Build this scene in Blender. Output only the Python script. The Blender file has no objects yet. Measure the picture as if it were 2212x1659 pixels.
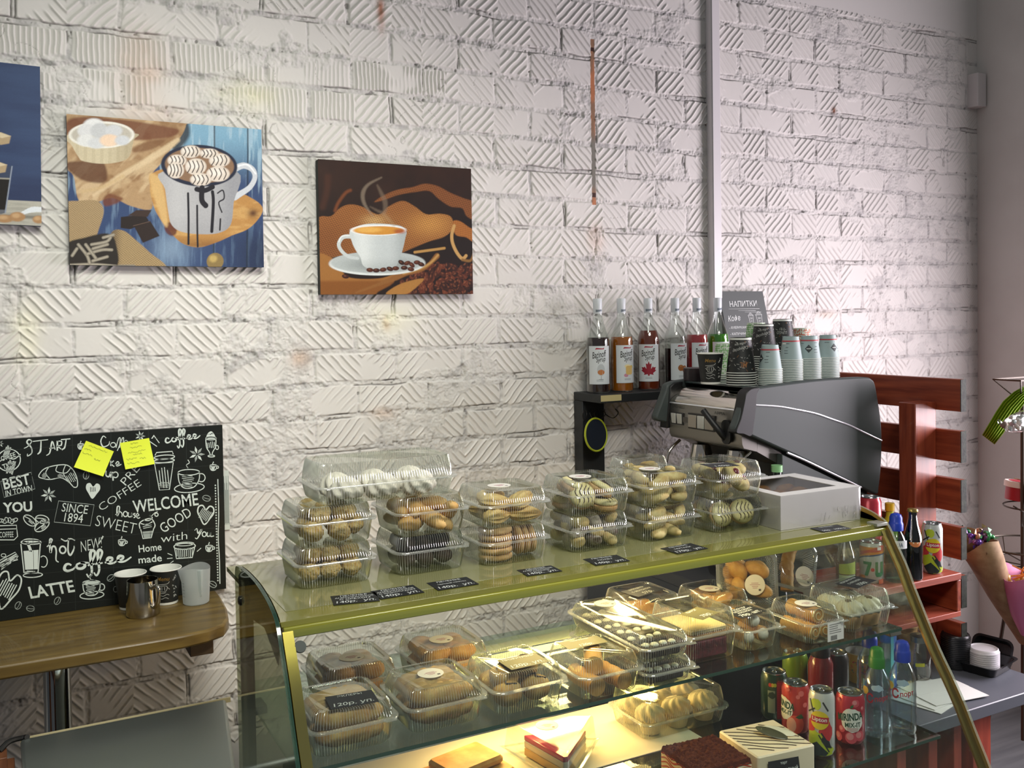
import bpy, bmesh, math, random
import numpy as np
from mathutils import Vector, Matrix, noise as mnoise
rad = math.radians
S = bpy.context.scene
COL = S.collection
# ------------------------------------------------------------------ camera
W, H, F, PX, PY = 2212, 1659, 2082.3, 1106.0, 732.8
EYE = np.array((0.0, -2.819, 1.72))
yaw, pit, rol = rad(28.09), rad(1.467), rad(0.887)
_f = np.array((math.sin(yaw), math.cos(yaw), 0)); _r = np.array((math.cos(yaw), -math.sin(yaw), 0)); _u = np.array((0, 0, 1.0))
FWD = _f*math.cos(pit) - _u*math.sin(pit); _u2 = _u*math.cos(pit) + _f*math.sin(pit)
RGT = _r*math.cos(rol) - _u2*math.sin(rol); UP = _u2*math.cos(rol) + _r*math.sin(rol)
cam = bpy.data.objects.new('camera', bpy.data.cameras.new('camera')); COL.objects.link(cam)
cam.matrix_world = Matrix(((RGT[0], UP[0], -FWD[0], EYE[0]), (RGT[1], UP[1], -FWD[1], EYE[1]), (RGT[2], UP[2], -FWD[2], EYE[2]), (0, 0, 0, 1)))
cam.data.sensor_fit = 'HORIZONTAL'; cam.data.sensor_width = 36; cam.data.lens = F*36/W
cam.data.shift_x = (W/2-PX)/W; cam.data.shift_y = (PY-H/2)/W; cam.data.clip_start = 0.05
S.camera = cam
def _ray(px, py): return (px-PX)/F*RGT - (py-PY)/F*UP + FWD
def AZ(px, py, z): r = _ray(px, py); return Vector(EYE + r*(z-EYE[2])/r[2])      # where that spot of the photo lies at height z
def AY(px, py, y): r = _ray(px, py); return Vector(EYE + r*(y-EYE[1])/r[1])
def AX(px, py, x): r = _ray(px, py); return Vector(EYE + r*(x-EYE[0])/r[0])
# ------------------------------------------------------------------ light and exposure
S.view_settings.view_transform = 'Standard'; S.view_settings.look = 'None'
S.view_settings.exposure = 0.0; S.view_settings.gamma = 1.0; S.view_settings.use_curve_mapping = False
S.cycles.max_bounces = 10; S.cycles.transparent_max_bounces = 48; S.cycles.transmission_bounces = 6; S.cycles.glossy_bounces = 4; S.cycles.diffuse_bounces = 3
S.cycles.caustics_reflective = False; S.cycles.caustics_refractive = False; S.cycles.sample_clamp_indirect = 4.0
S.cycles.use_denoising = True
wd = bpy.data.worlds.new('world'); S.world = wd; wd.use_nodes = True
wd.node_tree.nodes['Background'].inputs[0].default_value = (0.72, 0.74, 0.76, 1)
wd.node_tree.nodes['Background'].inputs[1].default_value = 0.24
def area(name, loc, tgt, sx, sy, power, col, spread=180):
    d = bpy.data.lights.new(name, 'AREA'); d.shape = 'RECTANGLE'; d.size = sx; d.size_y = sy; d.energy = power; d.color = col; d.spread = rad(spread)
    o = bpy.data.objects.new(name, d); COL.objects.link(o); o.location = loc
    o.rotation_euler = (Vector(tgt)-Vector(loc)).to_track_quat('-Z', 'Y').to_euler(); return o
area('shop_window_daylight', (3.84, -1.55, 1.50), (0, -1.55, 1.42), 1.25, 1.2, 96, (1.0, 0.905, 0.985))
area('ceiling_light_panel', (0.35, -1.65, 3.25), (0.50, 0, 1.72), 1.3, 0.35, 5.9, (0.98, 1.0, 0.89), 66)
area('overhead_fill_light', (1.0, -2.7, 3.2), (1.0, -1.05, 0.9), 1.1, 0.5, 16, (1.0, 0.97, 0.88), 85)  # unseen fill light added to brighten the case and glint its boxes
# ------------------------------------------------------------------ materials
def lin(c):
    if isinstance(c, str): c = [int(c[i:i+2], 16)/255 for i in (0, 2, 4)]
    return tuple((x/12.92 if x <= 0.04045 else ((x+0.055)/1.055)**2.4) for x in c[:3]) + (1.0,)
_mats = {}
def mat(name, col, rough=0.5, metal=0.0, spec=0.5, bump=None, var=None, emit=None, trans=0.0, coat=0.0, aniso=None, sss=0.0, alpha=None):
    if name in _mats: return _mats[name]
    m = bpy.data.materials.new(name); m.use_nodes = True; nt = m.node_tree; b = nt.nodes['Principled BSDF']
    b.inputs['Base Color'].default_value = lin(col); b.inputs['Roughness'].default_value = rough; b.inputs['Metallic'].default_value = metal
    b.inputs['Specular IOR Level'].default_value = spec; b.inputs['Coat Weight'].default_value = coat; b.inputs['Transmission Weight'].default_value = trans
    if sss: b.inputs['Subsurface Weight'].default_value = sss; b.inputs['Subsurface Radius'].default_value = (0.012, 0.008, 0.005)
    if emit: b.inputs['Emission Color'].default_value = lin(emit[0]); b.inputs['Emission Strength'].default_value = emit[1]
    if var or bump:
        tc = nt.nodes.new('ShaderNodeTexCoord')
    if var:   # (scale, colour 2, [stretch xyz], low, high)
        mp = nt.nodes.new('ShaderNodeMapping'); nt.links.new(tc.outputs['Object'], mp.inputs[0])
        mp.inputs['Scale'].default_value = var[2] if len(var) > 2 else (1, 1, 1)
        n = nt.nodes.new('ShaderNodeTexNoise'); n.inputs['Scale'].default_value = var[0]; n.inputs['Detail'].default_value = 5; nt.links.new(mp.outputs[0], n.inputs[0])
        mr = nt.nodes.new('ShaderNodeMapRange'); mr.inputs[1].default_value = var[3] if len(var) > 3 else 0.35; mr.inputs[2].default_value = var[4] if len(var) > 4 else 0.65
        nt.links.new(n.outputs[0], mr.inputs[0])
        mx = nt.nodes.new('ShaderNodeMix'); mx.data_type = 'RGBA'; mx.inputs[6].default_value = lin(col); mx.inputs[7].default_value = lin(var[1])
        nt.links.new(mr.outputs[0], mx.inputs[0]); nt.links.new(mx.outputs[2], b.inputs['Base Color'])
    if bump:  # (scale, strength, distance)
        n2 = nt.nodes.new('ShaderNodeTexNoise'); n2.inputs['Scale'].default_value = bump[0]; n2.inputs['Detail'].default_value = 4; nt.links.new(tc.outputs['Object'], n2.inputs[0])
        bp = nt.nodes.new('ShaderNodeBump'); bp.inputs['Strength'].default_value = bump[1]; bp.inputs['Distance'].default_value = bump[2] if len(bump) > 2 else 0.002
        nt.links.new(n2.outputs[0], bp.inputs['Height']); nt.links.new(bp.outputs[0], b.inputs['Normal'])
    _mats[name] = m; return m
def clear(name, tint='ffffff', rough=0.06, base=0.035, edge=0.75, power=3.0, gloss='ffffff'):
    """thin clear sheet: straight-through light plus a mirror-like sheen that grows towards grazing angles"""
    if name in _mats: return _mats[name]
    m = bpy.data.materials.new(name); m.use_nodes = True; nt = m.node_tree; nt.nodes.clear()
    out = nt.nodes.new('ShaderNodeOutputMaterial'); t = nt.nodes.new('ShaderNodeBsdfTransparent'); g = nt.nodes.new('ShaderNodeBsdfGlossy'); mx = nt.nodes.new('ShaderNodeMixShader')
    t.inputs[0].default_value = lin(tint); g.inputs[0].default_value = lin(gloss); g.inputs['Roughness'].default_value = rough
    lw = nt.nodes.new('ShaderNodeLayerWeight'); lw.inputs[0].default_value = 0.5
    p = nt.nodes.new('ShaderNodeMath'); p.operation = 'POWER'; p.inputs[1].default_value = power; nt.links.new(lw.outputs['Facing'], p.inputs[0])
    mr = nt.nodes.new('ShaderNodeMapRange'); mr.inputs[3].default_value = base; mr.inputs[4].default_value = edge; nt.links.new(p.outputs[0], mr.inputs[0])
    nt.links.new(mr.outputs[0], mx.inputs[0]); nt.links.new(t.outputs[0], mx.inputs[1]); nt.links.new(g.outputs[0], mx.inputs[2]); nt.links.new(mx.outputs[0], out.inputs[0])
    _mats[name] = m; return m
def vcol(name, rough=0.6, spec=0.3, bump=None):
    """material that reads the colours printed or painted onto the mesh (attribute 'paint')"""
    if name in _mats: return _mats[name]
    m = mat(name, 'ffffff', rough, spec=spec, bump=bump); nt = m.node_tree; a = nt.nodes.new('ShaderNodeAttribute'); a.attribute_name = 'paint'
    nt.links.new(a.outputs['Color'], nt.nodes['Principled BSDF'].inputs['Base Color']); return m
# ------------------------------------------------------------------ mesh building
I4 = Matrix.Identity(4)
def T(x=0, y=0, z=0, rx=0, ry=0, rz=0, s=1): return Matrix.Translation((x, y, z)) @ Matrix.Rotation(rz, 4, 'Z') @ Matrix.Rotation(ry, 4, 'Y') @ Matrix.Rotation(rx, 4, 'X') @ Matrix.Scale(s, 4)
class MB:
    def __init__(s): s.v, s.f, s.k, s.mats = [], [], [], []
    def mi(s, m):
        if m not in s.mats: s.mats.append(m)
        return s.mats.index(m)
    def add(s, vf, m, M=None):
        v, f = vf; o = len(s.v); i = s.mi(m)
        s.v += [tuple(M @ Vector(p)) for p in v] if M is not None else [tuple(p) for p in v]
        s.f += [tuple(a+o for a in q) for q in f]; s.k += [i]*len(f); return s
    def mesh(s, name, sharp=38):
        me = bpy.data.meshes.new(name); me.from_pydata(s.v, [], s.f)
        for m in s.mats: me.materials.append(m)
        me.polygons.foreach_set('material_index', s.k); me.polygons.foreach_set('use_smooth', [True]*len(s.f))
        me.update(); me.set_sharp_from_angle(angle=rad(sharp)); return me
def obj(name, mb, parent=None, bevel=0, sharp=38, M=None):
    me = mb.mesh(name, sharp) if isinstance(mb, MB) else mb
    o = bpy.data.objects.new(name, me); COL.objects.link(o)
    if parent is not None: o.parent = parent
    if M is not None: o.matrix_local = M
    if bevel:
        b = o.modifiers.new('bevel', 'BEVEL'); b.width = bevel; b.segments = 2; b.limit_method = 'ANGLE'; b.angle_limit = rad(40)
    return o
def tag(o, label, cat, group=None, kind=None):
    o['label'] = label; o['category'] = cat
    if group: o['group'] = group
    if kind: o['kind'] = kind
    return o
def thing(name, label, cat, M=None, group=None):
    o = bpy.data.objects.new(name, None); COL.objects.link(o); o.empty_display_size = 0.02
    if M is not None: o.matrix_world = M
    return tag(o, label, cat, group)
def struct(o): o['kind'] = 'structure'; return o
def dup(root, M, label=None, group=None):
    r = root.copy(); COL.objects.link(r); r.matrix_world = M
    if label: r['label'] = label
    if group: r['group'] = group
    for ch in list(root.children):
        c = ch.copy(); COL.objects.link(c); c.parent = r
        for g in ch.children:
            d = g.copy(); COL.objects.link(d); d.parent = c
    return r
def box(cx, cy, cz, sx, sy, sz):
    x, y, z = sx/2, sy/2, sz/2
    v = [(cx+a*x, cy+b*y, cz+c*z) for c in (-1, 1) for b in (-1, 1) for a in (-1, 1)]
    return v, [(0, 2, 3, 1), (4, 5, 7, 6), (0, 1, 5, 4), (2, 6, 7, 3), (0, 4, 6, 2), (1, 3, 7, 5)]
def bx(x0, x1, y0, y1, z0, z1): return box((x0+x1)/2, (y0+y1)/2, (z0+z1)/2, abs(x1-x0), abs(y1-y0), abs(z1-z0))
def loft(rings, cap0=True, cap1=True, closed=True):
    n = len(rings[0]); v = [p for r in rings for p in r]; f = []
    for i in range(len(rings)-1):
        for j in range(n if closed else n-1):
            a, b = i*n+j, i*n+(j+1) % n; f.append((a, b, b+n, a+n))
    if cap0: f.append(tuple(range(n-1, -1, -1)))
    if cap1: f.append(tuple(range((len(rings)-1)*n, len(rings)*n)))
    return v, f
def lathe(prof, n=32, cap0=True, cap1=True):
    return loft([[(r*math.cos(2*math.pi*j/n), r*math.sin(2*math.pi*j/n), z) for j in range(n)] for r, z in prof], cap0, cap1)
def prism(poly, a0, a1, axis='z'):
    q = {'z': lambda p, h: (p[0], p[1], h), 'y': lambda p, h: (p[0], h, p[1]), 'x': lambda p, h: (h, p[0], p[1])}[axis]
    n = len(poly); v = [q(p, a0) for p in poly] + [q(p, a1) for p in poly]
    return v, [tuple(range(n-1, -1, -1)), tuple(range(n, 2*n))] + [(j, (j+1) % n, n+(j+1) % n, n+j) for j in range(n)]
def tube(pts, r, n=8, closed=False, cap=True):
    P = [Vector(p) for p in pts]; m = len(P); rings = []; up = None
    for i in range(m):
        a = P[i-1] if (i or closed) else P[i]; b = P[(i+1) % m] if (i < m-1 or closed) else P[i]
        t = (b-a).normalized()
        if up is None: up = Vector((0, 0, 1)) if abs(t.z) < 0.9 else Vector((1, 0, 0))
        s = t.cross(up).normalized(); up = s.cross(t).normalized(); rr = r[i] if isinstance(r, (list, tuple)) else r
        rings.append([tuple(P[i] + (s*math.cos(2*math.pi*k/n) + up*math.sin(2*math.pi*k/n))*rr) for k in range(n)])
    if closed: rings.append(rings[0]); return loft(rings, False, False)
    return loft(rings, cap, cap)
def catmull(P, sub=6, closed=False):
    P = [tuple(p) for p in P]; n = len(P); out = []
    if n < 3: return P
    for i in range(n if closed else n-1):
        g = lambda k: P[k % n] if closed else P[min(max(k, 0), n-1)]
        a, b, c, d = g(i-1), g(i), g(i+1), g(i+2)
        for s in range(sub):
            t = s/sub
            out.append(tuple(0.5*(2*b[k] + (c[k]-a[k])*t + (2*a[k]-5*b[k]+4*c[k]-d[k])*t*t + (-a[k]+3*b[k]-3*c[k]+d[k])*t**3) for k in range(len(b))))
    if not closed: out.append(P[-1])
    return out
def rrect(w, d, r, z, nc=5, ox=0, oy=0):
    p = []
    for cx, cy, a0 in ((w/2-r, d/2-r, 0), (-w/2+r, d/2-r, 90), (-w/2+r, -d/2+r, 180), (w/2-r, -d/2+r, 270)):
        for k in range(nc+1):
            a = rad(a0+90*k/nc); p.append((ox+cx+r*math.cos(a), oy+cy+r*math.sin(a), z))
    return p
def rbox(w, d, h, r, z0=0, nc=5, e=0.0):
    """box with rounded vertical corners and softened top and bottom rims"""
    if e: return loft([rrect(w-2*e, d-2*e, max(r-e, 1e-4), z0, nc), rrect(w, d, r, z0+e, nc), rrect(w, d, r, z0+h-e, nc), rrect(w-2*e, d-2*e, max(r-e, 1e-4), z0+h, nc)])
    return loft([rrect(w, d, r, z0, nc), rrect(w, d, r, z0+h, nc)])
_ico = {}
def blob(sx, sy, sz, amp=0.0, freq=40.0, seed=0, sub=3, amp2=0.0, freq2=150.0):
    if sub not in _ico:
        b = bmesh.new(); bmesh.ops.create_icosphere(b, subdivisions=sub, radius=1); _ico[sub] = ([tuple(v.co) for v in b.verts], [tuple(v.index for v in f.verts) for f in b.faces]); b.free()
    V, Fc = _ico[sub]; o = Vector((seed*7.31, seed*3.17, seed*1.93)); out = []
    for p in V:
        q = Vector((p[0]*sx, p[1]*sy, p[2]*sz)); k = 1 + amp*mnoise.noise(q*freq+o) + (amp2*mnoise.noise(q*freq2+o) if amp2 else 0)
        out.append(tuple(q*k))
    return out, Fc
def dome_strip(): pass
_txt = {}
def text2d(s, size=1.0, shear=0.0, bold=0.0, align='CENTER', space=1.0):
    """flat lettering as (x, y) vertices and faces, centred on the origin"""
    key = (s, shear, bold, align, space)
    if key not in _txt:
        c = bpy.data.curves.new('lettering', 'FONT'); c.body = s; c.align_x = align; c.align_y = 'CENTER'; c.shear = shear; c.offset = bold; c.resolution_u = 3; c.space_character = space
        o = bpy.data.objects.new('lettering', c); COL.objects.link(o); bpy.context.view_layer.update()
        ev = o.evaluated_get(bpy.context.evaluated_depsgraph_get()); me = ev.to_mesh()
        v = np.array([tuple(p.co[:2]) for p in me.vertices] or [(0, 0)]); f = [tuple(p.vertices) for p in me.polygons]; ev.to_mesh_clear()
        bpy.data.objects.remove(o); bpy.data.curves.remove(c)
        if len(f): v = v - (v.max(0)+v.min(0))/2*np.array((1 if align == 'CENTER' else 0, 1))
        _txt[key] = (v, f)
    v, f = _txt[key]; return v*size, f
def ribbon(pts, w, sub=5, closed=False, smooth=True):
    """chalk or pen stroke: a flat ribbon along 2-D points; w is one width or (start, middle, end)"""
    P = catmull(pts, sub, closed) if smooth else [tuple(p) for p in pts]
    if closed: P = P + [P[0]]
    n = len(P); A = np.array([p[:2] for p in P]); Tn = np.gradient(A, axis=0) if n > 1 else np.array([[1, 0]])
    if closed: Tn[0] = Tn[-1] = A[1]-A[-2]
    L = np.linalg.norm(Tn, axis=1)+1e-9; N = np.stack([-Tn[:, 1]/L, Tn[:, 0]/L], 1)
    t = np.linspace(0, 1, n); ww = np.interp(t, (0, .5, 1), w) if isinstance(w, (tuple, list)) else np.full(n, w)
    v = np.concatenate([A+N*ww[:, None]/2, A-N*ww[:, None]/2]); return v, [(i, n+i, n+i+1, i+1) for i in range(n-1)]
def poly2d(pts): return np.array([p[:2] for p in pts]), [tuple(range(len(pts)))]
def ell(cx, cy, rx, ry, n=24, a0=0, a1=360, rot=0):
    o = []
    for k in range(n+1 if a1-a0 < 360 else n):
        a = rad(a0+(a1-a0)*k/n); x, y = rx*math.cos(a), ry*math.sin(a); c, s = math.cos(rad(rot)), math.sin(rad(rot)); o.append((cx+x*c-y*s, cy+x*s+y*c))
    return o
def flat(vf, fn): return [fn(p[0], p[1]) for p in vf[0]], vf[1]
def on_cyl(r, z0=0, a0=-90, flip=1):
    """wraps (x, y) onto a cylinder of radius r about z; x=0 lands at angle a0 (degrees)"""
    return lambda x, y: (r*math.cos(rad(a0)+flip*x/r), r*math.sin(rad(a0)+flip*x/r), z0+y)
def cyl_patch(r, w, h, z0, a0, n=14, zb=0.0):
    v = []; f = []
    for i in range(n+1):
        a = rad(a0)+(i/n-0.5)*w/r
        for z in (z0, z0+h): v.append((r*math.cos(a), r*math.sin(a), z))
    for i in range(n): f.append((2*i, 2*i+2, 2*i+3, 2*i+1))
    return v, f
def paint_mesh(name, V, Fc, C, m, sharp=60):
    """mesh with one printed colour per vertex (linear RGB array)"""
    me = bpy.data.meshes.new(name); V = np.asarray(V, np.float32); Fc = np.asarray(Fc, np.int32)
    me.vertices.add(len(V)); me.vertices.foreach_set('co', V.ravel()); me.loops.add(Fc.size); me.loops.foreach_set('vertex_index', Fc.ravel())
    me.polygons.add(len(Fc)); me.polygons.foreach_set('loop_start', np.arange(0, Fc.size, Fc.shape[1], dtype=np.int32)); me.polygons.foreach_set('use_smooth', np.ones(len(Fc), bool))
    me.update(calc_edges=True)
    a = me.attributes.new('paint', 'FLOAT_COLOR', 'POINT'); a.data.foreach_set('color', np.concatenate([np.asarray(C, np.float32), np.ones((len(V), 1), np.float32)], 1).ravel())
    me.materials.append(m); return me
def grid_faces(nx, ny):
    i = np.arange(nx-1)[None, :]+np.arange(ny-1)[:, None]*nx; i = i.ravel(); return np.stack([i, i+1, i+1+nx, i+nx], 1)
# value noise in numpy
def vnoise(x, y, seed=0):
    xi, yi = np.floor(x).astype(np.int64), np.floor(y).astype(np.int64); xf, yf = x-xi, y-yi; u, v = xf*xf*(3-2*xf), yf*yf*(3-2*yf)
    def h(a, b):
        n = (a*374761393+b*668265263+seed*982451653) & 0xffffffff; n = ((n ^ (n >> 13))*1274126177) & 0xffffffff; return ((n ^ (n >> 16)) & 0xffff)/65535.0
    return (h(xi, yi)*(1-u)+h(xi+1, yi)*u)*(1-v)+(h(xi, yi+1)*(1-u)+h(xi+1, yi+1)*u)*v
def fbm(x, y, seed=0, o=4):
    t, a, s = 0, 0.5, 0
    for k in range(o): t = t+a*vnoise(x*2**k, y*2**k, seed+k*17); s += a; a *= 0.5
    return t/s
def sst(a, b, x): t = np.clip((x-a)/(b-a), 0, 1); return t*t*(3-2*t)
def L3(c): return np.array(lin(c)[:3])
# ================================================================== the room
XR = 3.864
def brick_wall():
    st = 0.0022; x0, x1, z0, z1 = -0.20, XR, 0.50, 2.92
    nx, nz = int((x1-x0)/st), int((z1-z0)/st); xs = np.linspace(x0, x1, nx); zs = np.linspace(z0, z1, nz); X, Z = np.meshgrid(xs, zs)
    J0, RH, BL = 1.8125, 0.0985, 0.26
    def cf(fx, fz, seed, o=3, q=5):     # slow noise worked out on a coarse grid, then spread over the fine one
        xa, za = np.linspace(x0, x1, nx//q+2), np.linspace(z0, z1, nz//q+2); A, B = np.meshgrid(xa, za); N = fbm(A*fx, B*fz, seed, o)
        i = np.clip(((xs-x0)/(x1-x0)*(len(xa)-1)), 0, len(xa)-1.001); j = np.clip(((zs-z0)/(z1-z0)*(len(za)-1)), 0, len(za)-1.001); i0, j0 = i.astype(int), j.astype(int); u, v = (i-i0)[None], (j-j0)[:, None]
        R0, R1 = N[j0], N[j0+1]; return (R0[:, i0]*(1-u)+R0[:, i0+1]*u)*(1-v)+(R1[:, i0]*(1-u)+R1[:, i0+1]*u)*v
    wz = Z + 0.010*(cf(2.2, 1.5, 3)-.5) + 0.010*(cf(14, 14, 5)-.5)
    wx = X + 0.012*(cf(13, 15, 9)-.5)
    rowf = (wz-J0)/RH; row = np.floor(rowf).astype(np.int64); fz = rowf-row                       # row r lies between joint r and r+1
    rr = lambda a, b, s: vnoise(a*1.0+0.5*0, b*1.0, s)
    ph = np.where(row % 2 != 0, 0.10, 0.60) + 0.05*(rr(row, row*0+3, 21)-.5) + np.where(X < 1.2, 0.11, 0.0)
    bf = wx/BL-ph; bi = np.floor(bf).astype(np.int64); fx = bf-bi
    dz = np.minimum(fz, 1-fz)*RH; dx = np.minimum(fx, 1-fx)*BL
    jw = 0.0064*(0.35+1.3*cf(5, 5, 31)); jv = 0.0046*(0.2+1.5*cf(7, 6, 33))
    rough = fbm(X*60, Z*60, 41, 4)-.5; rough2 = fbm(X*170, Z*170, 43, 2)-.5
    mort = np.maximum(1-sst(jw*0.75, jw*1.6, dz), 1-sst(jv*0.75, jv*1.7, dx))
    # patches where mortar was smeared over the bricks
    pn = cf(6.5, 8.5, 51, 4) + 0.16*(1-np.clip(dz/0.03, 0, 1)) + 0.05*(1-np.clip(dx/0.03, 0, 1)) + 0.05*sst(1.9, 3.3, X)
    patch = sst(0.625, 0.675, pn + 0.05*(cf(40, 40, 55)-.5))
    # ridges on every brick: chevron about a line near its middle, some rows with upright ribs
    mid = 0.5 + 0.16*(rr(bi, row, 61)-.5); up = rr(bi, row, 63) > 0.52
    u = (fx-mid)*BL; zz = fz*RH
    arm = np.where(up, -1.0, 1.0)*np.abs(u) + zz*0.95 + rr(bi, row, 65)*0.029
    lone = rr(bi, row, 67) > 0.93; arm = np.where(lone, u+zz*0.95, arm)
    rib = ((row == 5) | (row == 6)) & (X < 1.28 - 0.3*(row == 5)) | ((row == -2) & (np.abs(X-1.76) < 0.055))
    per = np.where(rib, 0.0132, 0.0290); a = np.where(rib, wx, arm); tt = np.abs(((a/per) % 1.0)-.5)*per
    ridge = np.exp(-(tt/np.where(rib, 0.0028, 0.0039))**2)
    edge = sst(0.006, 0.014, dx)*sst(0.006, 0.011, dz)*(1-mort)*(1-patch)
    worn = sst(0.30, 0.46, cf(9, 9, 71))
    left = sst(1.7, 0.6, X)
    ridge = ridge*edge*worn*(1-0.55*(rr(bi, row, 73) > 0.72)*(u > 0))
    hgt = 0.0022*(rr(bi, row, 75)-.5) + 0.0047*ridge + 0.0004*rough*(1-mort)
    hgt = hgt*(1-mort) + mort*(-0.0022+0.008*np.maximum(rough, -.16)+0.003*rough2)
    hgt += patch*(0.0014+0.0100*rough*(.35+.65*cf(4, 5, 77))+0.0030*rough2)
    # open cracks along the joints and hairlines through the bricks
    edgez = np.abs(dz-jw*1.15); edgex = np.abs(dx-jv*1.0)
    cr = (1-sst(0.0008, 0.0028, edgez))*sst(0.575, 0.64, cf(6.5, 24, 81)+.10*(fbm(X*60, Z*20, 82, 2)-.5)) + (1-sst(0.0008, 0.0030, edgex))*sst(0.59, 0.65, cf(10, 8, 83))*(dz > 0.008)
    hl = np.abs(cf(7.5, 7.5, 91)-0.5); cr2 = (1-sst(0.0012, 0.0045, hl))*sst(0.60, 0.66, cf(3, 3, 93, 2))*0.5
    pits = sst(0.76, 0.82, fbm(X*70, Z*70, 95, 2))*np.maximum(mort, patch*0.5)
    cr = np.clip(np.maximum(np.maximum(cr*(1-patch*0.75), cr2), pits*0.8), 0, 1)
    hgt -= 0.004*cr
    # rust-stained steel strip let into the wall, and the moulding-like lump in the corner
    strip = (np.abs(X-(1.8355+0.002*(Z-2.3))) < 0.0085) & (Z > 2.095) & (Z < 2.665)
    hgt = np.where(strip, 0.0005+0.001*rough, hgt)
    fade = sst(0, 0.16, XR-X); hgt *= 0.35+0.65*fade
    Yw = -(hgt+0.0)
    # paint: off-white bricks, greyer bare mortar, dirt in cracks, rust
    paint = L3('d9d5d0')[None, None]*np.ones(X.shape+(1,)); grey = L3('c8c5c1'); g2 = L3('b2afad')
    mm = np.clip(mort*(0.35+1.1*cf(9, 9, 101)-.2) + patch*(0.25+1.3*(cf(22, 22, 103, 3, 2)-.35)), 0, 1)[..., None]
    dark = sst(0.5, 0.7, cf(30, 30, 105, 3, 2))[..., None]
    paint = paint*(1-mm)+(grey*(1-dark)+g2*dark)*mm
    paint = paint*(1-0.05*(rr(bi, row, 107)-.5))[..., None]
    paint = paint*(1-0.10*np.clip(np.exp(-((tt-np.where(rib, .0044, .0068))/.0024)**2)*edge*worn, 0, 1))[..., None]     # occlusion shade put into the paint beside the ridges
    c3 = cr[..., None]; paint = paint*(1-c3*0.74)+L3('453f3d')*c3*0.74
    def stain(cx, cz, sx, sz, col, s, seed):
        nonlocal paint
        w = (s*np.exp(-((X-cx)/sx)**2-((Z-cz)/sz)**2)*(0.3+1.2*cf(25, 25, seed, 3, 3)))[..., None]; w = np.clip(w, 0, 1); paint = paint*(1-w)+L3(col)*w
    for a in ((0.37, 2.40, .06, .10, 'd2b8a6', .6, 1), (0.40, 2.27, .09, .04, 'd3b7a3', .6, 2), (0.66, 2.36, .09, .05, 'dcd8b8', .6, 3), (1.065, 2.655, .012, .05, '9a5426', 1.0, 4), (1.065, 1.70, .012, .02, 'a5622c', 1.1, 5), (1.07, 1.71, .08, .05, 'e6e2c8', .7, 6),
              (0.79, 1.60, .03, .03, 'c9a68a', .5, 7), (0.63, 1.99, .02, .06, 'c7ab97', .5, 8), (1.84, 1.98, .03, .05, 'c9a48c', .6, 9), (2.93, 1.70, .05, .015, 'cdb098', .5, 10), (1.05, 1.42, .04, .02, 'd2b8a4', .6, 11), (0.07, 1.69, .04, .08, 'e4e0c4', .6, 12), (2.985, 2.52, .012, .015, '7a4a30', 1.0, 13)):
        stain(*a)
    sr = sst(0.35, 0.6, fbm(X*40, Z*14, 111, 3))[..., None]
    rust = L3('b2714c')*sr+L3('8b6a52')*(1-sr); olive = sst(2.36, 2.30, Z)*sst(2.13, 2.17, Z); rust = rust*(1-olive[..., None])+L3('77736a')*olive[..., None]
    paint = np.where(strip[..., None], rust, paint)
    blk = strip & (np.abs(Z-2.63) < 0.006) | strip & (np.abs(Z-2.13) < 0.008); paint = np.where(blk[..., None], L3('3a1d12'), paint)
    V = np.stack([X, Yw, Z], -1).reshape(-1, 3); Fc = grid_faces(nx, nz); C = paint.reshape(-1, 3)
    # plain continuation of the wall outside the photographed stretch, and its back
    n = len(V); ex = np.array([(-1.6, 0, 0), (x0, 0, 0), (x0, 0, 3.3), (-1.6, 0, 3.3), (x0, 0, 0), (XR, 0, 0), (XR, 0, z0), (x0, 0, z0), (x0, 0, z1), (XR, 0, z1), (XR, 0, 3.3), (x0, 0, 3.3), (-1.6, .12, 0), (XR+.1, .12, 0), (XR+.1, .12, 3.3), (-1.6, .12, 3.3)])
    V = np.concatenate([V, ex]); C = np.concatenate([C, np.tile(L3('d8d4d0'), (16, 1))]); Fc = np.concatenate([Fc, np.array([(0, 1, 2, 3), (4, 5, 6, 7), (8, 9, 10, 11), (13, 12, 15, 14)])+n])
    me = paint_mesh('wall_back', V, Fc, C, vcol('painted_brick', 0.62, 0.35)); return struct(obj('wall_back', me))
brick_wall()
plaster = mat('plaster', 'd5d1cc', 0.85, bump=(60, 0.15, 0.001), var=(3, 'cbc6c1'))
m = MB().add(bx(XR, XR+.12, -6, 0.12, 0, 3.3), plaster); struct(obj('wall_right', m))
fl = mat('grey_laminate_floor', '6f7274', 0.42, bump=(40, 0.1), var=(2.0, '5d6063', (1, 14, 1)))
m = MB().add(bx(-3, XR+.12, -6, .12, -0.1, 0), fl); struct(obj('floor', m))
white = mat('white_enamel', 'd9d5d6', 0.4)
m = MB().add(bx(2.334, 2.376, -0.03, 0.002, 0.9, 3.3), white).add(bx(2.337, 2.373, -0.033, -0.03, 0.9, 3.3), white); struct(obj('trim_1', m, bevel=0.002))
m = MB().add(bx(3.800, 3.858, -0.050, 0.004, 2.60, 2.745), mat('junction_white', 'd6d0cf', 0.6, bump=(30, .2))); tag(obj('junction_box', m, bevel=0.003), 'short white painted box fixed high in the corner of the brick wall', 'wall box')
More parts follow.
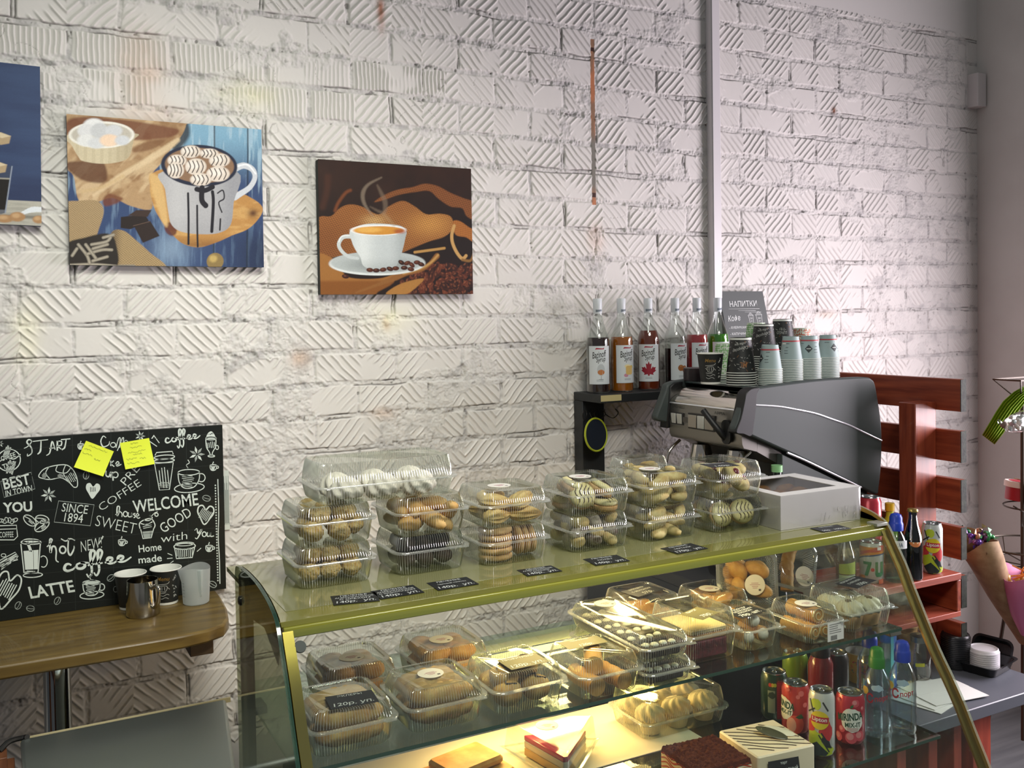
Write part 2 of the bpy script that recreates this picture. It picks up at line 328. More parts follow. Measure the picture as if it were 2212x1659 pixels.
# ================================================================== pictures, menu board, wall table
class Paint:
    """colours a flat print: shapes are given in the print's own coordinates"""
    def __init__(s, quad, nx, ny, base):
        U, V = np.meshgrid(np.linspace(0, 1, nx), np.linspace(0, 1, ny)); (a, b, c, d) = [np.array(q, float) for q in quad]   # TL TR BR BL
        P = (a*(1-U[..., None])+b*U[..., None])*(1-V[..., None])+(d*(1-U[..., None])+c*U[..., None])*V[..., None]
        s.x, s.y = P[..., 0], P[..., 1]; s.nx, s.ny = nx, ny; s.C = np.ones(s.x.shape+(3,))*L3(base)
    def put(s, m, col):
        c = L3(col) if isinstance(col, str) else col; s.C = s.C*(1-m[..., None])+c*m[..., None]
    def mask(s, pts, soft=3, smooth=True):
        P = np.array(catmull(pts, 5, True) if smooth else pts, float); x0, y0 = P.min(0)-soft*3; x1, y1 = P.max(0)+soft*3
        sel = (s.x > x0) & (s.x < x1) & (s.y > y0) & (s.y < y1); x, y = s.x[sel], s.y[sel]; ins = np.zeros(x.shape, bool); dd = np.full(x.shape, 1e9)
        for (ax, ay), (bx_, by_) in zip(P, np.roll(P, -1, 0)):
            c = ((ay > y) != (by_ > y)) & (x < (bx_-ax)*(y-ay)/(by_-ay+1e-12)+ax); ins ^= c
            t = np.clip(((x-ax)*(bx_-ax)+(y-ay)*(by_-ay))/((bx_-ax)**2+(by_-ay)**2+1e-9), 0, 1); dd = np.minimum(dd, (x-ax-t*(bx_-ax))**2+(y-ay-t*(by_-ay))**2)
        sd = np.sqrt(dd)*np.where(ins, 1, -1); m = np.zeros(s.x.shape); m[sel] = sst(-soft, soft, sd); return m
    def poly(s, pts, col, soft=3, a=1.0, smooth=True): s.put(s.mask(pts, soft, smooth)*a, col)
    def ell(s, cx, cy, rx, ry, col, soft=3, a=1.0, rot=0):
        c, q = math.cos(rad(rot)), math.sin(rad(rot)); u = ((s.x-cx)*c+(s.y-cy)*q)/rx; v = (-(s.x-cx)*q+(s.y-cy)*c)/ry
        d = (1-np.sqrt(u*u+v*v))*min(rx, ry); s.put(sst(-soft, soft, d)*a, col)
    def line(s, pts, w, col, soft=2, a=1.0):
        P = np.array(catmull(pts, 5), float); W_ = np.interp(np.linspace(0, 1, len(P)), np.linspace(0, 1, len(w)), w) if isinstance(w, (list, tuple)) else np.full(len(P), w)
        x0, y0 = P.min(0)-W_.max()-soft*3; x1, y1 = P.max(0)+W_.max()+soft*3; sel = (s.x > x0) & (s.x < x1) & (s.y > y0) & (s.y < y1); x, y = s.x[sel], s.y[sel]; best = np.full(x.shape, -1e9)
        for i in range(len(P)-1):
            (ax, ay), (bx_, by_) = P[i], P[i+1]; t = np.clip(((x-ax)*(bx_-ax)+(y-ay)*(by_-ay))/((bx_-ax)**2+(by_-ay)**2+1e-9), 0, 1)
            best = np.maximum(best, W_[i]/2-np.sqrt((x-ax-t*(bx_-ax))**2+(y-ay-t*(by_-ay))**2))
        m = np.zeros(s.x.shape); m[sel] = sst(-soft, soft, best)*a; s.put(m, col)
    def weave(s, m, per, k, ang=0.0):
        c, q = math.cos(ang), math.sin(ang); u = s.x*c+s.y*q+8*fbm(s.x/60, s.y/60, 4, 2); v = -s.x*q+s.y*c+8*fbm(s.x/50, s.y/50, 6, 2)
        w = np.sin(u/per*6.283)*np.sin(v/(per*0.8)*6.283); s.C = s.C*(1+(k*w*m)[..., None])
    def grain(s, k=0.06, sc=9): s.C = s.C*(1+k*2*(fbm(s.x/sc, s.y/sc, 7, 3)-.5))[..., None]
def canvas(label, x0, x1, z0, z1, th, p, edge, name='canvas_picture', rot=0.0):
    w, h = x1-x0, z1-z0; M = T((x0+x1)/2, -0.003, (z0+z1)/2, 0, rot, 0); t = thing(name, label, 'picture', M, None)
    ed = mat('canvas_edge_'+edge, edge, 0.8)
    obj('stretched_canvas', MB().add(bx(-w/2, w/2, -th, 0, -h/2, h/2), ed), t, bevel=0.0025)
    U, V = np.meshgrid(np.linspace(-w/2, w/2, p.nx), np.linspace(h/2, -h/2, p.ny)); P = np.stack([U, np.full(U.shape, -th-0.0004), V], -1).reshape(-1, 3)
    obj('printed_face', paint_mesh('printed_face', P, grid_faces(p.nx, p.ny)[:, ::-1], np.clip(p.C, 0.001, 1).reshape(-1, 3), vcol('canvas_print', 0.55, 0.3)), t); return t
R_ = random.Random(5)
# --- espresso cup and coffee beans
p = Paint([(205, 150), (1785, 255), (1825, 1545), (225, 1540)], 560, 450, '1a0e0a')
p.put(0.55*fbm(p.x/220, p.y/260, 3, 3)*sst(900, 300, p.y), '4a2a1a')
p.line([(250, 640), (290, 480), (300, 330)], 60, '4a2818', 25, .6); p.line([(370, 680), (400, 600), (470, 500), (520, 470)], 30, '7a421f', 14, .8)
m = p.mask([(760, 590), (860, 520), (1000, 465), (1150, 440), (1280, 405), (1420, 430), (1560, 500), (1700, 555), (1830, 610), (1830, 770), (1740, 740), (1690, 660), (1560, 640), (1430, 560), (1330, 480), (1180, 490), (1000, 520), (860, 570)], 10)
p.put(m, '7d4a25'); p.weave(m, 34, .35, .4)
m = p.mask([(200, 770), (330, 735), (420, 650), (520, 615), (640, 640), (800, 720), (900, 640), (1050, 580), (1180, 640), (1300, 720), (1450, 715), (1570, 750), (1590, 860), (1500, 950), (1330, 1000), (1150, 1070), (1000, 1120), (700, 1120), (450, 1140), (200, 1140)], 8)
p.put(m, '8f5a2c'); p.put(m*np.exp(-((p.x-1350)/230)**2-((p.y-820)/130)**2), 'b98342'); p.put(m*np.exp(-((p.x-760)/120)**2-((p.y-780)/60)**2)*.7, 'c6a269'); p.put(m*sst(620, 1000, p.y)*sst(700, 300, p.x)*.5, '6b3c1c'); p.weave(m, 32, .42, .35)
m = p.mask([(1590, 800), (1660, 790), (1760, 850), (1830, 900), (1830, 1010), (1740, 960), (1620, 930)], 8); p.put(m, 'a3642c'); p.weave(m, 30, .35, .9)
m = p.mask([(180, 1150), (330, 1160), (420, 1280), (520, 1370), (800, 1380), (1000, 1330), (1100, 1350), (930, 1500), (880, 1600), (180, 1600)], 8); p.put(m, '84501f'); p.put(m*sst(1420, 1380, p.y)*.5, 'b07c3f'); p.weave(m, 16, .12, .2)
p.poly([(1000, 1250), (1160, 1200), (1320, 1210), (1500, 1180), (1830, 1190), (1830, 1560), (820, 1560), (960, 1420)], '1c0d0a', 12)
for k in range(330):
    x, y = R_.uniform(930, 1830), R_.uniform(1190, 1560)
    if y < 1240+0.0*x or y < 1560-(x-900)*1.0: continue
    a = R_.uniform(0, 180); c = R_.choice(['3a1a12', '4a2015', '5c2a1a', '2c1410', '6b3420']); p.ell(x, y, 34, 23, c, 4, .95, a); p.ell(x-7, y-8, 14, 8, '9a5a3a', 6, .6, a); p.line([(x-24*math.cos(rad(a)), y-24*math.sin(rad(a))), (x+24*math.cos(rad(a)), y+24*math.sin(rad(a)))], 4, '1a0a07', 2, .7)
m = p.mask([(880, 1540), (1000, 1450), (1150, 1400), (1280, 1385), (1200, 1470), (1080, 1545)], 8); p.put(m, 'a8763a'); p.weave(m, 22, .3, .5)
p.line([(580, 1520), (800, 1440), (980, 1370), (1100, 1320), (1250, 1290), (1340, 1230), (1420, 1150)], [20, 34, 60, 56, 40, 36, 60], '8c5c2c', 10); p.line([(1060, 1330), (1240, 1280), (1350, 1220), (1430, 1140)], 22, 'c09656', 8, .8)
p.line([(1180, 1110), (1340, 1090), (1500, 1070)], 26, 'b58a4c', 6); p.line([(1605, 840), (1580, 930), (1590, 1020), (1640, 1120), (1700, 1180), (1740, 1150)], 34, 'c49a5e', 6); p.line([(1700, 1190), (1790, 1200), (1830, 1120)], 26, '8c6434', 10)
p.ell(800, 1225, 490, 122, 'dfe5e3', 4); p.ell(800, 1212, 480, 112, 'b5bcbb', 6); p.ell(830, 1235, 330, 70, '8d9493', 40, .8)
p.line([(545, 945), (450, 950), (405, 1020), (430, 1090), (500, 1150), (590, 1170)], [44, 40, 36, 34, 34, 30], 'c6cdcc', 4); p.line([(540, 935), (440, 940), (405, 1000)], 12, 'eef2f0', 4, .8)
m = p.mask([(520, 880), (535, 1000), (575, 1090), (620, 1160), (645, 1240), (720, 1280), (830, 1282), (960, 1268), (1010, 1200), (1050, 1090), (1080, 960), (1088, 890), (1000, 830), (700, 815)], 4)
p.put(m, 'c3caca'); p.put(m*np.exp(-((p.x-640)/110)**2)*.7, 'e3e8e6'); p.put(m*sst(900, 1090, p.x)*.55, '8d9596'); p.put(m*sst(1130, 1290, p.y)*.4, '8f9696')
p.ell(803, 880, 284, 56, 'eef0ee', 4); p.ell(808, 884, 258, 44, 'cf8f35', 4); p.ell(700, 876, 130, 30, 'e6b25a', 14, .9); p.ell(1020, 893, 60, 24, 'a4532a', 14, .9)
for (x, y, a) in ((715, 1290, 5), (780, 1295, 0), (850, 1288, -8), (920, 1280, 20), (980, 1275, 0), (1040, 1215, 30), (1100, 1222, -20), (1150, 1240, 40), (1205, 1215, 0), (1070, 1270, 0), (1250, 1235, 15), (1140, 1285, 10), (470, 1355, 10)): p.ell(x, y, 36, 22, R_.choice(['3a1a12', '4d2416', '2c1410']), 3, 1, a); p.ell(x-6, y-6, 12, 6, '9a6040', 5, .5, a)
p.line([(745, 735), (660, 610), (645, 500), (700, 410), (830, 340)], [10, 34, 40, 26, 10], '8c7c6a', 12, .6); p.line([(720, 640), (850, 700), (870, 600), (830, 500), (790, 420)], [10, 40, 50, 34, 12], '7c6a58', 14, .5); p.line([(860, 720), (960, 830)], 30, 'a88a62', 20, .4)
p.C *= .92; p.grain(.10, 6); canvas('canvas print of a white coffee cup on a saucer with beans and burlap', 0.848, 1.350, 1.788, 2.188, 0.026, p, '2a2f2b')
# --- mug with marshmallows
p = Paint([(503, 448), (1935, 568), (1975, 1578), (545, 1548)], 560, 450, '33466d')
bl = sst(1000, 500, p.y)*sst(1200, 1500, p.x); st = fbm(p.x/26, p.y/190, 3, 4)
p.put(np.clip(sst(1000, 560, p.y)*sst(1150, 1330, p.x), 0, 1), '7fa9c2'); p.put(sst(.45, .7, st)*.65*sst(1300, 700, p.y), 'b9d3dd'); p.put(sst(.5, .75, st)*.35, '7f9dbb'); p.put(sst(1150, 1450, p.y)*sst(1500, 1950, p.x)*.75, '1d2740'); p.put(np.exp(-((p.x-1260)/130)**2-((p.y-1430)/140)**2)*.55, '9db6cd')
for xx in (1565, 1825): p.line([(xx, 500), (xx+8, 900), (xx+14, 1600)], 12, '1d2a3a', 4, .8)
p.line([(1330, 520), (1340, 600), (1280, 680)], 80, '2a2a30', 18, .9)
m = p.mask([(490, 430), (1300, 500), (1350, 530), (1310, 620), (1230, 720), (1180, 800), (1110, 880), (1090, 960), (1110, 1140), (960, 1120), (830, 1060), (720, 1090), (600, 1080), (560, 900), (500, 800)], 6)
p.put(m, 'b0906a'); p.put(m*sst(.42, .68, fbm(p.x/90-p.y/160, p.y/75+p.x/240, 9, 3))*.8, '8d6844'); p.put(m*sst(.5, .75, fbm(p.x/70+p.y/90, p.y/140, 12, 3))*.7, 'd3b993')
for q, c in ((((500, 520), (600, 470), (900, 490), (1200, 540), (1300, 570), (1230, 620), (980, 640), (930, 600), (700, 500), (520, 600)), '6e3d26'), (((515, 800), (660, 790), (760, 800), (790, 900), (760, 950), (620, 930), (520, 850)), '5a3420'), (((800, 1030), (900, 1060), (860, 1100), (780, 1120), (760, 1080)), '6e3a22'), (((975, 690), (1100, 640), (1200, 640), (1120, 700), (980, 730)), '7d5636')): p.poly(q, c, 12, .85)
p.line([(700, 1040), (860, 920), (1000, 830), (1180, 720), (1290, 640)], [24, 44, 40, 50, 30], 'd9c19c', 12, .85); p.line([(620, 1010), (760, 980), (900, 900)], 26, 'c9ac80', 10, .7)
m = p.mask([(520, 600), (545, 680), (590, 760), (620, 790), (740, 810), (860, 800), (940, 760), (970, 640), (975, 590)], 4); p.put(m, 'cfc2a4'); p.put(m*(np.sin(p.x/9) > .3)*.25, 'ab9c7c'); p.put(m*sst(760, 960, p.x)*.4, '8d7a5c')
p.ell(748, 600, 228, 98, 'ece8de', 4); p.ell(748, 600, 208, 82, 'c0b9ac', 5)
for x, y, a, b, c in ((690, 530, 70, 50, 'e8e8e8'), (640, 570, 60, 48, 'dcdcdd'), (730, 570, 62, 56, 'c9cacc'), (830, 570, 60, 44, 'd2d3d6'), (640, 640, 62, 44, 'e3e3e2'), (710, 660, 60, 40, 'd5d6d8'), (800, 640, 66, 44, 'f0d3b8'), (890, 640, 52, 36, 'd0d2d6')): p.ell(x, y, a, b, c, 10)
m = p.mask([(1110, 880), (1090, 960), (1110, 1080), (1150, 1180), (1230, 1290), (1330, 1390), (1460, 1425), (1600, 1390), (1720, 1340), (1850, 1290), (1940, 1200), (1950, 1130), (1850, 1060), (1700, 1000), (1300, 850)], 5); p.put(m, 'b5854a'); p.put(m*sst(.45, .7, fbm(p.x/120, p.y/40, 21, 3))*.6, 'd0a86a'); p.put(m*sst(1330, 1420, p.y)*.6, '6d4422'); p.put(m*np.exp(-((p.x-1880)/40)**2-((p.y-1180)/30)**2), '5c3a22'); p.ell(1250, 1290, 40, 55, '5b2b22', 8, .9, -35); p.poly([(1100, 880), (1095, 960), (1190, 1240), (1230, 1240), (1180, 950)], 'd9b57a', 14, .8)
p.line([(1735, 850), (1800, 830), (1870, 860), (1890, 920), (1850, 990), (1770, 1040), (1735, 1060)], [50, 44, 40, 38, 40, 44, 50], 'c9ccd2', 4); p.line([(1750, 835), (1830, 825), (1895, 890)], 12, 'f0f2f4', 4, .8)
m = p.mask([(1185, 870), (1205, 1000), (1230, 1160), (1255, 1255), (1330, 1310), (1480, 1330), (1620, 1320), (1705, 1260), (1725, 1100), (1742, 870)], 4); p.put(m, 'aeadb0'); p.put(m*np.exp(-((p.x-1300)/90)**2)*.5, 'c9c8c9'); p.put(m*sst(1540, 1730, p.x)*.5, '7b7d86'); p.put(m*sst(1150, 1330, p.y)*.25, '84848a')
p.ell(1460, 828, 290, 152, '1c2238', 4, 1, 4); p.ell(1462, 826, 262, 128, '8a6b52', 4, 1, 4)
for x, y, a, b in ((1390, 725, 75, 46), (1290, 790, 70, 44), (1280, 860, 62, 60), (1430, 835, 80, 60), (1610, 790, 80, 50), (1600, 890, 90, 56), (1470, 930, 80, 46), (1530, 740, 70, 36)):
    p.ell(x, y, a, b, 'dccfc2', 6); p.ell(x-15, y-12, a*.6, b*.5, 'efe7de', 12, .9)
    for k in range(4): p.line([(x-a*.7+k*a*.4, y-b*.7), (x-a*.5+k*a*.4, y), (x-a*.75+k*a*.42, y+b*.7)], 8, '33211c', 2, .9)
for q, w in ((((1375, 1030), (1382, 1200), (1385, 1400)), 16), (((1445, 1120), (1450, 1300), (1455, 1420)), 14), (((1480, 990), (1480, 1080), (1510, 1120)), 40), (((1560, 1020), (1568, 1100), (1560, 1310)), 24), (((1625, 1220), (1622, 1300)), 12), (((1600, 1030), (1640, 1010), (1650, 1070), (1610, 1100), (1635, 1170)), 10), (((1440, 1000), (1500, 1010), (1560, 985)), 36)): p.line(q, w, '1a1720', 3)
m = p.mask([(500, 1110), (600, 1080), (720, 1080), (770, 1150), (740, 1280), (690, 1400), (560, 1400), (500, 1340)], 6); p.put(m, 'a28a66'); p.weave(m, 19, .38, .1)
m = p.mask([(830, 1310), (910, 1300), (1000, 1370), (1100, 1460), (1215, 1580), (820, 1580), (790, 1450)], 6); p.put(m, 'a08862'); p.put(m*sst(920, 820, p.x)*.7, '4a3c34'); p.weave(m, 21, .36, .1)
p.poly([(520, 1400), (640, 1350), (800, 1320), (860, 1400), (850, 1580), (520, 1580)], '2a2420', 8)
for q in (((545, 1550), (700, 1545), (860, 1560)), ((600, 1400), (660, 1480), (680, 1540)), ((660, 1470), (760, 1440), (830, 1440)), ((690, 1400), (790, 1380), (820, 1350)), ((700, 1520), (800, 1490)), ((770, 1350), (840, 1330)), ((560, 1480), (590, 1430)), ((700, 1430), (800, 1400)), ((880, 1560), (990, 1560)), ((650, 1400), (720, 1500))): p.line(q, 22, '8d8577', 4); p.line(q, 8, 'b6ad9c', 3, .7)
for q, c in ((((980, 1260), (1100, 1230), (1170, 1340), (1050, 1390)), '2b1f1c'), (((890, 1200), (1060, 1180), (1090, 1230), (960, 1290), (890, 1280)), '241a18'), (((1000, 1150), (1110, 1150), (1080, 1200), (940, 1190)), '3a2a24')): p.poly(q, c, 4, 1, False)
p.line([(980, 1265), (1095, 1235)], 6, '5a463c', 2); p.ell(1590, 1530, 65, 62, '8a7448', 4); p.ell(1575, 1510, 30, 26, 'c2a766', 12, .9); p.grain(.10, 6)
canvas('canvas print of an enamel mug of striped marshmallows on blue planks', 0.174, 0.684, 1.868, 2.264, 0.022, p, '55585a', rot=rad(0.2))
# --- glass and falling sugar cubes (its left part lies outside the photo)
p = Paint([(-1480, 40), (248, 95), (330, 1222), (-1400, 1222)], 460, 320, '2b3a5e')
p.put(.6*fbm(p.x/260, p.y/50, 3, 3), '40567c'); p.put(sst(700, 1040, p.y)*.5, '232a4a'); p.poly([(-1600, 1050), (400, 1050), (400, 1300), (-1600, 1300)], 'b3b0a4', 3, 1, False); p.put(sst(1140, 1160, p.y)*sst(1185, 1165, p.y)*.8, '6a675f'); p.put(sst(1060, 1075, p.y)*sst(.4, .7, fbm(p.x/200, p.y/12, 5, 3))*.5, '8f8d84')
p.poly([(-330, 820), (140, 812), (125, 1140), (100, 1150), (-300, 1150)], '3b4459', 4, .8, False); p.poly([(-320, 905), (135, 900), (120, 1120), (-300, 1125)], '16100d', 4, 1, False); p.line([(-320, 905), (130, 900)], 10, 'a09c90', 3); p.line([(138, 812), (122, 1140)], 6, '9aa3b4', 3)
for x, y, w_ in ((70, 622, 48), (60, 825, 50), (-300, 500, 48), (-120, 380, 46), (-500, 700, 48), (-220, 700, 40)):
    p.poly([(x-w_, y-20), (x-10, y-44), (x+w_, y-22), (x+w_-6, y+30), (x-4, y+44), (x-w_+8, y+22)], 'b39c7a', 4, 1, False); p.poly([(x-w_, y-20), (x-10, y-44), (x+w_, y-22), (x, y-4)], 'd6c5a4', 4, 1, False)
p.line([(200, 1150), (270, 1110), (340, 1108)], [16, 40, 30], 'dde2e6', 4)
for x, y, a, b in ((120, 1182, 50, 28), (190, 1165, 44, 34), (310, 1178, 34, 28), (-500, 1170, 50, 30)): p.ell(x, y, a, b, 'a9825a', 6); p.ell(x-8, y-8, a*.5, b*.5, 'c9a67c', 8, .8)
p.grain(.07, 6); canvas('blue canvas print of a black coffee glass and falling sugar cubes', -0.600, 0.112, 1.975, 2.387, 0.024, p, '454d66', rot=rad(0.9))
# --- chalk menu board standing on the wall table
YB = -0.020
def chalkboard():
    t = thing('chalk_menu_board', 'big black chalkboard with coffee drawings and white lettering on the wall table', 'chalkboard', T(0.13, 0, 0.951))
    blk = mat('board_black', '131816', 0.42, spec=0.4, bump=(300, .03)); seam = mat('board_seam', '2c322f', 0.6); ch = mat('white_chalk', 'd6e0d8', 0.85, bump=(900, .2)); chd = mat('thin_chalk', '9fa8a2', 0.85)
    m = MB().add(bx(-0.43, 0.427, -0.020, -0.004, 0, 0.468), blk)
    k = 560/2212
    def P(x, y, e=0.0006):
        q = AY(x*k, 880+y*k, YB); return (q.x-0.13, YB-e, q.z-0.951)
    def put(vf, mt=ch, e=0.0006): m.add(([P(a[0], a[1], e) for a in vf[0]], [tuple(reversed(f)) for f in vf[1]]), mt)
    def st(pts, w=12, mt=ch, closed=False, sub=5, smooth=True): put(ribbon(pts, w, sub, closed, smooth), mt)
    def word(s, cx, cy, w, h, rot=0, shear=0.0, bold=0.0, mt=ch):
        v, f = text2d(s, 1, shear, bold); d = v.max(0)-v.min(0); v = v*np.array((w/d[0], -h/d[1])); c, q = math.cos(rad(-rot)), math.sin(rad(-rot))
        put((np.stack([cx+v[:, 0]*c-v[:, 1]*q, cy+v[:, 0]*q+v[:, 1]*c], 1), [tuple(reversed(x)) for x in f]), mt)
    def lines(cx, cy, w, h, n, rot, lw=6, mt=ch, seed=1):   # hatching
        r = random.Random(seed); c, q = math.cos(rad(rot)), math.sin(rad(rot))
        for i in range(n):
            o = (i/(n-1)-.5)*h if n > 1 else 0; l = w*r.uniform(.6, 1)/2; st([(cx-l*c-o*q, cy-l*q+o*c), (cx+l*c-o*q, cy+l*q+o*c)], lw, mt, smooth=False)
    def E(cx, cy, rx, ry, lw=9, rot=0, a0=0, a1=360, mt=ch): st(ell(cx, cy, rx, ry, 26, a0, a1, rot), lw, mt, closed=(a1-a0 >= 360), smooth=False)
    for i in range(7):     # faint panel seams
        y0 = 240+i*268; st([(-700, y0+330-88*1.6), (1890, y0+40-60)], 3, seam, smooth=False)
    for x in (265, 615, 945, 1265, 1585): st([(x, 150+(1900-x)*.05), (x+30, 1560+(1915-x)*.137)], 3, seam, smooth=False)
    def coffee(cx, cy, sx, sy, rot, lw):
        c, q = math.cos(rad(-rot)), math.sin(rad(-rot)); tr = lambda pts: [(cx+(x*sx)*c-(y*sy)*q, cy+(x*sx)*q+(y*sy)*c) for x, y in pts]
        for pts in ([(-.78, -.12), (-.86, -.26), (-.95, -.2), (-1, .08), (-.92, .26), (-.76, .2), (-.66, .02)], [(-.5, -.2), (-.62, -.1), (-.62, .16), (-.5, .24), (-.4, .12), (-.4, -.1), (-.5, -.2), (-.34, -.14), (-.26, -.1)],
                    [(-.30, .12), (-.16, -.2), (-.04, -.75), (-.10, -1), (-.18, -.75), (-.20, 0), (-.22, .62), (-.32, .98), (-.38, .70)], [(-.22, .10), (-.1, .04)], [(-.08, .12), (.06, -.2), (.17, -.72), (.11, -.95), (.04, -.72), (.02, 0), (0, .60), (-.10, .95), (-.16, .68)], [(.0, .10), (.14, .06)],
                    [(.2, .08), (.4, .02), (.44, -.16), (.34, -.24), (.28, -.06), (.32, .18), (.46, .2), (.56, .08)], [(.54, .08), (.72, .02), (.76, -.16), (.66, -.24), (.6, -.06), (.64, .18), (.8, .2), (1, -.04)]): st(tr(pts), lw)
    coffee(1560, 262, 150, 80, 8, (9, 15, 9)); coffee(835, 1325, 290, 112, 9, (14, 27, 12))
    st([(905, 260), (880, 245), (860, 290), (880, 335), (925, 320), (935, 290)], (6, 12, 6)); E(965, 320, 22, 20, 8); st([(990, 345), (1010, 270), (1025, 262), (1020, 320), (1000, 370)], 7); st([(1020, 345), (1040, 270), (1055, 262), (1046, 330)], 7); E(1075, 300, 16, 18, 7, 0, 20, 330)
    st([(205, 350), (240, 330), (270, 290), (245, 275), (230, 300), (265, 340), (270, 390), (235, 415), (235, 395)], (6, 14, 6)); st([(280, 290), (410, 275)], 8); st([(350, 285), (345, 370), (320, 400)], (8, 16, 8)); st([(395, 410), (425, 385), (445, 290), (470, 360)], (6, 14, 8)); st([(420, 350), (465, 345)], 7); st([(490, 285), (488, 370)], 14); st([(490, 290), (525, 290), (520, 325), (492, 330), (535, 365)], (8, 12, 8)); st([(520, 275), (600, 268)], 9); st([(565, 272), (550, 345), (520, 358)], (8, 14, 6))
    word('BEST', 140, 632, 230, 96, 12, 0, .02); word('IN TOWN', 160, 712, 236, 52, 12, .1, .01); st([(5, 632), (265, 553), (298, 695), (36, 768)], 5, chd, True, smooth=False)
    word('YOU', 150, 850, 250, 88, 3, 0, .03); word('SINCE', 640, 862, 226, 74, -6, .1, .0); word('1894', 628, 942, 160, 76, -5, .1, .0); st([(500, 797), (803, 831), (770, 1010), (462, 978)], 6, chd, True, smooth=False)
    word('COFFEE', 1020, 748, 410, 62, 33, 0, -.012); word('WELCOME', 1412, 815, 560, 108, 7, 0, .012, mt=ch)
    st([(985, 915), (1010, 900), (1020, 850), (1000, 850), (1000, 925), (1020, 890), (1040, 905), (1040, 935)], (7, 12, 7)); E(1070, 910, 18, 22, 9); st([(1095, 895), (1095, 930), (1120, 930), (1122, 900), (1125, 935)], 9); st([(1155, 905), (1138, 910), (1155, 930), (1140, 942)], 9); st([(1160, 930), (1185, 920), (1172, 905), (1160, 925), (1178, 946), (1195, 938)], 8)
    word('SWEET', 990, 1000, 350, 92, -12, .0, -.016); word('GOOD', 1497, 962, 290, 84, 32, 0, .0); word('with', 1485, 1106, 225, 66, 8, .1, -.01)
    st([(1660, 1050), (1680, 1035), (1690, 1075), (1720, 1040), (1700, 1090), (1680, 1120), (1664, 1112)], (6, 14, 6)); E(1742, 1082, 17, 20, 9); st([(1770, 1065), (1768, 1098), (1790, 1095), (1797, 1066), (1797, 1100), (1825, 1096)], 9)
    st([(400, 1190), (430, 1160), (445, 1130), (425, 1130), (430, 1240), (445, 1190), (470, 1190), (480, 1230), (478, 1300), (500, 1320)], (9, 18, 9)); E(535, 1215, 26, 30, 14); st([(520, 1120), (560, 1140), (600, 1120), (640, 1135)], (8, 12, 8)); st([(585, 1115), (580, 1220), (600, 1260), (630, 1210), (632, 1180)], (9, 18, 8))
    word('NEW!', 778, 1170, 195, 92, 12, .3, -.012); st([(835, 1180), (880, 1098)], (4, 14, 14)); word('Home', 1280, 1198, 195, 62, 6, 0, .012); word('made', 1280, 1292, 200, 62, 6, 0, .012)
    word('LATTE', 440, 1552, 395, 104, 9, -.1, .022); word('COFFEE', 55, 1085, 120, 48, 2, 0, .0); word('Cup', 1010, 1560, 90, 70, 0, 0, -.012, chd)
    word('PRE', 1110, 575, 190, 66, 50, 0, -.01); word('17', 1325, 285, 70, 80, 55, 0, -.01); st([(945, 455), (945, 500)], 10); st([(970, 455), (948, 480), (975, 505)], 9); st([(985, 490), (1015, 480), (1005, 462), (988, 480), (1000, 500), (1035, 485)], 9); st([(905, 540), (905, 580), (930, 590), (945, 550), (945, 600)], (8, 13, 8)); st([(960, 550), (965, 625)], 12); E(985, 575, 22, 24, 9)
    # drawings: bean, stars, croissant, hearts, cups, glasses, cupcake, sack, sticks
    E(75, 450, 100, 92, 9, -20); st([(-20, 470), (60, 430), (120, 440), (175, 400)], 9); lines(60, 380, 120, 40, 6, -70, 5); lines(90, 510, 130, 60, 8, -75, 5); word('OFFEE', 70, 420, 130, 42, 18, 0, .01); word('TIME', 75, 492, 110, 42, 18, 0, .01)
    def star(cx, cy, r, n=7, ph=0):
        for i in range(n):
            a = 2*math.pi*i/n+ph; c, s_ = math.cos(a), math.sin(a); put(poly2d([(cx+6*c, cy+6*s_), (cx+r*.5*c-r*.16*s_, cy+r*.5*s_+r*.16*c), (cx+r*c, cy+r*s_), (cx+r*.5*c+r*.16*s_, cy+r*.5*s_-r*.16*c)]), ch if i % 2 else chd)
    star(1197, 245, 46); star(1680, 400, 70); star(415, 745, 68, 7, .3); star(0, 310, 34)
    st([(330, 585), (370, 530), (450, 500), (560, 490), (620, 530), (655, 600), (660, 670), (630, 680), (590, 640), (520, 600), (430, 615), (360, 605)], 8, closed=True); st([(420, 505), (390, 560), (430, 615)], 7); st([(490, 495), (480, 545), (560, 560), (600, 520)], 7); st([(560, 490), (540, 560), (590, 640)], 7); lines(380, 580, 50, 30, 4, -50, 4); lines(610, 600, 90, 60, 5, 60, 5); lines(520, 585, 60, 20, 3, 20, 4)
    def heart(cx, cy, w, h, fill=True, rot=0, lw=12):
        pts = [(0, -.28), (.22, -.5), (.46, -.42), (.5, -.12), (.3, .2), (.0, .56), (-.3, .2), (-.5, -.12), (-.46, -.42), (-.22, -.5)]; c, q = math.cos(rad(rot)), math.sin(rad(rot)); Q = [(cx+x*w*c-y*h*q, cy+x*w*q+y*h*c) for x, y in pts]
        if fill: put(poly2d(catmull(Q, 4, True)))
        else: st(Q, lw, closed=True)
    heart(792, 710, 120, 125, True, 4); lines(792, 700, 50, 40, 4, 88, 5, blk, 3); heart(1752, 915, 135, 150, False, 6, 12); lines(1750, 915, 110, 90, 8, -58, 5); heart(60, 1560, 190, 300, False, 18, 14); lines(55, 1550, 170, 120, 7, -62, 9)
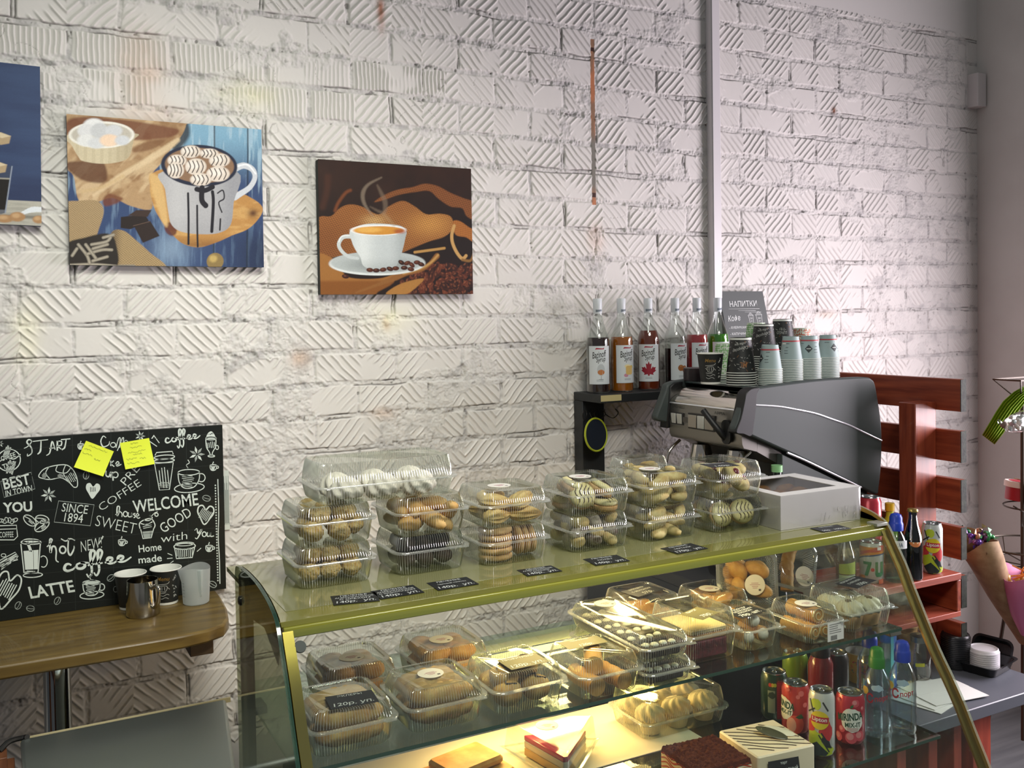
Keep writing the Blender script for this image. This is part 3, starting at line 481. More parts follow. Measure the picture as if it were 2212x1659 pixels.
    def cup(cx, cy, s_, lw=7, saucer=True, fill=False):
        st([(cx-90*s_, cy-60*s_), (cx-80*s_, cy+20*s_), (cx-40*s_, cy+70*s_), (cx+40*s_, cy+65*s_), (cx+85*s_, cy+5*s_), (cx+90*s_, cy-65*s_)], lw); E(cx, cy-60*s_, 90*s_, 24*s_, lw, -2); E(cx+105*s_, cy-15*s_, 32*s_, 34*s_, lw, 0, -120, 120)
        lines(cx-10*s_, cy+12*s_, 110*s_, 90*s_, 7, 8, lw*.6)
        if saucer: E(cx+5*s_, cy+70*s_, 125*s_, 38*s_, lw, -5)
        st([(cx-5*s_, cy-95*s_), (cx-20*s_, cy-120*s_), (cx+5*s_, cy-140*s_), (cx-8*s_, cy-165*s_)], lw*.8)
    cup(1610, 615, 1.02, 8); cup(780, 1545, .82, 9); cup(690, 335, .30, 7, False); cup(1820, 515, .32, 7, False); cup(1040, 1155, .34, 7, False); cup(1785, 1205, .34, 7, False); put(poly2d(catmull([(720, 1500), (760, 1478), (790, 1468), (830, 1485), (850, 1500), (780, 1515)], 4, True)))
    st([(1318, 480), (1360, 705), (1445, 700), (1478, 470)], 8, closed=True, smooth=False); E(1400, 455, 88, 16, 8, -4); E(1402, 425, 88, 18, 8, -4); st([(1322, 410), (1335, 385), (1470, 375), (1478, 400)], 8, smooth=False); lines(1400, 600, 190, 70, 4, 84, 7); lines(1402, 660, 100, 40, 4, 3, 4)
    st([(1755, 265), (1762, 340), (1785, 380), (1795, 410)], 8); st([(1843, 262), (1838, 335), (1815, 380), (1808, 410)], 8); E(1800, 265, 45, 12, 8); E(1803, 415, 28, 8, 8); E(1852, 342, 12, 18, 7); put(poly2d(catmull([(1762, 262), (1770, 225), (1800, 204), (1825, 225), (1838, 262), (1800, 268)], 4, True))); lines(1800, 320, 60, 60, 5, 80, 6); st([(1790, 235), (1815, 215)], 5, blk)
    E(265, 1150, 86, 18, 9); st([(178, 1165), (205, 1410), (325, 1405), (345, 1150)], 10, smooth=False); put(poly2d([(200, 1225), (215, 1385), (322, 1380), (328, 1215)]), ch); put(poly2d(catmull([(195, 1140), (215, 1122), (260, 1118), (320, 1125), (335, 1145), (270, 1158)], 4, True))); E(370, 1315, 34, 48, 8, 0, -130, 120); E(280, 1430, 82, 20, 9, -3); lines(265, 1405, 110, 16, 3, 2, 6); lines(250, 1190, 100, 20, 5, 70, 5)
    st([(1200, 1040), (1220, 1120), (1290, 1112), (1312, 1030)], 8, smooth=False); put(poly2d([(1215, 1060), (1228, 1115), (1285, 1108), (1300, 1052)]), chd); st([(1195, 1035), (1190, 990), (1230, 960), (1290, 950), (1322, 1000), (1312, 1035)], 9); st([(1200, 990), (1250, 1000), (1300, 975)], 8); st([(1225, 960), (1270, 965), (1300, 940), (1270, 920), (1295, 935)], 8); E(1335, 915, 14, 14, 8); st([(1290, 930), (1320, 900), (1345, 890)], 6); lines(1255, 1010, 80, 30, 3, -12, 5)
    for cx, cy, a, b, r_ in ((255, 965, 62, 36, 38), (360, 955, 58, 34, 12), (358, 1010, 70, 38, -35)): E(cx, cy, a, b, 8, r_); c, q = math.cos(rad(r_)), math.sin(rad(r_)); st([(cx-a*c*.9, cy-a*q*.9), (cx+8, cy-6), (cx+a*c*.9, cy+a*q*.9)], 7); lines(cx+12, cy+10, 50, 20, 3, r_, 5)
    for cx, cy, r_ in ((735, 578, 100), (1762, 775, 15), (945, 1455, -40), (1815, 1510, 30), (155, 1690, -60), (490, 1650, -60), (260, 1715, 5)): E(cx, cy, 34, 24, 6, r_, mt=chd); c, q = math.cos(rad(r_)), math.sin(rad(r_)); st([(cx-30*c, cy-30*q), (cx+4, cy+4), (cx+30*c, cy+30*q)], 5, chd)
    st([(-5, 1010), (140, 1005), (150, 1100), (120, 1130), (-5, 1130)], 8, smooth=False); st([(0, 1040), (145, 1035)], 7)
    for i in range(6): E(10+i*24, 965+8*math.sin(i*2), 22, 14, 6, i*30)
    for i in range(4): st([(-10+i*16, 1340-i*4), (140+i*4, 1250+i*16)], 10, smooth=False)
    st([(-10, 1310), (130, 1235), (155, 1270), (10, 1385)], 7, smooth=False); lines(40, 1330, 120, 50, 5, -32, 6); E(30, 1262, 20, 14, 6)
    E(1575, 1185, 92, 26, 9, -3); st([(1490, 1200), (1505, 1290), (1640, 1280), (1660, 1195)], 9, smooth=False); lines(1575, 1240, 90, 130, 9, 88, 6); E(1575, 1165, 80, 16, 6, -3)
    for a in ((1430, 1245, 1470, 1262), (1425, 1290, 1472, 1285), (1680, 1230, 1715, 1200), (1450, 1330, 1480, 1310)): st([(a[0], a[1]), (a[2], a[3])], 6, smooth=False)
    for i in range(36): E(1837+0.62*i, 665+i*23.2, 4, 4, 5)
    st([(1858, 612), (1866, 900), (1862, 1100), (1872, 1300), (1876, 1505)], 8)
    obj('board', m, t, sharp=30)
    st_ = MB().add(bx(0.4285, 0.4445, -0.006, -0.004, 0.165, 0.335), mat('price_sticker', 'cfd6cd', 0.6))
    for i in range(7): st_.add(bx(0.430+0.002*i, 0.431+0.002*i, -0.0063, -0.0058, 0.18+0.004*(i % 2), 0.32-0.02*(i % 3)), mat('sticker_ink', '5c6663', 0.7))
    o = obj('sticker', st_, t); o['label'] = 'narrow white printed price sticker at the board edge'
chalkboard()
def sticky(label, corners, lines_):
    a, b, c, d = [AY(px, py, YB-0.0012) for px, py in corners]; n = 6; V = []
    for j in range(n+1):
        for i in range(n+1):
            u, v = i/n, j/n; q = (a*(1-u)+b*u)*(1-v)+(d*(1-u)+c*u)*v; V.append((q.x, q.y-0.010*v*v-0.002*u*v, q.z))
    f = [(j*(n+1)+i, (j+1)*(n+1)+i, (j+1)*(n+1)+i+1, j*(n+1)+i+1) for j in range(n) for i in range(n)]; m = MB().add((V, f), mat('neon_note', 'e6f23c', 0.7))
    ink = mat('pencil', '8e9a3a', 0.8); g = lambda u, v: (lambda q: (q.x, q.y-0.010*v*v-0.002*u*v-0.0006, q.z))((a*(1-u)+b*u)*(1-v)+(d*(1-u)+c*u)*v)
    r = random.Random(len(label))
    for (u0, u1, v) in lines_:
        pts = [(u0+(u1-u0)*k/14, v+r.uniform(-.03, .03)) for k in range(15)]; vf = ribbon(pts, 0.012, 2); m.add(([g(*p_) for p_ in vf[0]], [tuple(reversed(q)) for q in vf[1]]), ink)
    o = obj('sticky_note', m); tag(o, label, 'sticky note')
sticky('yellow sticky note tilted right on the chalkboard, over the first word coffee', [(186, 952), (246, 975), (222, 1028), (159, 1008)], [(.15, .8, .12), (.06, .3, .27), (.06, .4, .42), (.5, .7, .5)])
sticky('yellow sticky note tilted left on the chalkboard, beside the paper cup drawing', [(259, 957), (322, 946), (333, 1001), (270, 1013)], [(.35, .6, .1), (.3, .7, .25), (.2, .8, .42), (.35, .65, .52), (.1, .45, .66), (.55, .75, .7), (.1, .5, .82)])
# --- wooden wall table
wood = mat('varnished_pine', '79632f', 0.42, coat=0.12, var=(5, '54411d', (1, 9, 9), .3, .7), bump=(12, .06))
t = thing('wall_table', 'varnished wooden wall table with rounded corner on a chrome leg', 'table', T(0.0, 0, 0.95))
out = [(-0.95, -0.006), (0.528, -0.006), (0.528, -0.10), (0.522, -0.20), (0.508, -0.29), (0.485, -0.34), (0.44, -0.366), (0.38, -0.378), (0.28, -0.382), (-0.95, -0.382)]
obj('tabletop', MB().add(prism(out[::-1], -0.034, 0), wood), t, bevel=0.006)
obj('wooden_block', MB().add(bx(0.405, 0.462, -0.325, -0.10, -0.075, -0.034), mat('dark_block', '4b3a28', 0.6)), t, bevel=0.002)
chrome = mat('chrome', 'c9cccc', 0.09, metal=1.0)
obj('leg', MB().add(lathe([(0.032, -0.948), (0.032, -0.034)], 40), chrome, T(0.110, -0.16, 0)).add(lathe([(0.16, -0.95), (0.16, -0.942), (0.04, -0.93)], 40), chrome, T(0.110, -0.16, 0)), t)
obj('leg_socket', MB().add(lathe([(0.02, -0.075), (0.024, -0.034)], 24), chrome, T(0.325, -0.13, 0)), t)
steel = mat('polished_steel', 'b9b4a8', 0.12, metal=1.0)
q = AZ(311, 1322, 0.95)
t = thing('milk_pitcher', 'polished steel milk pitcher standing on the wooden wall table', 'pitcher', T(0.318, -0.150, 0.9505))
obj('body', MB().add(lathe([(0, .002), (.040, 0), (.0425, .004), (.0418, .03), (.0395, .07), (.0385, .092), (.0372, .092), (.0380, .07), (.040, .02), (.0, .010)], 48, False, False), steel), t)
obj('handle', MB().add(tube(catmull([(.018, -.034, .074), (.026, -.052, .083), (.031, -.062, .078), (.030, -.060, .045), (.024, -.046, .028), (.018, -.036, .026)], 6), .0052, 10), steel), t)
def paper_cup(name, label, M, r0, r1, h, bodym, group=None, flip=False, extra=None, cat='paper cup'):
    t = thing(name, label, cat, M @ (Matrix.Translation((0, 0, h)) @ Matrix.Rotation(math.pi, 4, 'X') if flip else I4), group)
    wh = mat('cup_white', 'e3e4dc', 0.55); obj('body', MB().add(lathe([(r0*.96, .004), (r0*.97, 0), (r0, 0), (r1, h-.002)], 40, False, False), bodym).add(lathe([(r0*.96, .005), (r1-.0012, h-.001)], 40, True, False), wh), t)
    obj('rim', MB().add(tube([(r1*math.cos(a), r1*math.sin(a), h-.0015) for a in [2*math.pi*k/40 for k in range(40)]], .0016, 6, True), wh), t)
    if extra: extra(t)
    return t
cupblack = mat('cup_black', '1d1f1e', 0.5)
def foot_band(r, h): return lambda t: obj('base_band', MB().add(lathe([(r+.0004, .0005), (r+.0012, h)], 40, False, False), mat('cup_white', 'e3e4dc', .55)), t)
def menu_print(r0, r1, h, a0):
    def go(t):
        m = MB(); gold = mat('gold_ink', '8a6a30', .5); wi = mat('white_ink', 'b9bab4', .6)
        def on(x, y):
            z = h*.5+y; rr_ = r0+(r1-r0)*z/h+.0005; a = rad(a0)+x/rr_; return (rr_*math.cos(a), rr_*math.sin(a), z)
        v, f = text2d('Menu', .015, .2, .01); m.add(([on(a, b+.026) for a, b in v], f), gold)
        r = random.Random(3)
        for pts in (((-.016, .010), (.010, .012), (.016, .018)), ((-.010, .006), (-.008, -.008), (.006, -.008), (.009, .006), (-.010, .006)), ((-.004, .004), (-.004, -.006)), ((.003, .004), (.003, -.006)), ((-.016, .002), (-.010, -.002)), ((.010, .002), (.016, -.004)), ((-.014, -.012), (-.004, -.014), (.006, -.012)), ((-.012, -.018), (-.002, -.022), (.008, -.017), (.014, -.020)), ((-.014, -.026), (-.006, -.030), (.004, -.026), (.012, -.030))):
            vf = ribbon(pts, .0014, 3); m.add(([on(a, b) for a, b in vf[0]], vf[1]), wi)
        for k in range(14):
            x, y = r.uniform(.022, .034), r.uniform(-.03, .03); vf = ribbon([(x, y), (x+r.uniform(-.004, .004), y+.004), (x+.004, y+r.uniform(-.003, .003))], .0012, 3); m.add(([on(a, b) for a, b in vf[0]], vf[1]), wi)
        obj('print', m, t)
    return go
E3 = lambda *fs: (lambda t: [f(t) for f in fs])
paper_cup('paper_cup', 'black paper cup with white lip half hidden behind the steel milk pitcher', T(0.298, -0.067, .9505), .029, .040, .094, cupblack, extra=foot_band(.029, .007))
paper_cup('paper_cup', 'black menu print paper cup between the steel pitcher and the plastic jug', T(0.388, -0.070, .9505), .029, .040, .096, cupblack, extra=E3(foot_band(.029, .007), menu_print(.029, .040, .096, -110)))
def frosted():
    m = clear('frosted_polypropylene', 'e6ecea', .3, .05, .5, 2.5); nt = m.node_tree; d = nt.nodes.new('ShaderNodeBsdfDiffuse'); d.inputs[0].default_value = lin('eef4f3'); tl = nt.nodes.new('ShaderNodeBsdfTranslucent'); tl.inputs[0].default_value = lin('eef4f3'); a = nt.nodes.new('ShaderNodeMixShader'); b = nt.nodes.new('ShaderNodeMixShader'); a.inputs[0].default_value = .5; b.inputs[0].default_value = .50
    out = [n for n in nt.nodes if n.type == 'OUTPUT_MATERIAL'][0]; src = out.inputs[0].links[0].from_socket; nt.links.new(d.outputs[0], a.inputs[1]); nt.links.new(tl.outputs[0], a.inputs[2]); nt.links.new(src, b.inputs[1]); nt.links.new(a.outputs[0], b.inputs[2]); nt.links.new(b.outputs[0], out.inputs[0]); return m
jugm = mat('frosted_plastic', 'b9c3c1', 0.35, trans=0.0, spec=.5); jugm = frosted()
t = thing('measuring_jug', 'translucent frosted plastic measuring jug at the rounded end of the wall table', 'measuring jug', T(0.458, -0.115, .9505))
rings = []
for r_, z in ((.030, 0.0), (.034, .003), (.0345, .01), (.037, .06), (.0385, .098)):
    lip = max(0, (z-.075)/.023); rings.append([((r_+.010*lip*max(0, math.cos(a-rad(195)))**6)*math.cos(a), (r_+.010*lip*max(0, math.cos(a-rad(195)))**6)*math.sin(a), z+.004*lip*(math.cos(2*(a-rad(60))))) for a in [2*math.pi*k/48 for k in range(48)]])
obj('body', MB().add(loft(rings, True, False), jugm), t)
obj('handle', MB().add(loft([[(x+.003, -.0375-.009*w_, z), (x-.006*w_, -.036, z), (x+.012*w_, -.036, z)] for x, z, w_ in ((.002, .096, 1.0), (.003, .07, .8), (.004, .04, .45), (.005, .026, .1))]), jugm), t)
mk = MB()
for k in range(7): mk.add(box(0, 0, 0, .006 if k % 2 else .010, .0004, .0008), mat('jug_marks', '5a6462', .7), T(-.034-.0003*k, -.0155, .025+.009*k, 0, 0, rad(-65)))
obj('volume_marks', mk, t)
# --- steel cabinet and wooden bench in the lower corner of the picture
bs = mat('brushed_steel', 'a3aca8', 0.45, metal=0.9, bump=(220, .05))
t = thing('steel_lid_bin', 'brushed steel box with a rolled lid standing under the wall table', 'steel box', T(0.0, 0, 0))
prof = [(-.388, .300), (-.388, .772), (-.392, .780), (-.60, .779), (-.76, .772), (-.80, .755), (-.812, .72), (-.812, .300)]
obj('lid', MB().add(prism([(0, 0), (.455, 0), (.392, -.402), (0, -.402)][::-1], .760, .780, 'z'), bs, T(.022, -.390, 0)), t, bevel=.008)
obj('body', MB().add(bx(.028, .405, -.770, -.400, .0, .7595), bs), t, bevel=.004)
obj('edge_strip', MB().add(bx(.022, .488, -.3895, -.384, .768, .7795), mat('cream_edge', 'cfc49a', .5)), t)
t = thing('slatted_bench', 'brown wooden slatted bench seat beside the brushed steel box', 'bench', T(-.3, 0, 0))
sl = mat('bench_wood', '8a5a3c', .5, var=(6, '6b4029', (10, 1, 10)))
for k in range(4): obj('slat', MB().add(bx(-.35, .295, -.455-.062*k, -.400-.062*k, .745, .77), sl), t, bevel=.002)
for sx in (-.33, .27): obj('leg', MB().add(bx(sx, sx+.04, -.62, -.40, 0, .745), sl), t, bevel=.002)
m = MB().add(tube(catmull([(-.02, -.42, .772), (.0, -.40, .782), (.03, -.385, .779), (.036, -.40, .784)], 6), .006, 8), mat('black_cable', '1b1b1b', .5)); tag(obj('cable', m), 'short black cable end curled over the corner of the steel box', 'cable')
m = MB().add(blob(.030, .022, .04, .12, 30, 4), mat('white_napkin', 'dfe2da', .8)); o = obj('crumpled_napkin', m, M=T(-.058, -.42, .808)); tag(o, 'crumpled white napkin on the slatted bench at the picture edge', 'napkin')
# ================================================================== glass pastry case
XL, XC, ZT, ZM, ZL = 0.42, 1.95, 1.185, 0.940, 0.715      # left and right cheeks, top, middle shelf, lower shelf
PROF = [(-.815, 1.19), (-.822, 1.212), (-.845, 1.219), (-.90, 1.2225), (-.96, 1.2225), (-1.01, 1.220), (-1.06, 1.213), (-1.10, 1.204), (-1.135, 1.190), (-1.152, 1.172), (-1.172, 1.138), (-1.20, 1.092), (-1.224, 1.042), (-1.246, 1.0), (-1.293, .914), (-1.331, .855), (-1.361, .805), (-1.391, .746), (-1.425, .681), (-1.46, .60), (-1.49, .50), (-1.50, .42)]
glass = clear('case_glass', 'f0f5f1', .02, .10, .45, 4.0)
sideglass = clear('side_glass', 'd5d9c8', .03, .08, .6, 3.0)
gedge = mat('glass_edge', '2f5a50', .15, spec=.6, coat=.5)
shelfglass = clear('shelf_glass', 'dfeae2', .02, .05, .6, 3.0)
gold = mat('gold_sheet', '96883c', .22, metal=.85, var=(4, '857a34'))
olive = mat('olive_lacquer', '83823f', .16, spec=.55, coat=.6, var=(2.5, '77773b'))
case = thing('pastry_display_case', 'curved glass pastry display case with gold trim and two glass shelves', 'display case', T(0, 0, 0))
obj('top_panel', MB().add(bx(XL+.004, XC-.004, -1.140, -.700, ZT-.010, ZT), olive).add(bx(XL+.03, XC-.02, -1.085, -.762, ZT, ZT+.0008), mat('top_glass_sheet', '86875e', .08, spec=.5, coat=.45)), case, bevel=.0015)
obj('front_beam', MB().add(bx(XL+.010, XC-.008, -1.146, -1.120, ZT-.030, ZT-.0102), mat('olive_beam', '8e8f35', .25, spec=.5, coat=.4)), case, bevel=.002)
def off(prof, d):
    P = np.array(prof); t = np.gradient(P, axis=0); n = np.stack([t[:, 1], -t[:, 0]], 1); n /= np.linalg.norm(n, axis=1)[:, None]; return [tuple(q) for q in P-n*d]
fr = catmull(PROF[9:], 4)
front = [[(x, y, z) for y, z in fr] for x in np.linspace(XL+.006, XC-.006, 3)]
obj('front_glass', MB().add(loft(front, False, False, closed=False), glass), case)
for k, x in ((0, XL), (1, XC)):
    outp = catmull(PROF, 3); poly = outp+[(-.815, .42)]
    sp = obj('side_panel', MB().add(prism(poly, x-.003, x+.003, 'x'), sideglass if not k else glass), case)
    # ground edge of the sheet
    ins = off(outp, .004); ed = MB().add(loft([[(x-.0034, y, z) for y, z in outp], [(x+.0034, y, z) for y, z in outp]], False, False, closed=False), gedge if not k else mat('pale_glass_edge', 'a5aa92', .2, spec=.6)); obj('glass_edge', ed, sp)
    s = 1 if not k else -1; gx0, gx1 = x+s*.0036, x+s*.0056; bw = .030 if k else .018; gold_ = gold if not k else mat('gold_sheet_lit', 'b08e40', .30, metal=.35)  # right frame's gold brightened in colour to look lit
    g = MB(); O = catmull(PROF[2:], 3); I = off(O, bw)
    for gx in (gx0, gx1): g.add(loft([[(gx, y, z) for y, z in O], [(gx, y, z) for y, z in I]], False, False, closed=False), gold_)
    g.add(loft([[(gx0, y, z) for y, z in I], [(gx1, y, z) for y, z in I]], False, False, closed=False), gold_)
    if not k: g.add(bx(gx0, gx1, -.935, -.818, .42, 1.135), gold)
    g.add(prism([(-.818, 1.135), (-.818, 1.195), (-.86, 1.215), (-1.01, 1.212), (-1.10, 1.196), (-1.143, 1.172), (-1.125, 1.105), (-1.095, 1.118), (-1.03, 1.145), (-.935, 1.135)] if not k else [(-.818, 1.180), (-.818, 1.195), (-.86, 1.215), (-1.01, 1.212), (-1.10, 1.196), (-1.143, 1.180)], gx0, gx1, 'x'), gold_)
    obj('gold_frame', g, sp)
    # strip of gold sheet along the inside of the front glass
    q = off(PROF[9:], .006); w0, w1 = (x+s*.006, x+s*.026)
    obj('gold_strip', MB().add(loft([[(w0, y, z) for y, z in q], [(w1, y, z) for y, z in q]], False, False, closed=False), gold), sp)
    for y, z in ((-.866, 1.155), (-.87, .70)): obj('bolt', MB().add(lathe([(.0, .006), (.006, .0055), (.0095, .003), (.010, 0)], 24, False, False), mat('bolt_steel', '3c3c36', .25, metal=1), T(x-.003, y, z, 0, rad(-90), 0)), sp)
    if not k: obj('corner_clip', MB().add(lathe([(.0, .004), (.010, .004), (.011, 0)], 24), mat('clip_dark', '2f3430', .4), T(x+.035, -1.158, 1.142, rad(62), 0, 0)), sp)
obj('end_clip', MB().add(bx(XC-.045, XC-.008, -1.150, -1.118, ZT-.004, ZT+.004), mat('clip_grey', 'a9aca0', .35, metal=.6)), case, bevel=.001)
def shelf(z, y0, y1, th=.007):
    o = obj('glass_shelf', MB().add(bx(XL+.016, XC-.018, y0, y1, z-th, z), shelfglass), case)
    obj('polished_edge', MB().add(bx(XL+.016, XC-.018, y0-.0008, y0, z-th, z), mat('shelf_edge_glass', '2d4a3c', .12, spec=.6, coat=.5)).add(bx(XC-.018, XC-.0172, y0, y1, z-th, z), mat('shelf_edge_glass', '2d4a3c')), o)
shelf(ZM, -1.200, -.735); shelf(ZL, -1.308, -.735)
for z, ys in ((ZM, (-1.16, -.84)), (ZL, (-1.24, -.84))):
    for y in ys:
        for x, s in ((XL, 1), (XC, -1)): obj('shelf_bracket', MB().add(prism([(y-.025, z-.0075), (y+.025, z-.0075), (y+.03, z-.022), (y-.03, z-.022)], x+s*.006, x+s*.045, 'x'), mat('bracket_dark', '3d3a2c', .4, metal=.5)), case, bevel=.001)
obj('base', MB().add(bx(XL+.004, XC-.004, -1.47, -.80, .09, .42), mat('case_base', '55553a', .35)).add(bx(XL+.05, XC-.05, -1.42, -.85, 0, .09), mat('case_plinth', '232320', .6)), case, bevel=.004)
obj('base_tray', MB().add(bx(XL+.02, XC-.02, -1.40, -.82, .4205, .424), mat('tray_steel', '8c8d86', .3, metal=.8)), case)
# warm lamp of the case: a tube on the back rail below the middle shelf
lampm = mat('lamp_tube', 'fff2c8', .4, emit=('ffd88a', 7.0))
lf = obj('lamp_fitting', MB().add(bx(.86, 1.50, -.765, -.738, .905, .930), mat('fitting_white', 'dcd8c8', .4)), case, bevel=.003)
obj('lamp_tube', MB().add(tube([(.88, -.775, .898), (1.48, -.775, .898)], .008, 16), lampm), lf)
l = area('case_lamp_light', (1.20, -.79, .885), (1.22, -1.05, .72), .62, .03, 4.6, (1.0, .62, .22)); l.parent = None
l2 = area('case_back_fill', (1.28, -.752, 1.13), (1.28, -1.02, .94), .40, .025, 1.3, (1.0, .72, .34))  # warm fill without a fitting, added to brighten the middle shelf from behind
l3 = area('case_front_fill', (1.22, -1.105, 1.150), (1.22, -.99, .94), .80, .03, 2.6, (1.0, .76, .40))  # warm fill added out of sight behind the beam for the middle-shelf boxes
# --- little price cards
card = mat('price_card_black', '1b1f22', .5, bump=(300, .05)); cardg = mat('price_card_gold', '6f6a45', .45); chalk = mat('card_ink', 'cdd3cf', .7)
def price_card(label, bl, br, tl, z, lines, group=None, m_=None, name='price_card', tilt=0.0, w=None):
    a, b, c = AZ(*bl, z), AZ(*br, z), AZ(*tl, z); ux = (b-a); wd_ = ux.length if w is None else w; ux.normalize(); h = min(max((c-a).dot(Vector((-ux.y, ux.x, 0))), .035), .06); rz = math.atan2(ux.y, ux.x)
    ctr = (a+b)/2; M = T(ctr.x, ctr.y, z+.0002, 0, 0, rz) @ Matrix.Rotation(tilt, 4, 'X'); m = MB().add(bx(-wd_/2, wd_/2, 0, h, 0, .0006), m_ or card); n = len(lines); rows = n
    for i, s in enumerate(lines):
        big = i == n-1; hh = h*(.30 if big else .14); v, f = text2d(s, 1, .12 if big else .05, .006); d = v.max(0)-v.min(0); sc = min(hh/max(d[1], .3), wd_*.86/d[0]); y = h*(.20 if big else .86-(i*.56/max(n-1, 1)))
        m.add(([(p[0]*sc, y+p[1]*sc, .0009) for p in v], f), chalk)
    o = obj(name, m, M=M); tag(o, label, 'price card', group); return o
price_card('black price card, 140 with nuts, nearest the front corner of the case top', (721, 1308), (821, 1298), (712, 1287), ZT+.0008, ['ПЕЧЕНЬЕ', 'АМЕРИКАНСКОЕ', 'С ОРЕХОМ', '140р.  уп.'])
price_card('black price card, 140 with chocolate, second on the case top', (823, 1295), (917, 1280), (810, 1270), ZT+.0008, ['ПЕЧЕНЬЕ', 'АМЕРИКАНСКОЕ', 'С ШОКОЛАДОМ', '140р.  уп.'])
price_card('black price card for the dark cookies, third along the case top', (947, 1276), (1035, 1262), (929, 1255), ZT+.0008, ['ПЕЧЕНЬЕ', 'ЧЕРНЫЙ ПРИНЦ', '140р.  уп.'])
price_card('black price card in front of the round biscuits on the case top', (1140, 1245), (1215, 1234), (1118, 1232), ZT+.0008, ['ПЕЧЕНЬЕ', 'АМЕРИКАНСКОЕ', 'С КЛЮКВОЙ', '140р.  уп.'])
price_card('black price card in front of the striped glazed cookies on the case top', (1287, 1222), (1361, 1212), (1263, 1208), ZT+.0008, ['ПЕЧЕНЬЕ', 'ПОЛЕТ', '140р.  уп.'])
price_card('black price card, 170, in front of the crescent cookies on the case top', (1464, 1197), (1530, 1185), (1435, 1183), ZT+.0008, ['ПЕЧЕНЬЕ', 'МУТАКИ', '170р.  уп.'])
price_card('black price card in front of the white cookie carton on the case top', (1779, 1150), (1839, 1142), (1753, 1141), ZT+.0008, ['ПЕЧЕНЬЕ', '50р.  100гр.'])
# ================================================================== clear plastic boxes and what is in them
plastic = clear('clear_plastic', 'f4f6f2', .09, .065, .70, 2.3, 'fbfff8')
flange_m = clear('plastic_rim', 'e6ebe6', .16, .24, .80, 1.6, 'ffffff')
def part_white(m, k, col='f2f4ee'):
    nt = m.node_tree; out = [n for n in nt.nodes if n.type == 'OUTPUT_MATERIAL'][0]; src = out.inputs[0].links[0].from_socket; d = nt.nodes.new('ShaderNodeBsdfDiffuse'); d.inputs[0].default_value = lin(col); tl = nt.nodes.new('ShaderNodeBsdfTranslucent'); tl.inputs[0].default_value = lin(col)
    a = nt.nodes.new('ShaderNodeMixShader'); b = nt.nodes.new('ShaderNodeMixShader'); a.inputs[0].default_value = .4; b.inputs[0].default_value = k; nt.links.new(d.outputs[0], a.inputs[1]); nt.links.new(tl.outputs[0], a.inputs[2]); nt.links.new(src, b.inputs[1]); nt.links.new(a.outputs[0], b.inputs[2]); nt.links.new(b.outputs[0], out.inputs[0]); return m
part_white(flange_m, .22); rib_m = part_white(clear('plastic_rib', 'f0f3ef', .10, .22, .8, 1.6, 'ffffff'), .26)  # white mixed into ribs and rims stands in for their glints
def ribbed(mb, rings, lo, hi, cap0, cap1, m_):
    v, f = loft(rings, cap0, cap1); n = len(rings[0]); q = [i for i, a in enumerate(f) if len(a) == 4 and lo <= i//n < hi and i % n % 4 == 0]; qs = set(q)
    o = len(mb.v); mb.add((v, [a for i, a in enumerate(f) if i not in qs]), m_); k = mb.mi(rib_m); mb.f += [tuple(c+o for c in f[i]) for i in q]; mb.k += [k]*len(q); return mb
def ribring(w, d, r, z, amp, n, per=.0064):
    base = rrect(w, d, r, z, 6); P = np.array(base+[base[0]])[:, :2]; seg = np.linalg.norm(np.diff(P, axis=0), axis=1); s = np.concatenate([[0], np.cumsum(seg)]); t = np.linspace(0, s[-1], n, endpoint=False)
    x, y = np.interp(t, s, P[:, 0]), np.interp(t, s, P[:, 1])
    if amp:
        tx, ty = np.roll(x, -1)-np.roll(x, 1), np.roll(y, -1)-np.roll(y, 1); L = np.hypot(tx, ty); c = amp*np.cos(np.arange(n)*math.pi/2); x, y = x+ty/L*c, y-tx/L*c
    return [(a, b, z) for a, b in zip(x, y)]
_boxm = {}
def box_meshes(W_, D_, ht, hl, r=.022):
    k = (W_, D_, ht, hl)
    if k in _boxm: return _boxm[k]
    n = int((2*(W_+D_))/.0064)*4; bw, bd = W_-.029, D_-.029; tw, td = W_-.017, D_-.017; R2 = lambda a, b, z, amp, q=r: ribring(a, b, q, z, amp, n)
    tray = ribbed(MB(), [R2(bw-.012, bd-.012, .001, 0), R2(bw-.004, bd-.004, .0005, .0004), R2(bw, bd, .004, .0013), R2((bw+tw)/2, (bd+td)/2, ht*.5, .0013), R2(tw, td, ht-.003, .0009), R2(tw, td, ht-.0012, 0)], 1, 4, True, False, plastic)
    tray.add(loft([R2(tw, td, ht-.0012, 0), R2(W_, D_, ht-.001, 0, r+.004), R2(W_+.001, D_+.001, ht-.0022, 0, r+.004)], False, False), flange_m)
    lw, ld = W_-.030, D_-.028
    lid = ribbed(MB(), [R2(tw, td, ht+.0012, 0), R2(tw-.001, td-.001, ht+.003, .0004), R2((tw+lw)/2, (td+ld)/2, ht+hl*.5, .0014), R2(lw, ld, ht+hl-.004, .0016), R2(lw-.004, ld-.004, ht+hl-.0006, .0012), R2(lw-.020, ld-.020, ht+hl, 0), R2(lw-.023, ld-.023, ht+hl-.0022, 0)], 1, 5, False, True, plastic)
    lid.add(loft([R2(W_+.001, D_+.001, ht+.0006, 0, r+.004), R2(W_, D_, ht+.0014, 0, r+.004), R2(tw, td, ht+.0012, 0)], False, False), flange_m)
    tab = prism([(-.014, -D_/2), (.014, -D_/2), (.010, -D_/2-.010), (-.010, -D_/2-.010)][::-1], ht-.001, ht, 'z'); lid.add(tab, flange_m, T(W_*.36, .001, .001))
    _boxm[k] = (tray.mesh('tray', 50), lid.mesh('lid', 50)); return _boxm[k]
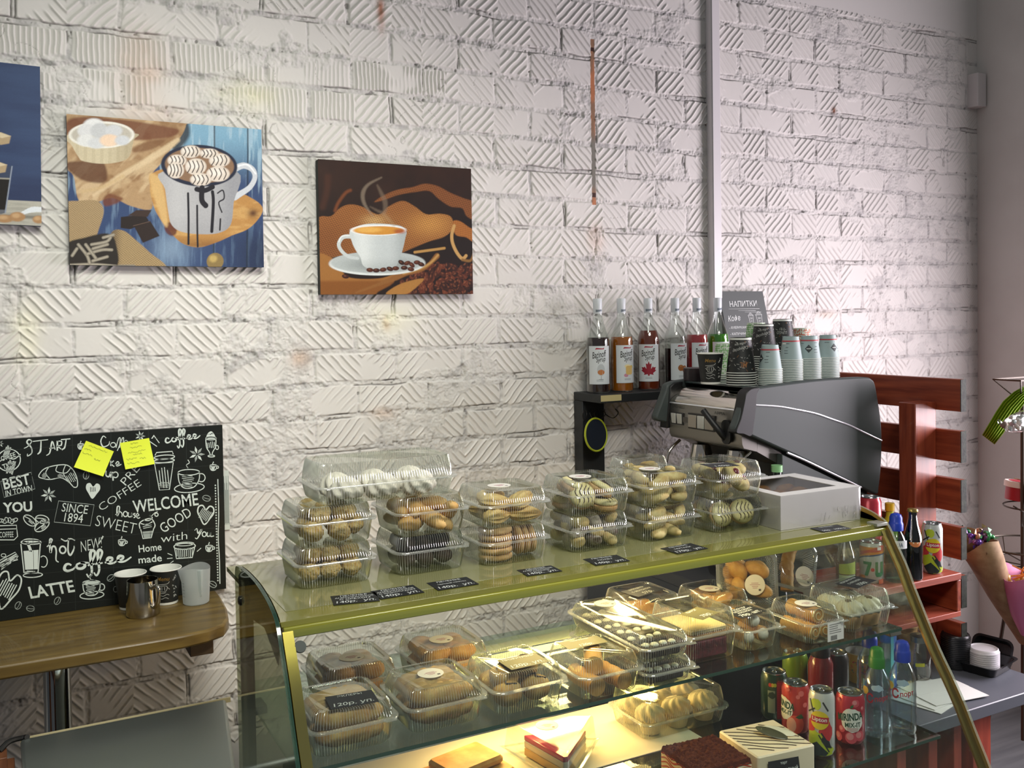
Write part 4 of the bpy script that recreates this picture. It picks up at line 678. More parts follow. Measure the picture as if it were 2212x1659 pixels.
stick = mat('sticker_white', 'e6e4da', .5); stick2 = mat('sticker_print', '9c5a6e', .6)
def stickers(lid, x, y, z, r=.026, rot=0.0):
    m = MB().add(lathe([(r, 0), (r, .0004)], 32), stick, T(x, y, z))
    for k, (dy, w_) in enumerate(((.004, .018), (.000, .026), (-.004, .016), (-.008, .012))): m.add(box(0, dy, .0005, w_, .0012, .0002), stick2, T(x, y, z, 0, 0, rot))
    m.add(box(.012, -.013, .0005, .006, .005, .0002), mat('sticker_mark', '55504e', .6), T(x, y, z, 0, 0, rot)); o = obj('round_sticker', m, lid); o['label'] = 'round white shop sticker with a pink line'; return o
STD = (.172, .172, .048, .0305)
def pbox(label, x, y, z, size=STD, rz=0.0, sticker=None, M=None, group=None, barcode=False):
    M = M if M is not None else T(x, y, z+.0006, 0, 0, rz); t = thing('plastic_box', label, 'plastic food box', M, group); tr, ld = box_meshes(*size); a = obj('tray', tr, t); b = obj('lid', ld, t); ht = size[2]+size[3]
    if sticker: stickers(b, sticker[0], sticker[1], ht-.0018)
    if barcode:
        m = MB().add(bx(-.026, .026, -.0004, 0, 0, .044), mat('label_paper', 'd9d8d2', .6)); r = random.Random(2)
        for k in range(16): m.add(bx(-.016+.0013*k, -.0156+.0013*k+.0004*(k % 3), -.0007, -.0004, .002, .013), mat('label_ink', '6b6a68', .7))
        for k in range(5): m.add(bx(-.020, .006+.012*r.random(), -.0007, -.0004, .018+.005*k, .0195+.005*k), mat('label_ink', '6b6a68', .7))
        o = obj('barcode_label', m, a, M=T(.018, -size[1]/2-.0008, .006)); o['label'] = 'white barcode label on the box front'
    return M, size
# --- pastry shapes (each a function returning a fresh or cached mesh)
_pm = {}
def pm(key, fn):
    if key not in _pm: _pm[key] = fn().mesh(key.split('#')[0], 60)
    return _pm[key]
crumb = mat('crumb_gold', 'c9a766', .85, var=(120, 'e2cc96'), bump=(260, .8, .004)); crumb2 = mat('crumb_pale', 'd9c48c', .85, var=(130, 'b8924e'), bump=(260, .6, .003))
darkc = mat('dark_cocoa', '3a2a26', .8, var=(90, '251b1a'), bump=(220, .5, .002)); golden = mat('baked_gold', 'c79650', .7, var=(60, 'dcb878'), bump=(180, .35, .002)); bisc = mat('baked_biscuit', 'c89c62', .75, var=(40, 'dcb884'), bump=(200, .25, .001))
butter = mat('butter_dough', 'ddc484', .7, var=(50, 'c9a464'), bump=(200, .25, .001)); cream = mat('glaze_cream', 'ddd6a4', .45, var=(60, 'd0c48a')); choco = mat('chocolate', '33211a', .4); pale = mat('pale_dough', 'd6c890', .7, var=(60, 'bfa468'), bump=(200, .25, .001)); jam = mat('berry_jam', '6d1626', .25)
white_c = mat('meringue_white', 'f0eade', .6, var=(40, 'f4efe2')); whip = mat('whipped_cream', 'e6dcb8', .55); orange_p = mat('orange_pastry', 'dfae62', .55, var=(35, 'c48a3e'), bump=(120, .3, .002)); choux = mat('choux', 'd2b270', .65, var=(45, 'b08448'), bump=(160, .3, .002)); berry = mat('berry_layer', '4a1824', .55, var=(90, '7a2434'), bump=(150, .4, .002)); powder = mat('sugar_dusted', 'b9b1a4', .85, var=(70, '5c4a42'))
def shell():
    m = MB(); rings = []
    for i in range(13):
        t = i/12; L = .031*(2*t-1); rr = .019*math.sqrt(max(1-(2*t-1)**2, .02))*(1.15-.5*t); rings.append([(L, rr*(1+.10*math.cos(k*math.pi/2+0))*math.cos(2*math.pi*k/40), .75*rr*(1+.10*math.cos(k*math.pi/2))*math.sin(2*math.pi*k/40)) for k in range(40)])
    return m.add(loft(rings), butter)
def sandwich(stripe=True):
    m = MB().add(lathe([(0, -.012), (.020, -.012), (.0265, -.007), (.0265, -.001), (.022, 0)], 28, True, True), bisc).add(lathe([(.022, 0), (.0255, .002), (.0265, .006), (.021, .0115), (.010, .0135), (0, .0138)], 28, True, False), cream)
    if stripe:
        for o in (-.012, -.003, .006, .014):
            pts = []
            for k in range(9):
                y = -.021+.042*k/8; x = o+.004*math.sin(k); r = math.hypot(x, y)
                if r < .0245: pts.append((x, y, .0142-.0075*(r/.0262)**3.2))
            if len(pts) > 2: m.add(tube(pts, .0010, 5), choco)
    return m
def crescent(r=.011, m_=None):
    pts = [(.030*math.cos(rad(a)), .030*math.sin(rad(a))-.015, .0) for a in range(25, 156, 10)]; n = len(pts); return MB().add(tube(pts, [r*(.35+.65*math.sin(math.pi*(i+.3)/(n-.4))) for i in range(n)], 14), m_ or pale)
def meringue(R=.034, h=.048, m_=None):
    rings = []
    for i in range(16):
        t = i/15; z = h*t; rr = max(R*(max(1-(1.15*t-.15)**2.6, 0) if t > .13 else 1)**.55*(.86+.14*min(t*6, 1)) if t < .999 else .001, .0015); rings.append([(rr*(1+.10*math.cos(8*2*math.pi*k/64+7.5*t))*math.cos(2*math.pi*k/64), rr*(1+.10*math.cos(8*2*math.pi*k/64+7.5*t))*math.sin(2*math.pi*k/64), z) for k in range(64)])
    return MB().add(loft(rings), m_ or white_c)
def eclair(L=.126, r=.0203):
    n = 15; pts = [(L*(i/(n-1)-.5), .002*math.sin(i*1.3), 0) for i in range(n)]; rr = [r*min(1, (max(1-(2*i/(n-1)-1)**2, .02))**.35*1.04)*(1+.05*math.sin(i*2.1)) for i in range(n)]
    m = MB().add(tube(pts, rr, 20), choux); m.add(tube([(p[0]*.86, p[1], .010) for p in pts], [q*.62 for q in rr], 14), mat('eclair_glaze', 'c7a468', .4)); return m
def roll(L=.095, r=.019, m_=orange_p):
    m = MB(); 
    sp = [(((.004+.0016*a/1.0))*math.cos(a), (.004+.0016*a)*math.sin(a)) for a in [k*.35 for k in range(28)]]
    m.add(tube([(L*(i/8-.5), 0, 0) for i in range(9)], [r*(1+.06*math.sin(i*2.3)) for i in range(9)], 20), m_); m.add(tube([(L/2+.0006, a, b) for a, b in sp], .0016, 6), mat('roll_cream', 'e0cf9c', .6)); return m
def thumb():
    m = MB().add(blob(.026, .026, .015, .10, 50, 3, 3, .04, 160), pale); return m.add(blob(.009, .009, .006, .1, 90, 2, 2), jam, T(.002, 0, .0125))
def profit(): return MB().add(blob(.029, .029, .024, .10, 45, 6, 3, .03, 150), choux).add(tube(catmull([(-.02, -.008, .0185), (-.005, .008, .0238), (.006, -.008, .0238), (.020, .008, .0185)], 5), .0016, 6), choco)
def cupcake():
    m = MB().add(lathe([(.022, 0), (.030, .030), (.029, .0305)], 40, True, True), mat('cupcake_paper', 'd8cda6', .7)); s = meringue(.0355, .038, whip); o = len(m.v)
    m.add((s.v, s.f), whip, T(0, 0, .030)); return m.add(blob(.0045, .004, .003, .1, 80, 1, 2), choco, T(.017, -.012, .052))
def creamcup():
    m = MB().add(lathe([(.026, 0), (.034, .032), (.033, .033)], 36, True, True), mat('batter_cup', 'b58d5c', .7, bump=(120, .3))); s = meringue(.036, .040, mat('ivory_cream', 'e0dcc0', .5)); return m.add((s.v, s.f), mat('ivory_cream', 'e0dcc0'), T(0, 0, .032)).add(blob(.016, .013, .004, .3, 80, 4, 2), mat('cocoa_dust', '6b5a3a', .9), T(0, 0, .068))
def creamtube(): return MB().add(tube([(-.045, 0, 0), (-.02, 0, 0), (.02, 0, 0), (.042, 0, 0)], [.010, .014, .018, .020], 18), orange_p).add(blob(.012, .017, .017, .12, 60, 5, 2), white_c, T(.044, 0, 0))
def puff(sd): return lambda: MB().add(blob(.036, .021, .019, .22, 38, sd, 3, .05, 150), orange_p)
KIND = dict(crumb=('crumb_cookie', lambda k: pm('crumb_cookie#%d' % k, lambda: MB().add(blob(.0245, .0245, .0215, .16, 60, k, 4, .16, 150), crumb if k % 2 else crumb2)), .026),
    dark=('cocoa_cookie', lambda k: pm('cocoa_cookie#%d' % k, lambda: MB().add(blob(.0225, .0225, .020, .10, 60, k+9, 3, .05, 170), darkc)), .025),
    finger=('finger_cookie', lambda k: pm('finger_cookie#%d' % k, lambda: MB().add(blob(.034, .015, .0145, .14, 55, k+20, 3, .05, 190), golden)), .026),
    shell=('shell_cookie', lambda k: pm('shell_cookie', shell), .026), biscuit=('round_biscuit', lambda k: pm('round_biscuit', lambda: MB().add(lathe([(0, -.006), (.030, -.006), (.0345, -.003), (.0345, .003), (.029, .0062), (0, .0068)], 36, False, False), bisc)), .03),
    glazed=('glazed_cookie', lambda k: pm('glazed_cookie', sandwich), .026), dusted=('dusted_cookie', lambda k: pm('dusted_cookie#%d' % k, lambda: MB().add(blob(.024, .017, .015, .16, 60, k+30, 3, .05, 160), powder if k % 2 else pale)), .026), crescent=('crescent_cookie', lambda k: pm('crescent_cookie#%d' % (k % 2), lambda: crescent(.0125 if k % 2 else .0145)), .026),
    thumb=('jam_cookie', lambda k: pm('jam_cookie', thumb), .026), eclair=('eclair', lambda k: pm('eclair', eclair), .02), profiterole=('profiterole', lambda k: pm('profiterole', profit), .03), roll=('pastry_roll', lambda k: pm('pastry_roll', roll), .02), puff=('puff_pastry', lambda k: pm('puff_pastry#%d' % (k % 3), puff(k % 3+3)), .02), tube=('cream_tube', lambda k: pm('cream_tube', creamtube), .02))
def fill(M, kind, label, group, spots, cat='cookie', sc=1.0):
    """spots: (x, y, z, rx, ry, rz) in the box's own frame"""
    nm, fn, _ = KIND[kind]
    for i, s in enumerate(spots): o = obj(nm, fn(i), M=M @ T(*s, sc)); tag(o, label, cat, group)
def layers(w, d, zs, nx, ny, seed, tilt=.3, jit=.002, flat_=False):
    r = random.Random(seed); out = []
    for z in zs:
        for j in range(ny):
            for i in range(nx): out.append((w*((i+.5)/nx-.5)+r.uniform(-jit, jit), d*((j+.5)/ny-.5)+r.uniform(-jit, jit), z, r.uniform(-tilt, tilt), r.uniform(-tilt, tilt), r.uniform(-3.1, 3.1) if not flat_ else r.uniform(-.15, .15)))
    return out
HB = STD[2]+STD[3]+.0008; z1 = ZT+.0013; z2 = z1+HB
# top of the case, front corner to far end: two boxes in each stack
b = pbox('clear box of round crumb cookies, bottom of the stack at the case front corner', .585, -.898, z1); fill(b[0], 'crumb', 'round crumb cookie in the bottom box of the front corner stack', 'crumb cookies in the bottom box', layers(.129, .096, (.023,), 3, 2, 3, .5, .0008)+layers(.116, .088, (.0575,), 3, 2, 4, .4, .0005), sc=.86)
b = pbox('clear box of golden crumb cookies, under the long meringue box at the front corner', .587, -.895, z2); fill(b[0], 'crumb', 'craggy golden crumb cookie in the upper box of the front corner stack', 'crumb cookies in the upper box', [(-.040, -.036, .026, 0, 0, 0), (.014, -.040, .024, 1, 0, 2), (.050, -.018, .030, .5, 0, 1), (-.036, .026, .026, 0, 1, 3), (.026, .032, .027, 0, 0, 4), (-.022, -.030, .058, 0, 2, 0), (.030, -.030, .058, 0, 0, 2), (-.030, .026, .058, 1, 0, 1), (.028, .026, .058, 0, 1, 5)], sc=.94)
b = pbox('clear box of dark cocoa cookies, bottom of the second stack', .789, -.905, z1); fill(b[0], 'dark', 'dark cocoa cookie ball in the bottom box of the second stack', 'cocoa cookies', layers(.129, .098, (.0215,), 3, 2, 12, .5, .0008)+layers(.117, .090, (.0545,), 3, 2, 13, .5, .0005), sc=.90)
b = pbox('clear box of golden finger cookies, top of the second stack', .790, -.905, z2); fill(b[0], 'finger', 'golden finger cookie in the box on the dark cocoa cookies', 'finger cookies', [(-.035, -.038, .020, .2, .1, .5), (.022, -.040, .021, -.2, .35, -.7), (.038, .028, .019, 0, .2, 1.2), (-.030, .030, .019, 0, 0, -.4), (-.018, -.020, .050, .1, -.3, 1.2), (.030, -.012, .052, .3, .2, .3), (.0, .036, .052, 0, 0, .9), (-.040, .012, .052, 0, .2, 1.9), (-.048, -.012, .036, .4, .3, 1.3), (.048, -.046, .040, .2, .5, 1.5), (.004, -.050, .030, 0, .5, -.9)], sc=1.15)
b = pbox('clear box of plain round biscuits, bottom of the third stack', .973, -.930, z1); fill(b[0], 'biscuit', 'plain round biscuit in the bottom box of the third stack', 'round biscuits', [(-.026, -.022, .009+.0142*k, 0, 0, k) for k in range(5)]+[(.028+.0155*k, -.012, .039, 0, rad(82), 0) for k in range(3)]+[(-.034, .036, .012+.0142*k, 0, 0, k) for k in range(0)], sc=1.07)
b = pbox('clear box of ridged shell cookies with a sticker, top of the third stack', .975, -.930, z2, sticker=(-.005, .0)); fill(b[0], 'shell', 'ridged butter shell cookie in the top box of the third stack', 'shell cookies', [(-.030, -.038, .018, 0, 0, .3), (.036, -.040, .018, .2, 0, -.6), (-.034, .028, .018, 0, 0, 2), (.036, .030, .018, 0, 0, 1.2), (-.028, -.030, .047, .1, .1, -.4), (.034, -.032, .048, 0, -.2, .5), (-.010, .030, .048, 0, 0, .2), (.004, -.004, .030, .3, .4, 1.4)], sc=1.22)
b = pbox('clear box of sugar dusted mixed cookies, bottom of the fourth stack', 1.191, -.930, z1); fill(b[0], 'dusted', 'sugar dusted cookie in the bottom box of the fourth stack', 'dusted cookies', layers(.126, .124, (.018, .040, .062), 3, 3, 21, .7, .002), sc=.95)
b = pbox('clear box of striped glazed cookies with a sticker, top of the fourth stack', 1.193, -.932, z2, sticker=(-.010, .005)); fill(b[0], 'glazed', 'cream glazed cookie with chocolate stripes in the fourth stack', 'striped glazed cookies', [(-.032, -.036, .040, rad(62), 0, -.3), (.030, -.036, .016, .1, 0, .4), (.032, .032, .016, 0, .1, 1), (-.034, .034, .016, 0, 0, 2), (.024, -.030, .052, .5, .2, .8), (.034, .032, .046, .2, .1, 1.9), (-.020, .036, .048, .3, 0, 1), (-.040, -.010, .058, .2, .5, 0), (.002, -.010, .030, .9, 0, .5)], sc=1.14)
b = pbox('clear box of pale crescent cookies, bottom of the fifth stack', 1.388, -.930, z1); fill(b[0], 'crescent', 'pale crescent cookie in the bottom box of the fifth stack', 'crescent cookies in the bottom box', layers(.116, .122, (.018, .040, .060), 2, 3, 31, .35, .003), sc=1.12)
b = pbox('clear box of pale crescent cookies with a sticker, top of the fifth stack', 1.391, -.932, z2, sticker=(-.010, .005)); fill(b[0], 'crescent', 'pale crescent cookie in the top box of the fifth stack', 'crescent cookies in the top box', layers(.116, .122, (.018, .040, .060), 2, 3, 37, .35, .003), sc=1.12)
b = pbox('clear box of striped oval cookies beside the white carton, bottom of its stack', 1.584, -.945, z1); fill(b[0], 'glazed', 'striped cookie in the bottom box beside the white carton', 'striped oval cookies', [(-.034, -.038, .036, rad(70), 0, .1), (.032, -.040, .037, rad(66), 0, -.3), (-.034, .020, .036, rad(70), 0, .1), (.034, .024, .036, rad(70), 0, .4), (0, -.008, .030, rad(60), 0, 0), (-.002, .036, .05, rad(60), 0, 0)], sc=1.15)
b = pbox('clear box of jam cookies under a price card, top of its stack', 1.585, -.942, z2, (.172, .172, .048, .036)); fill(b[0], 'thumb', 'pale jam centred cookie in the box under the price card', 'jam cookies', [(-.034, -.036, .034, rad(58), 0, -.2), (.030, -.038, .030, rad(40), 0, .3), (-.032, .030, .019, 0, 0, 0), (.034, .030, .019, .2, 0, 0), (-.004, .002, .058, .2, .2, 0), (.040, -.010, .061, .3, 0, .5), (-.040, .018, .060, 0, .2, 1), (0, -.046, .052, rad(50), 0, .1), (-.046, -.016, .056, rad(30), .4, 0)], sc=1.10)
price_card('black price card lying on the lid of the jam cookie box', (1533, 1011), (1602, 1006), (1514, 999), z2+.0850, ['ПЕЧЕНЬЕ', '140р.'], w=.075)
b = pbox('clear box of pale cookies behind the fifth stack, bottom one', 1.498, -.755+.02, z1+.0, (.160, .150, .048, .0305)) if False else None
z3 = z2+HB
b = pbox('long clear box of white meringues bridging the two front corner stacks', .700, -.895, z3+.0005, (.310, .168, .036, .046))
for i, (x, y, a) in enumerate(((-.080, -.033, 0), (.002, -.032, .7), (.084, -.033, 1.3), (-.080, .034, 2), (.002, .034, 2.6), (.084, .034, 3))):
    o = obj('meringue', pm('meringue', lambda: meringue(.0335, .046)), M=b[0] @ T(x, y, .003, rad(-12) if i < 3 else 0, 0, a)); tag(o, 'white swirled meringue in the long box over the front corner', 'meringue', 'meringues in the long box')
for n_, zz in ((0, z1), (1, z2)):
    b = pbox(('clear box of ribbed butter cookies standing behind the fifth stack, %s one' % ('lower', 'upper')[n_]), 1.470, -.7565, zz, (.165, .10, .048, .0305)); fill(b[0], 'shell', 'butter cookie in the %s box behind the fifth stack' % ('lower', 'upper')[n_], 'butter cookies behind, %s box' % ('lower', 'upper')[n_], [(-.036, 0, .018, 0, 0, .3), (.036, 0, .018, 0, 0, -.4), (-.030, .0, .05, 0, 0, 1.2), (.032, 0, .05, 0, 0, 1.7)])
# white window carton
t = thing('window_carton', 'white cardboard carton in shrink film with cookies behind its top window', 'carton', T(1.797, -.958, z1, 0, 0, rad(-1.5)))
cw = mat('carton_white', 'd9d8d6', .6); w, d, h = .262, .235, .082; e = .0018
obj('carton', MB().add(bx(-w/2, w/2, -d/2, d/2, 0, e), cw).add(bx(-w/2, w/2, -d/2, -d/2+e, e, h), cw).add(bx(-w/2, w/2, d/2-e, d/2, e, h), cw).add(bx(-w/2, -w/2+e, -d/2+e, d/2-e, e, h), cw).add(bx(w/2-e, w/2, -d/2+e, d/2-e, e, h), cw).add(bx(-w/2, w/2, -d/2, -d/2+.035, h, h+e), cw).add(bx(-w/2, w/2, d/2-.025, d/2, h, h+e), cw).add(bx(-w/2, -w/2+.03, -d/2+.035, d/2-.025, h, h+e), cw).add(bx(w/2-.045, w/2, -d/2+.035, d/2-.025, h, h+e), cw), t)
obj('window_film', MB().add(bx(-w/2+.03, w/2-.045, -d/2+.035, d/2-.025, h+.0002, h+.0008), clear('carton_window', 'e0ddd6', .10, .05, .6, 3.0)), t)
rr = random.Random(4); film = clear('shrink_film', 'f2f2f2', .16, .10, .7, 2.2); rings = []
for z, o_ in ((.001, .0015), (.02, .002), (.05, .0018), (.08, .002), (.0845, .001)):
    base = rrect(w+2*o_, d+2*o_, .003, z, 2); rg = []
    for i in range(len(base)):
        p0, p1 = Vector(base[i]), Vector(base[(i+1) % len(base)]); k = max(1, int((p1-p0).length/.008))
        for j in range(k): q = p0.lerp(p1, j/k); nn = Vector((q.x/w*2, q.y/d*2, 0)); nn = Vector((round(nn.x), 0, 0)) if abs(nn.x) > abs(nn.y) else Vector((0, round(nn.y), 0)); q += nn*rr.uniform(0, .0014); rg.append(tuple(q))
    rings.append(rg)
mn = min(len(r_) for r_ in rings); m = MB().add(loft([r_[:mn] for r_ in rings], False, False), film)
for k in range(26): x = w/2-rr.uniform(.002, .16)*rr.random(); y0 = rr.uniform(.004, .03); m.add(tube([(x, -d/2-.0034, y0), (x+.006*rr.uniform(-1, 1), -d/2-.0036, y0+rr.uniform(.006, .022))], .0006, 5), clear('film_wrinkle', 'ffffff', .1, .5, .9, 2))
obj('shrink_film', m, t)
M = T(1.797, -.958, z1, 0, 0, rad(-1.5))
fill(M, 'puff', 'brown cookie seen through the window of the white carton', 'cookies in the white carton', layers(.16, .16, (.058,), 2, 3, 44, .2, .001, True), sc=.85)
# --- middle shelf
zm = ZM+.0004; LID = STD[2]+STD[3]
def eclairs(b, lab, grp, n=3, kind='eclair', zs=(.022,), sp=.042, cat='pastry', sc=1.0): fill(b[0], kind, lab, grp, [(0, (i-(n-1)/2)*sp, z, 0, 0, rad(3*(i-1))) for z in zs for i in range(n)], cat, sc)
b = pbox('clear box of eclairs carrying the 120 price card, front corner of the middle shelf', .548, -1.098, zm); eclairs(b, 'pale eclair in the front corner box under the 120 price card', 'eclairs under the price card', 3, 'eclair', (.022, .054), .041)
price_card('black price card for eclairs, 120, on the front corner box', (715, 1533), (819, 1516), (706, 1502), zm+LID+.0006, ['ЭКЛЕРЫ', '120р. уп.'])
b = pbox('clear box of orange puffs with a sticker, behind the box of eclairs at the corner', .628, -.905, zm, sticker=(.0, -.01)); fill(b[0], 'puff', 'orange puff in the box behind the corner eclairs', 'orange puffs behind the eclairs', layers(.118, .12, (.022, .055), 2, 3, 51, .2, .001, True), 'pastry', .95)
b = pbox('clear box of eclairs with a white sticker, second along the middle shelf front', .734, -1.092, zm, sticker=(.0, .01)); eclairs(b, 'pale eclair in the box with the white sticker', 'eclairs under the sticker', 3, 'eclair', (.022, .054), .041)
b = pbox('clear box of orange rolls with a sticker, behind the second box of eclairs', .838, -.905, zm, sticker=(-.005, -.005)); fill(b[0], 'puff', 'orange roll in the box behind the second eclairs', 'orange rolls behind the eclairs', layers(.12, .12, (.022, .055), 2, 3, 55, .25, .001, True), 'pastry', .95)
b = pbox('clear box of profiteroles under an olive price card', .910, -1.100, zm); fill(b[0], 'profiterole', 'profiterole with chocolate drizzle under the olive price card', 'profiteroles', layers(.128, .128, (.026,), 2, 2, 61, .2, .001)+[(-.026, -.006, .052, 0, 0, 0), (.030, .012, .052, 0, .1, 1)], 'pastry', 1.02)
price_card('olive price card for profiteroles, 120', (1105, 1448), (1187, 1430), (1077, 1421), zm+LID+.0006, ['ПРОФИТРОЛИ', '120р. уп.'], m_=cardg)
b = pbox('clear box of dark and cream rolls under an olive card, right of the profiteroles', 1.087, -1.122, zm, (.160, .172, .048, .0305)); fill(b[0], 'roll', 'brown cream filled roll in the box right of the profiteroles', 'brown rolls', [(-.032, -.02, .022, 0, 0, rad(88)), (.030, -.02, .022, 0, 0, rad(94)), (0, .0, .056, 0, 0, rad(60))], 'pastry', 1.0)
price_card('olive price card on the box of brown rolls', (1230, 1404), (1314, 1387), (1203, 1390), zm+LID+.0006, ['МАФФИНЫ', '120р.'], m_=cardg)
def domino(b, grp, lab):
    blk = mat('domino_chocolate', '221815', .45, bump=(150, .3)); dots = mat('domino_cream', 'dcdcc8', .6)
    for j in range(6):
        m = MB().add(rbox(.090, .036, .022, .004, 0, 3, .003), blk); r = random.Random(j)
        for k in range(4): m.add(blob(.0095, .0085, .005, .3, 90, k+j, 2), dots, T(-.033+.022*k+r.uniform(-.002, .002), r.uniform(-.005, .005), .023))
        o = obj('chocolate_bar', m, M=b[0] @ T(0, -.118+.047*j, .002)); tag(o, lab, 'pastry', grp)
SZ = (.138, .325, .030, .022)
b = pbox('long shallow box of chocolate bars with cream dots, lower of the pair', 1.226, -1.056, zm, SZ); domino(b, 'chocolate bars, lower box', 'chocolate bar with cream dots in the lower long box')
b = pbox('long shallow box of chocolate bars with a sticker, upper of the pair', 1.220, -1.056, zm+.0532, SZ, sticker=(.01, .105), rz=rad(-1)); domino(b, 'chocolate bars, upper box', 'chocolate bar with cream dots in the upper long box')
b = pbox('clear box of strudel under the 57 price card at the back', 1.410, -.850, zm, (.160, .172, .048, .034)); fill(b[0], 'roll', 'strudel slice in the box under the 57 price card', 'strudels', [(0, -.036, .022, 0, 0, 0), (0, .010, .022, 0, 0, 0), (0, .05, .022, 0, 0, 0)], 'pastry', 1.05)
price_card('black price card for strudel, 57', (1379, 1290), (1436, 1273), (1347, 1268), zm+.0826, ['ШТРУДЕЛЬ', 'С ЯБЛОКОМ', '57р.'])
b = pbox('tall clear box of dark berry cake under an olive card', 1.392, -1.072, zm, (.160, .170, .062, .046)); m = MB().add(rbox(.106, .114, .040, .006, 0, 3, .003), berry).add(rbox(.106, .114, .014, .006, .0405, 3, .003), mat('sponge', 'b5864a', .8, bump=(120, .3))).add(rbox(.105, .113, .012, .006, .055, 3, .003), mat('cream_top', 'd8c48c', .5)); o = obj('berry_cake', m, M=b[0] @ T(0, 0, .0025)); tag(o, 'square cake with a dark berry base in the tall clear box', 'cake')
price_card('olive price card on the tall box of berry cake', (1515, 1341), (1558, 1322), (1468, 1322), zm+.1086, ['ПИРОГ', '70р.'], m_=cardg, w=.07)
b = pbox('clear box of orange pastry with a sticker, between the strudel and the leaning boxes', 1.588, -.905, zm, (.150, .160, .048, .030), sticker=(-.01, 0)); fill(b[0], 'puff', 'orange pastry in the box next to the strudel', 'orange pastries by the strudel', layers(.10, .11, (.022, .055), 1, 3, 71, .2, .001, True), 'pastry', .95)
b = pbox('small clear box of cream tubes under the 70 price card', 1.535, -1.075, zm, (.118, .165, .048, .0305)); fill(b[0], 'tube', 'cream filled pastry tube under the 70 price card', 'cream tubes', [(-.018, -.004, .024, 0, 0, rad(-90)), (.026, -.004, .024, 0, 0, rad(-90)), (.004, .0, .058, 0, 0, rad(-92))], 'pastry', .88)
price_card('black price card for cream tubes, 70', (1604, 1337), (1657, 1320), (1565, 1321), zm+LID+.0006, ['ТРУБОЧКИ', 'С БЕЛКОВЫМ', 'КРЕМОМ', '70р. шт.'])
b = pbox('clear box of cake rolls with a sticker and barcode label', 1.692, -1.118, zm, (.122, .160, .048, .0305), sticker=(.0, -.005), barcode=True); fill(b[0], 'roll', 'orange cake roll in the box with the barcode label', 'cake rolls', [(-.020, -.005, .022, 0, 0, rad(-84)), (.023, -.005, .022, 0, 0, rad(-96)), (.0, .0, .058, 0, 0, rad(-90))], 'pastry', .95)
b = pbox('clear box of cream topped cups under the 150 price card', 1.856, -1.105, zm, (.165, .165, .048, .040))
for i, (x, y) in enumerate(((-.031, -.031), (.031, -.031), (-.031, .031), (.031, .031))): o = obj('cream_cup', pm('cream_cup', creamcup), M=b[0] @ T(x, y, .0025, 0, 0, i, .92)); tag(o, 'pastry cup heaped with ivory cream under the 150 price card', 'pastry', 'cream cups')
price_card('black price card for the cream topped cups, 150', (1852, 1272), (1894, 1254), (1808, 1259), zm+.0890, ['КОРЗИНОЧКИ', 'С КРЕМОМ', '150р.'])
# two boxes stood up on edge at the back
Mu = T(1.700, -.905, zm+.0840, 0, 0, rad(-28)) @ Matrix.Rotation(rad(82), 4, 'X') @ T(0, 0, -.035)
b = pbox('clear box of orange buns stood on edge, its stickered lid facing out', 0, 0, 0, (.158, .148, .048, .032), sticker=(.012, -.01), M=Mu); fill(Mu, 'puff', 'orange bun in the plastic box stood on edge', 'orange buns stood on edge', layers(.11, .10, (.022, .055), 2, 2, 81, .3, .001), 'bun', .95)
Mu = T(1.858, -.900, zm+.0960, 0, 0, rad(-14)) @ Matrix.Rotation(rad(68), 4, 'X') @ Matrix.Rotation(rad(-18), 4, 'Z') @ T(0, 0, -.035)
b = pbox('clear box of cream cake rolls leaning back beside the bun box', 0, 0, 0, (.140, .130, .048, .032), sticker=(.022, -.03), M=Mu); fill(Mu, 'roll', 'cream cake roll in the leaning plastic box', 'leaning cake rolls', [(0, .028, .024, 0, 0, rad(80)), (.0, -.024, .024, 0, 0, rad(95))], 'pastry', .9)
# --- lower shelf
zl = ZL+.0004
t = MB().add(bx(-.42, .42, -.14, .14, 0, .002), mat('white_paper', 'e3dcc8', .7)); o = obj('paper_liner', t, M=T(1.02, -.905, zl)); tag(o, 'white paper liner spread on the lower glass shelf', 'paper')
b = pbox('clear box of cream swirl cupcakes on the lower shelf', 1.430, -.925, zl+.002, (.262, .172, .040, .046), sticker=(-.07, .02))
stickers(bpy.data.objects[b and 'lid'] if False else [c for c in bpy.data.objects if c.name.startswith('lid')][-1], .075, .03, .0842)
for i in range(6): o = obj('cupcake', pm('cupcake', cupcake), M=b[0] @ T(-.080+.080*(i % 3), -.035+.072*(i//3), .0025, 0, 0, i*1.1)); tag(o, 'cream swirl cupcake in the long box on the lower shelf', 'cupcake', 'cupcakes')
def wedge_box(label, x, y, rz, sticker=True):
    t = thing('cake_slice_box', label, 'plastic food box', T(x, y, zl+.0026, 0, 0, rz)); L = .165
    tri = lambda s, z: [(p[0]*s*1.16, p[1]*s*1.16, z) for p in catmull([(-.085, .065), (0, .075), (.085, .065), (.086, .05), (.012, -.088), (-.012, -.088), (-.086, .05)], 4, True)]
    obj('tray', MB().add(loft([tri(.90, 0), tri(.96, .012), tri(1.08, .0125)], True, False), plastic), t); ld = obj('lid', MB().add(loft([tri(1.08, .0135), tri(.97, .0138), tri(.90, .070), tri(.84, .0745)], False, True), plastic), t)
    if sticker: stickers(ld, -.015, .03, .075)
    return t
wedge_box('wedge shaped clear box with a pink cake slice on the lower shelf', 1.075, -.985, rad(-20))
m = MB(); tr = [(-.072, .052), (.072, .052), (.005, -.072), (-.005, -.072)]
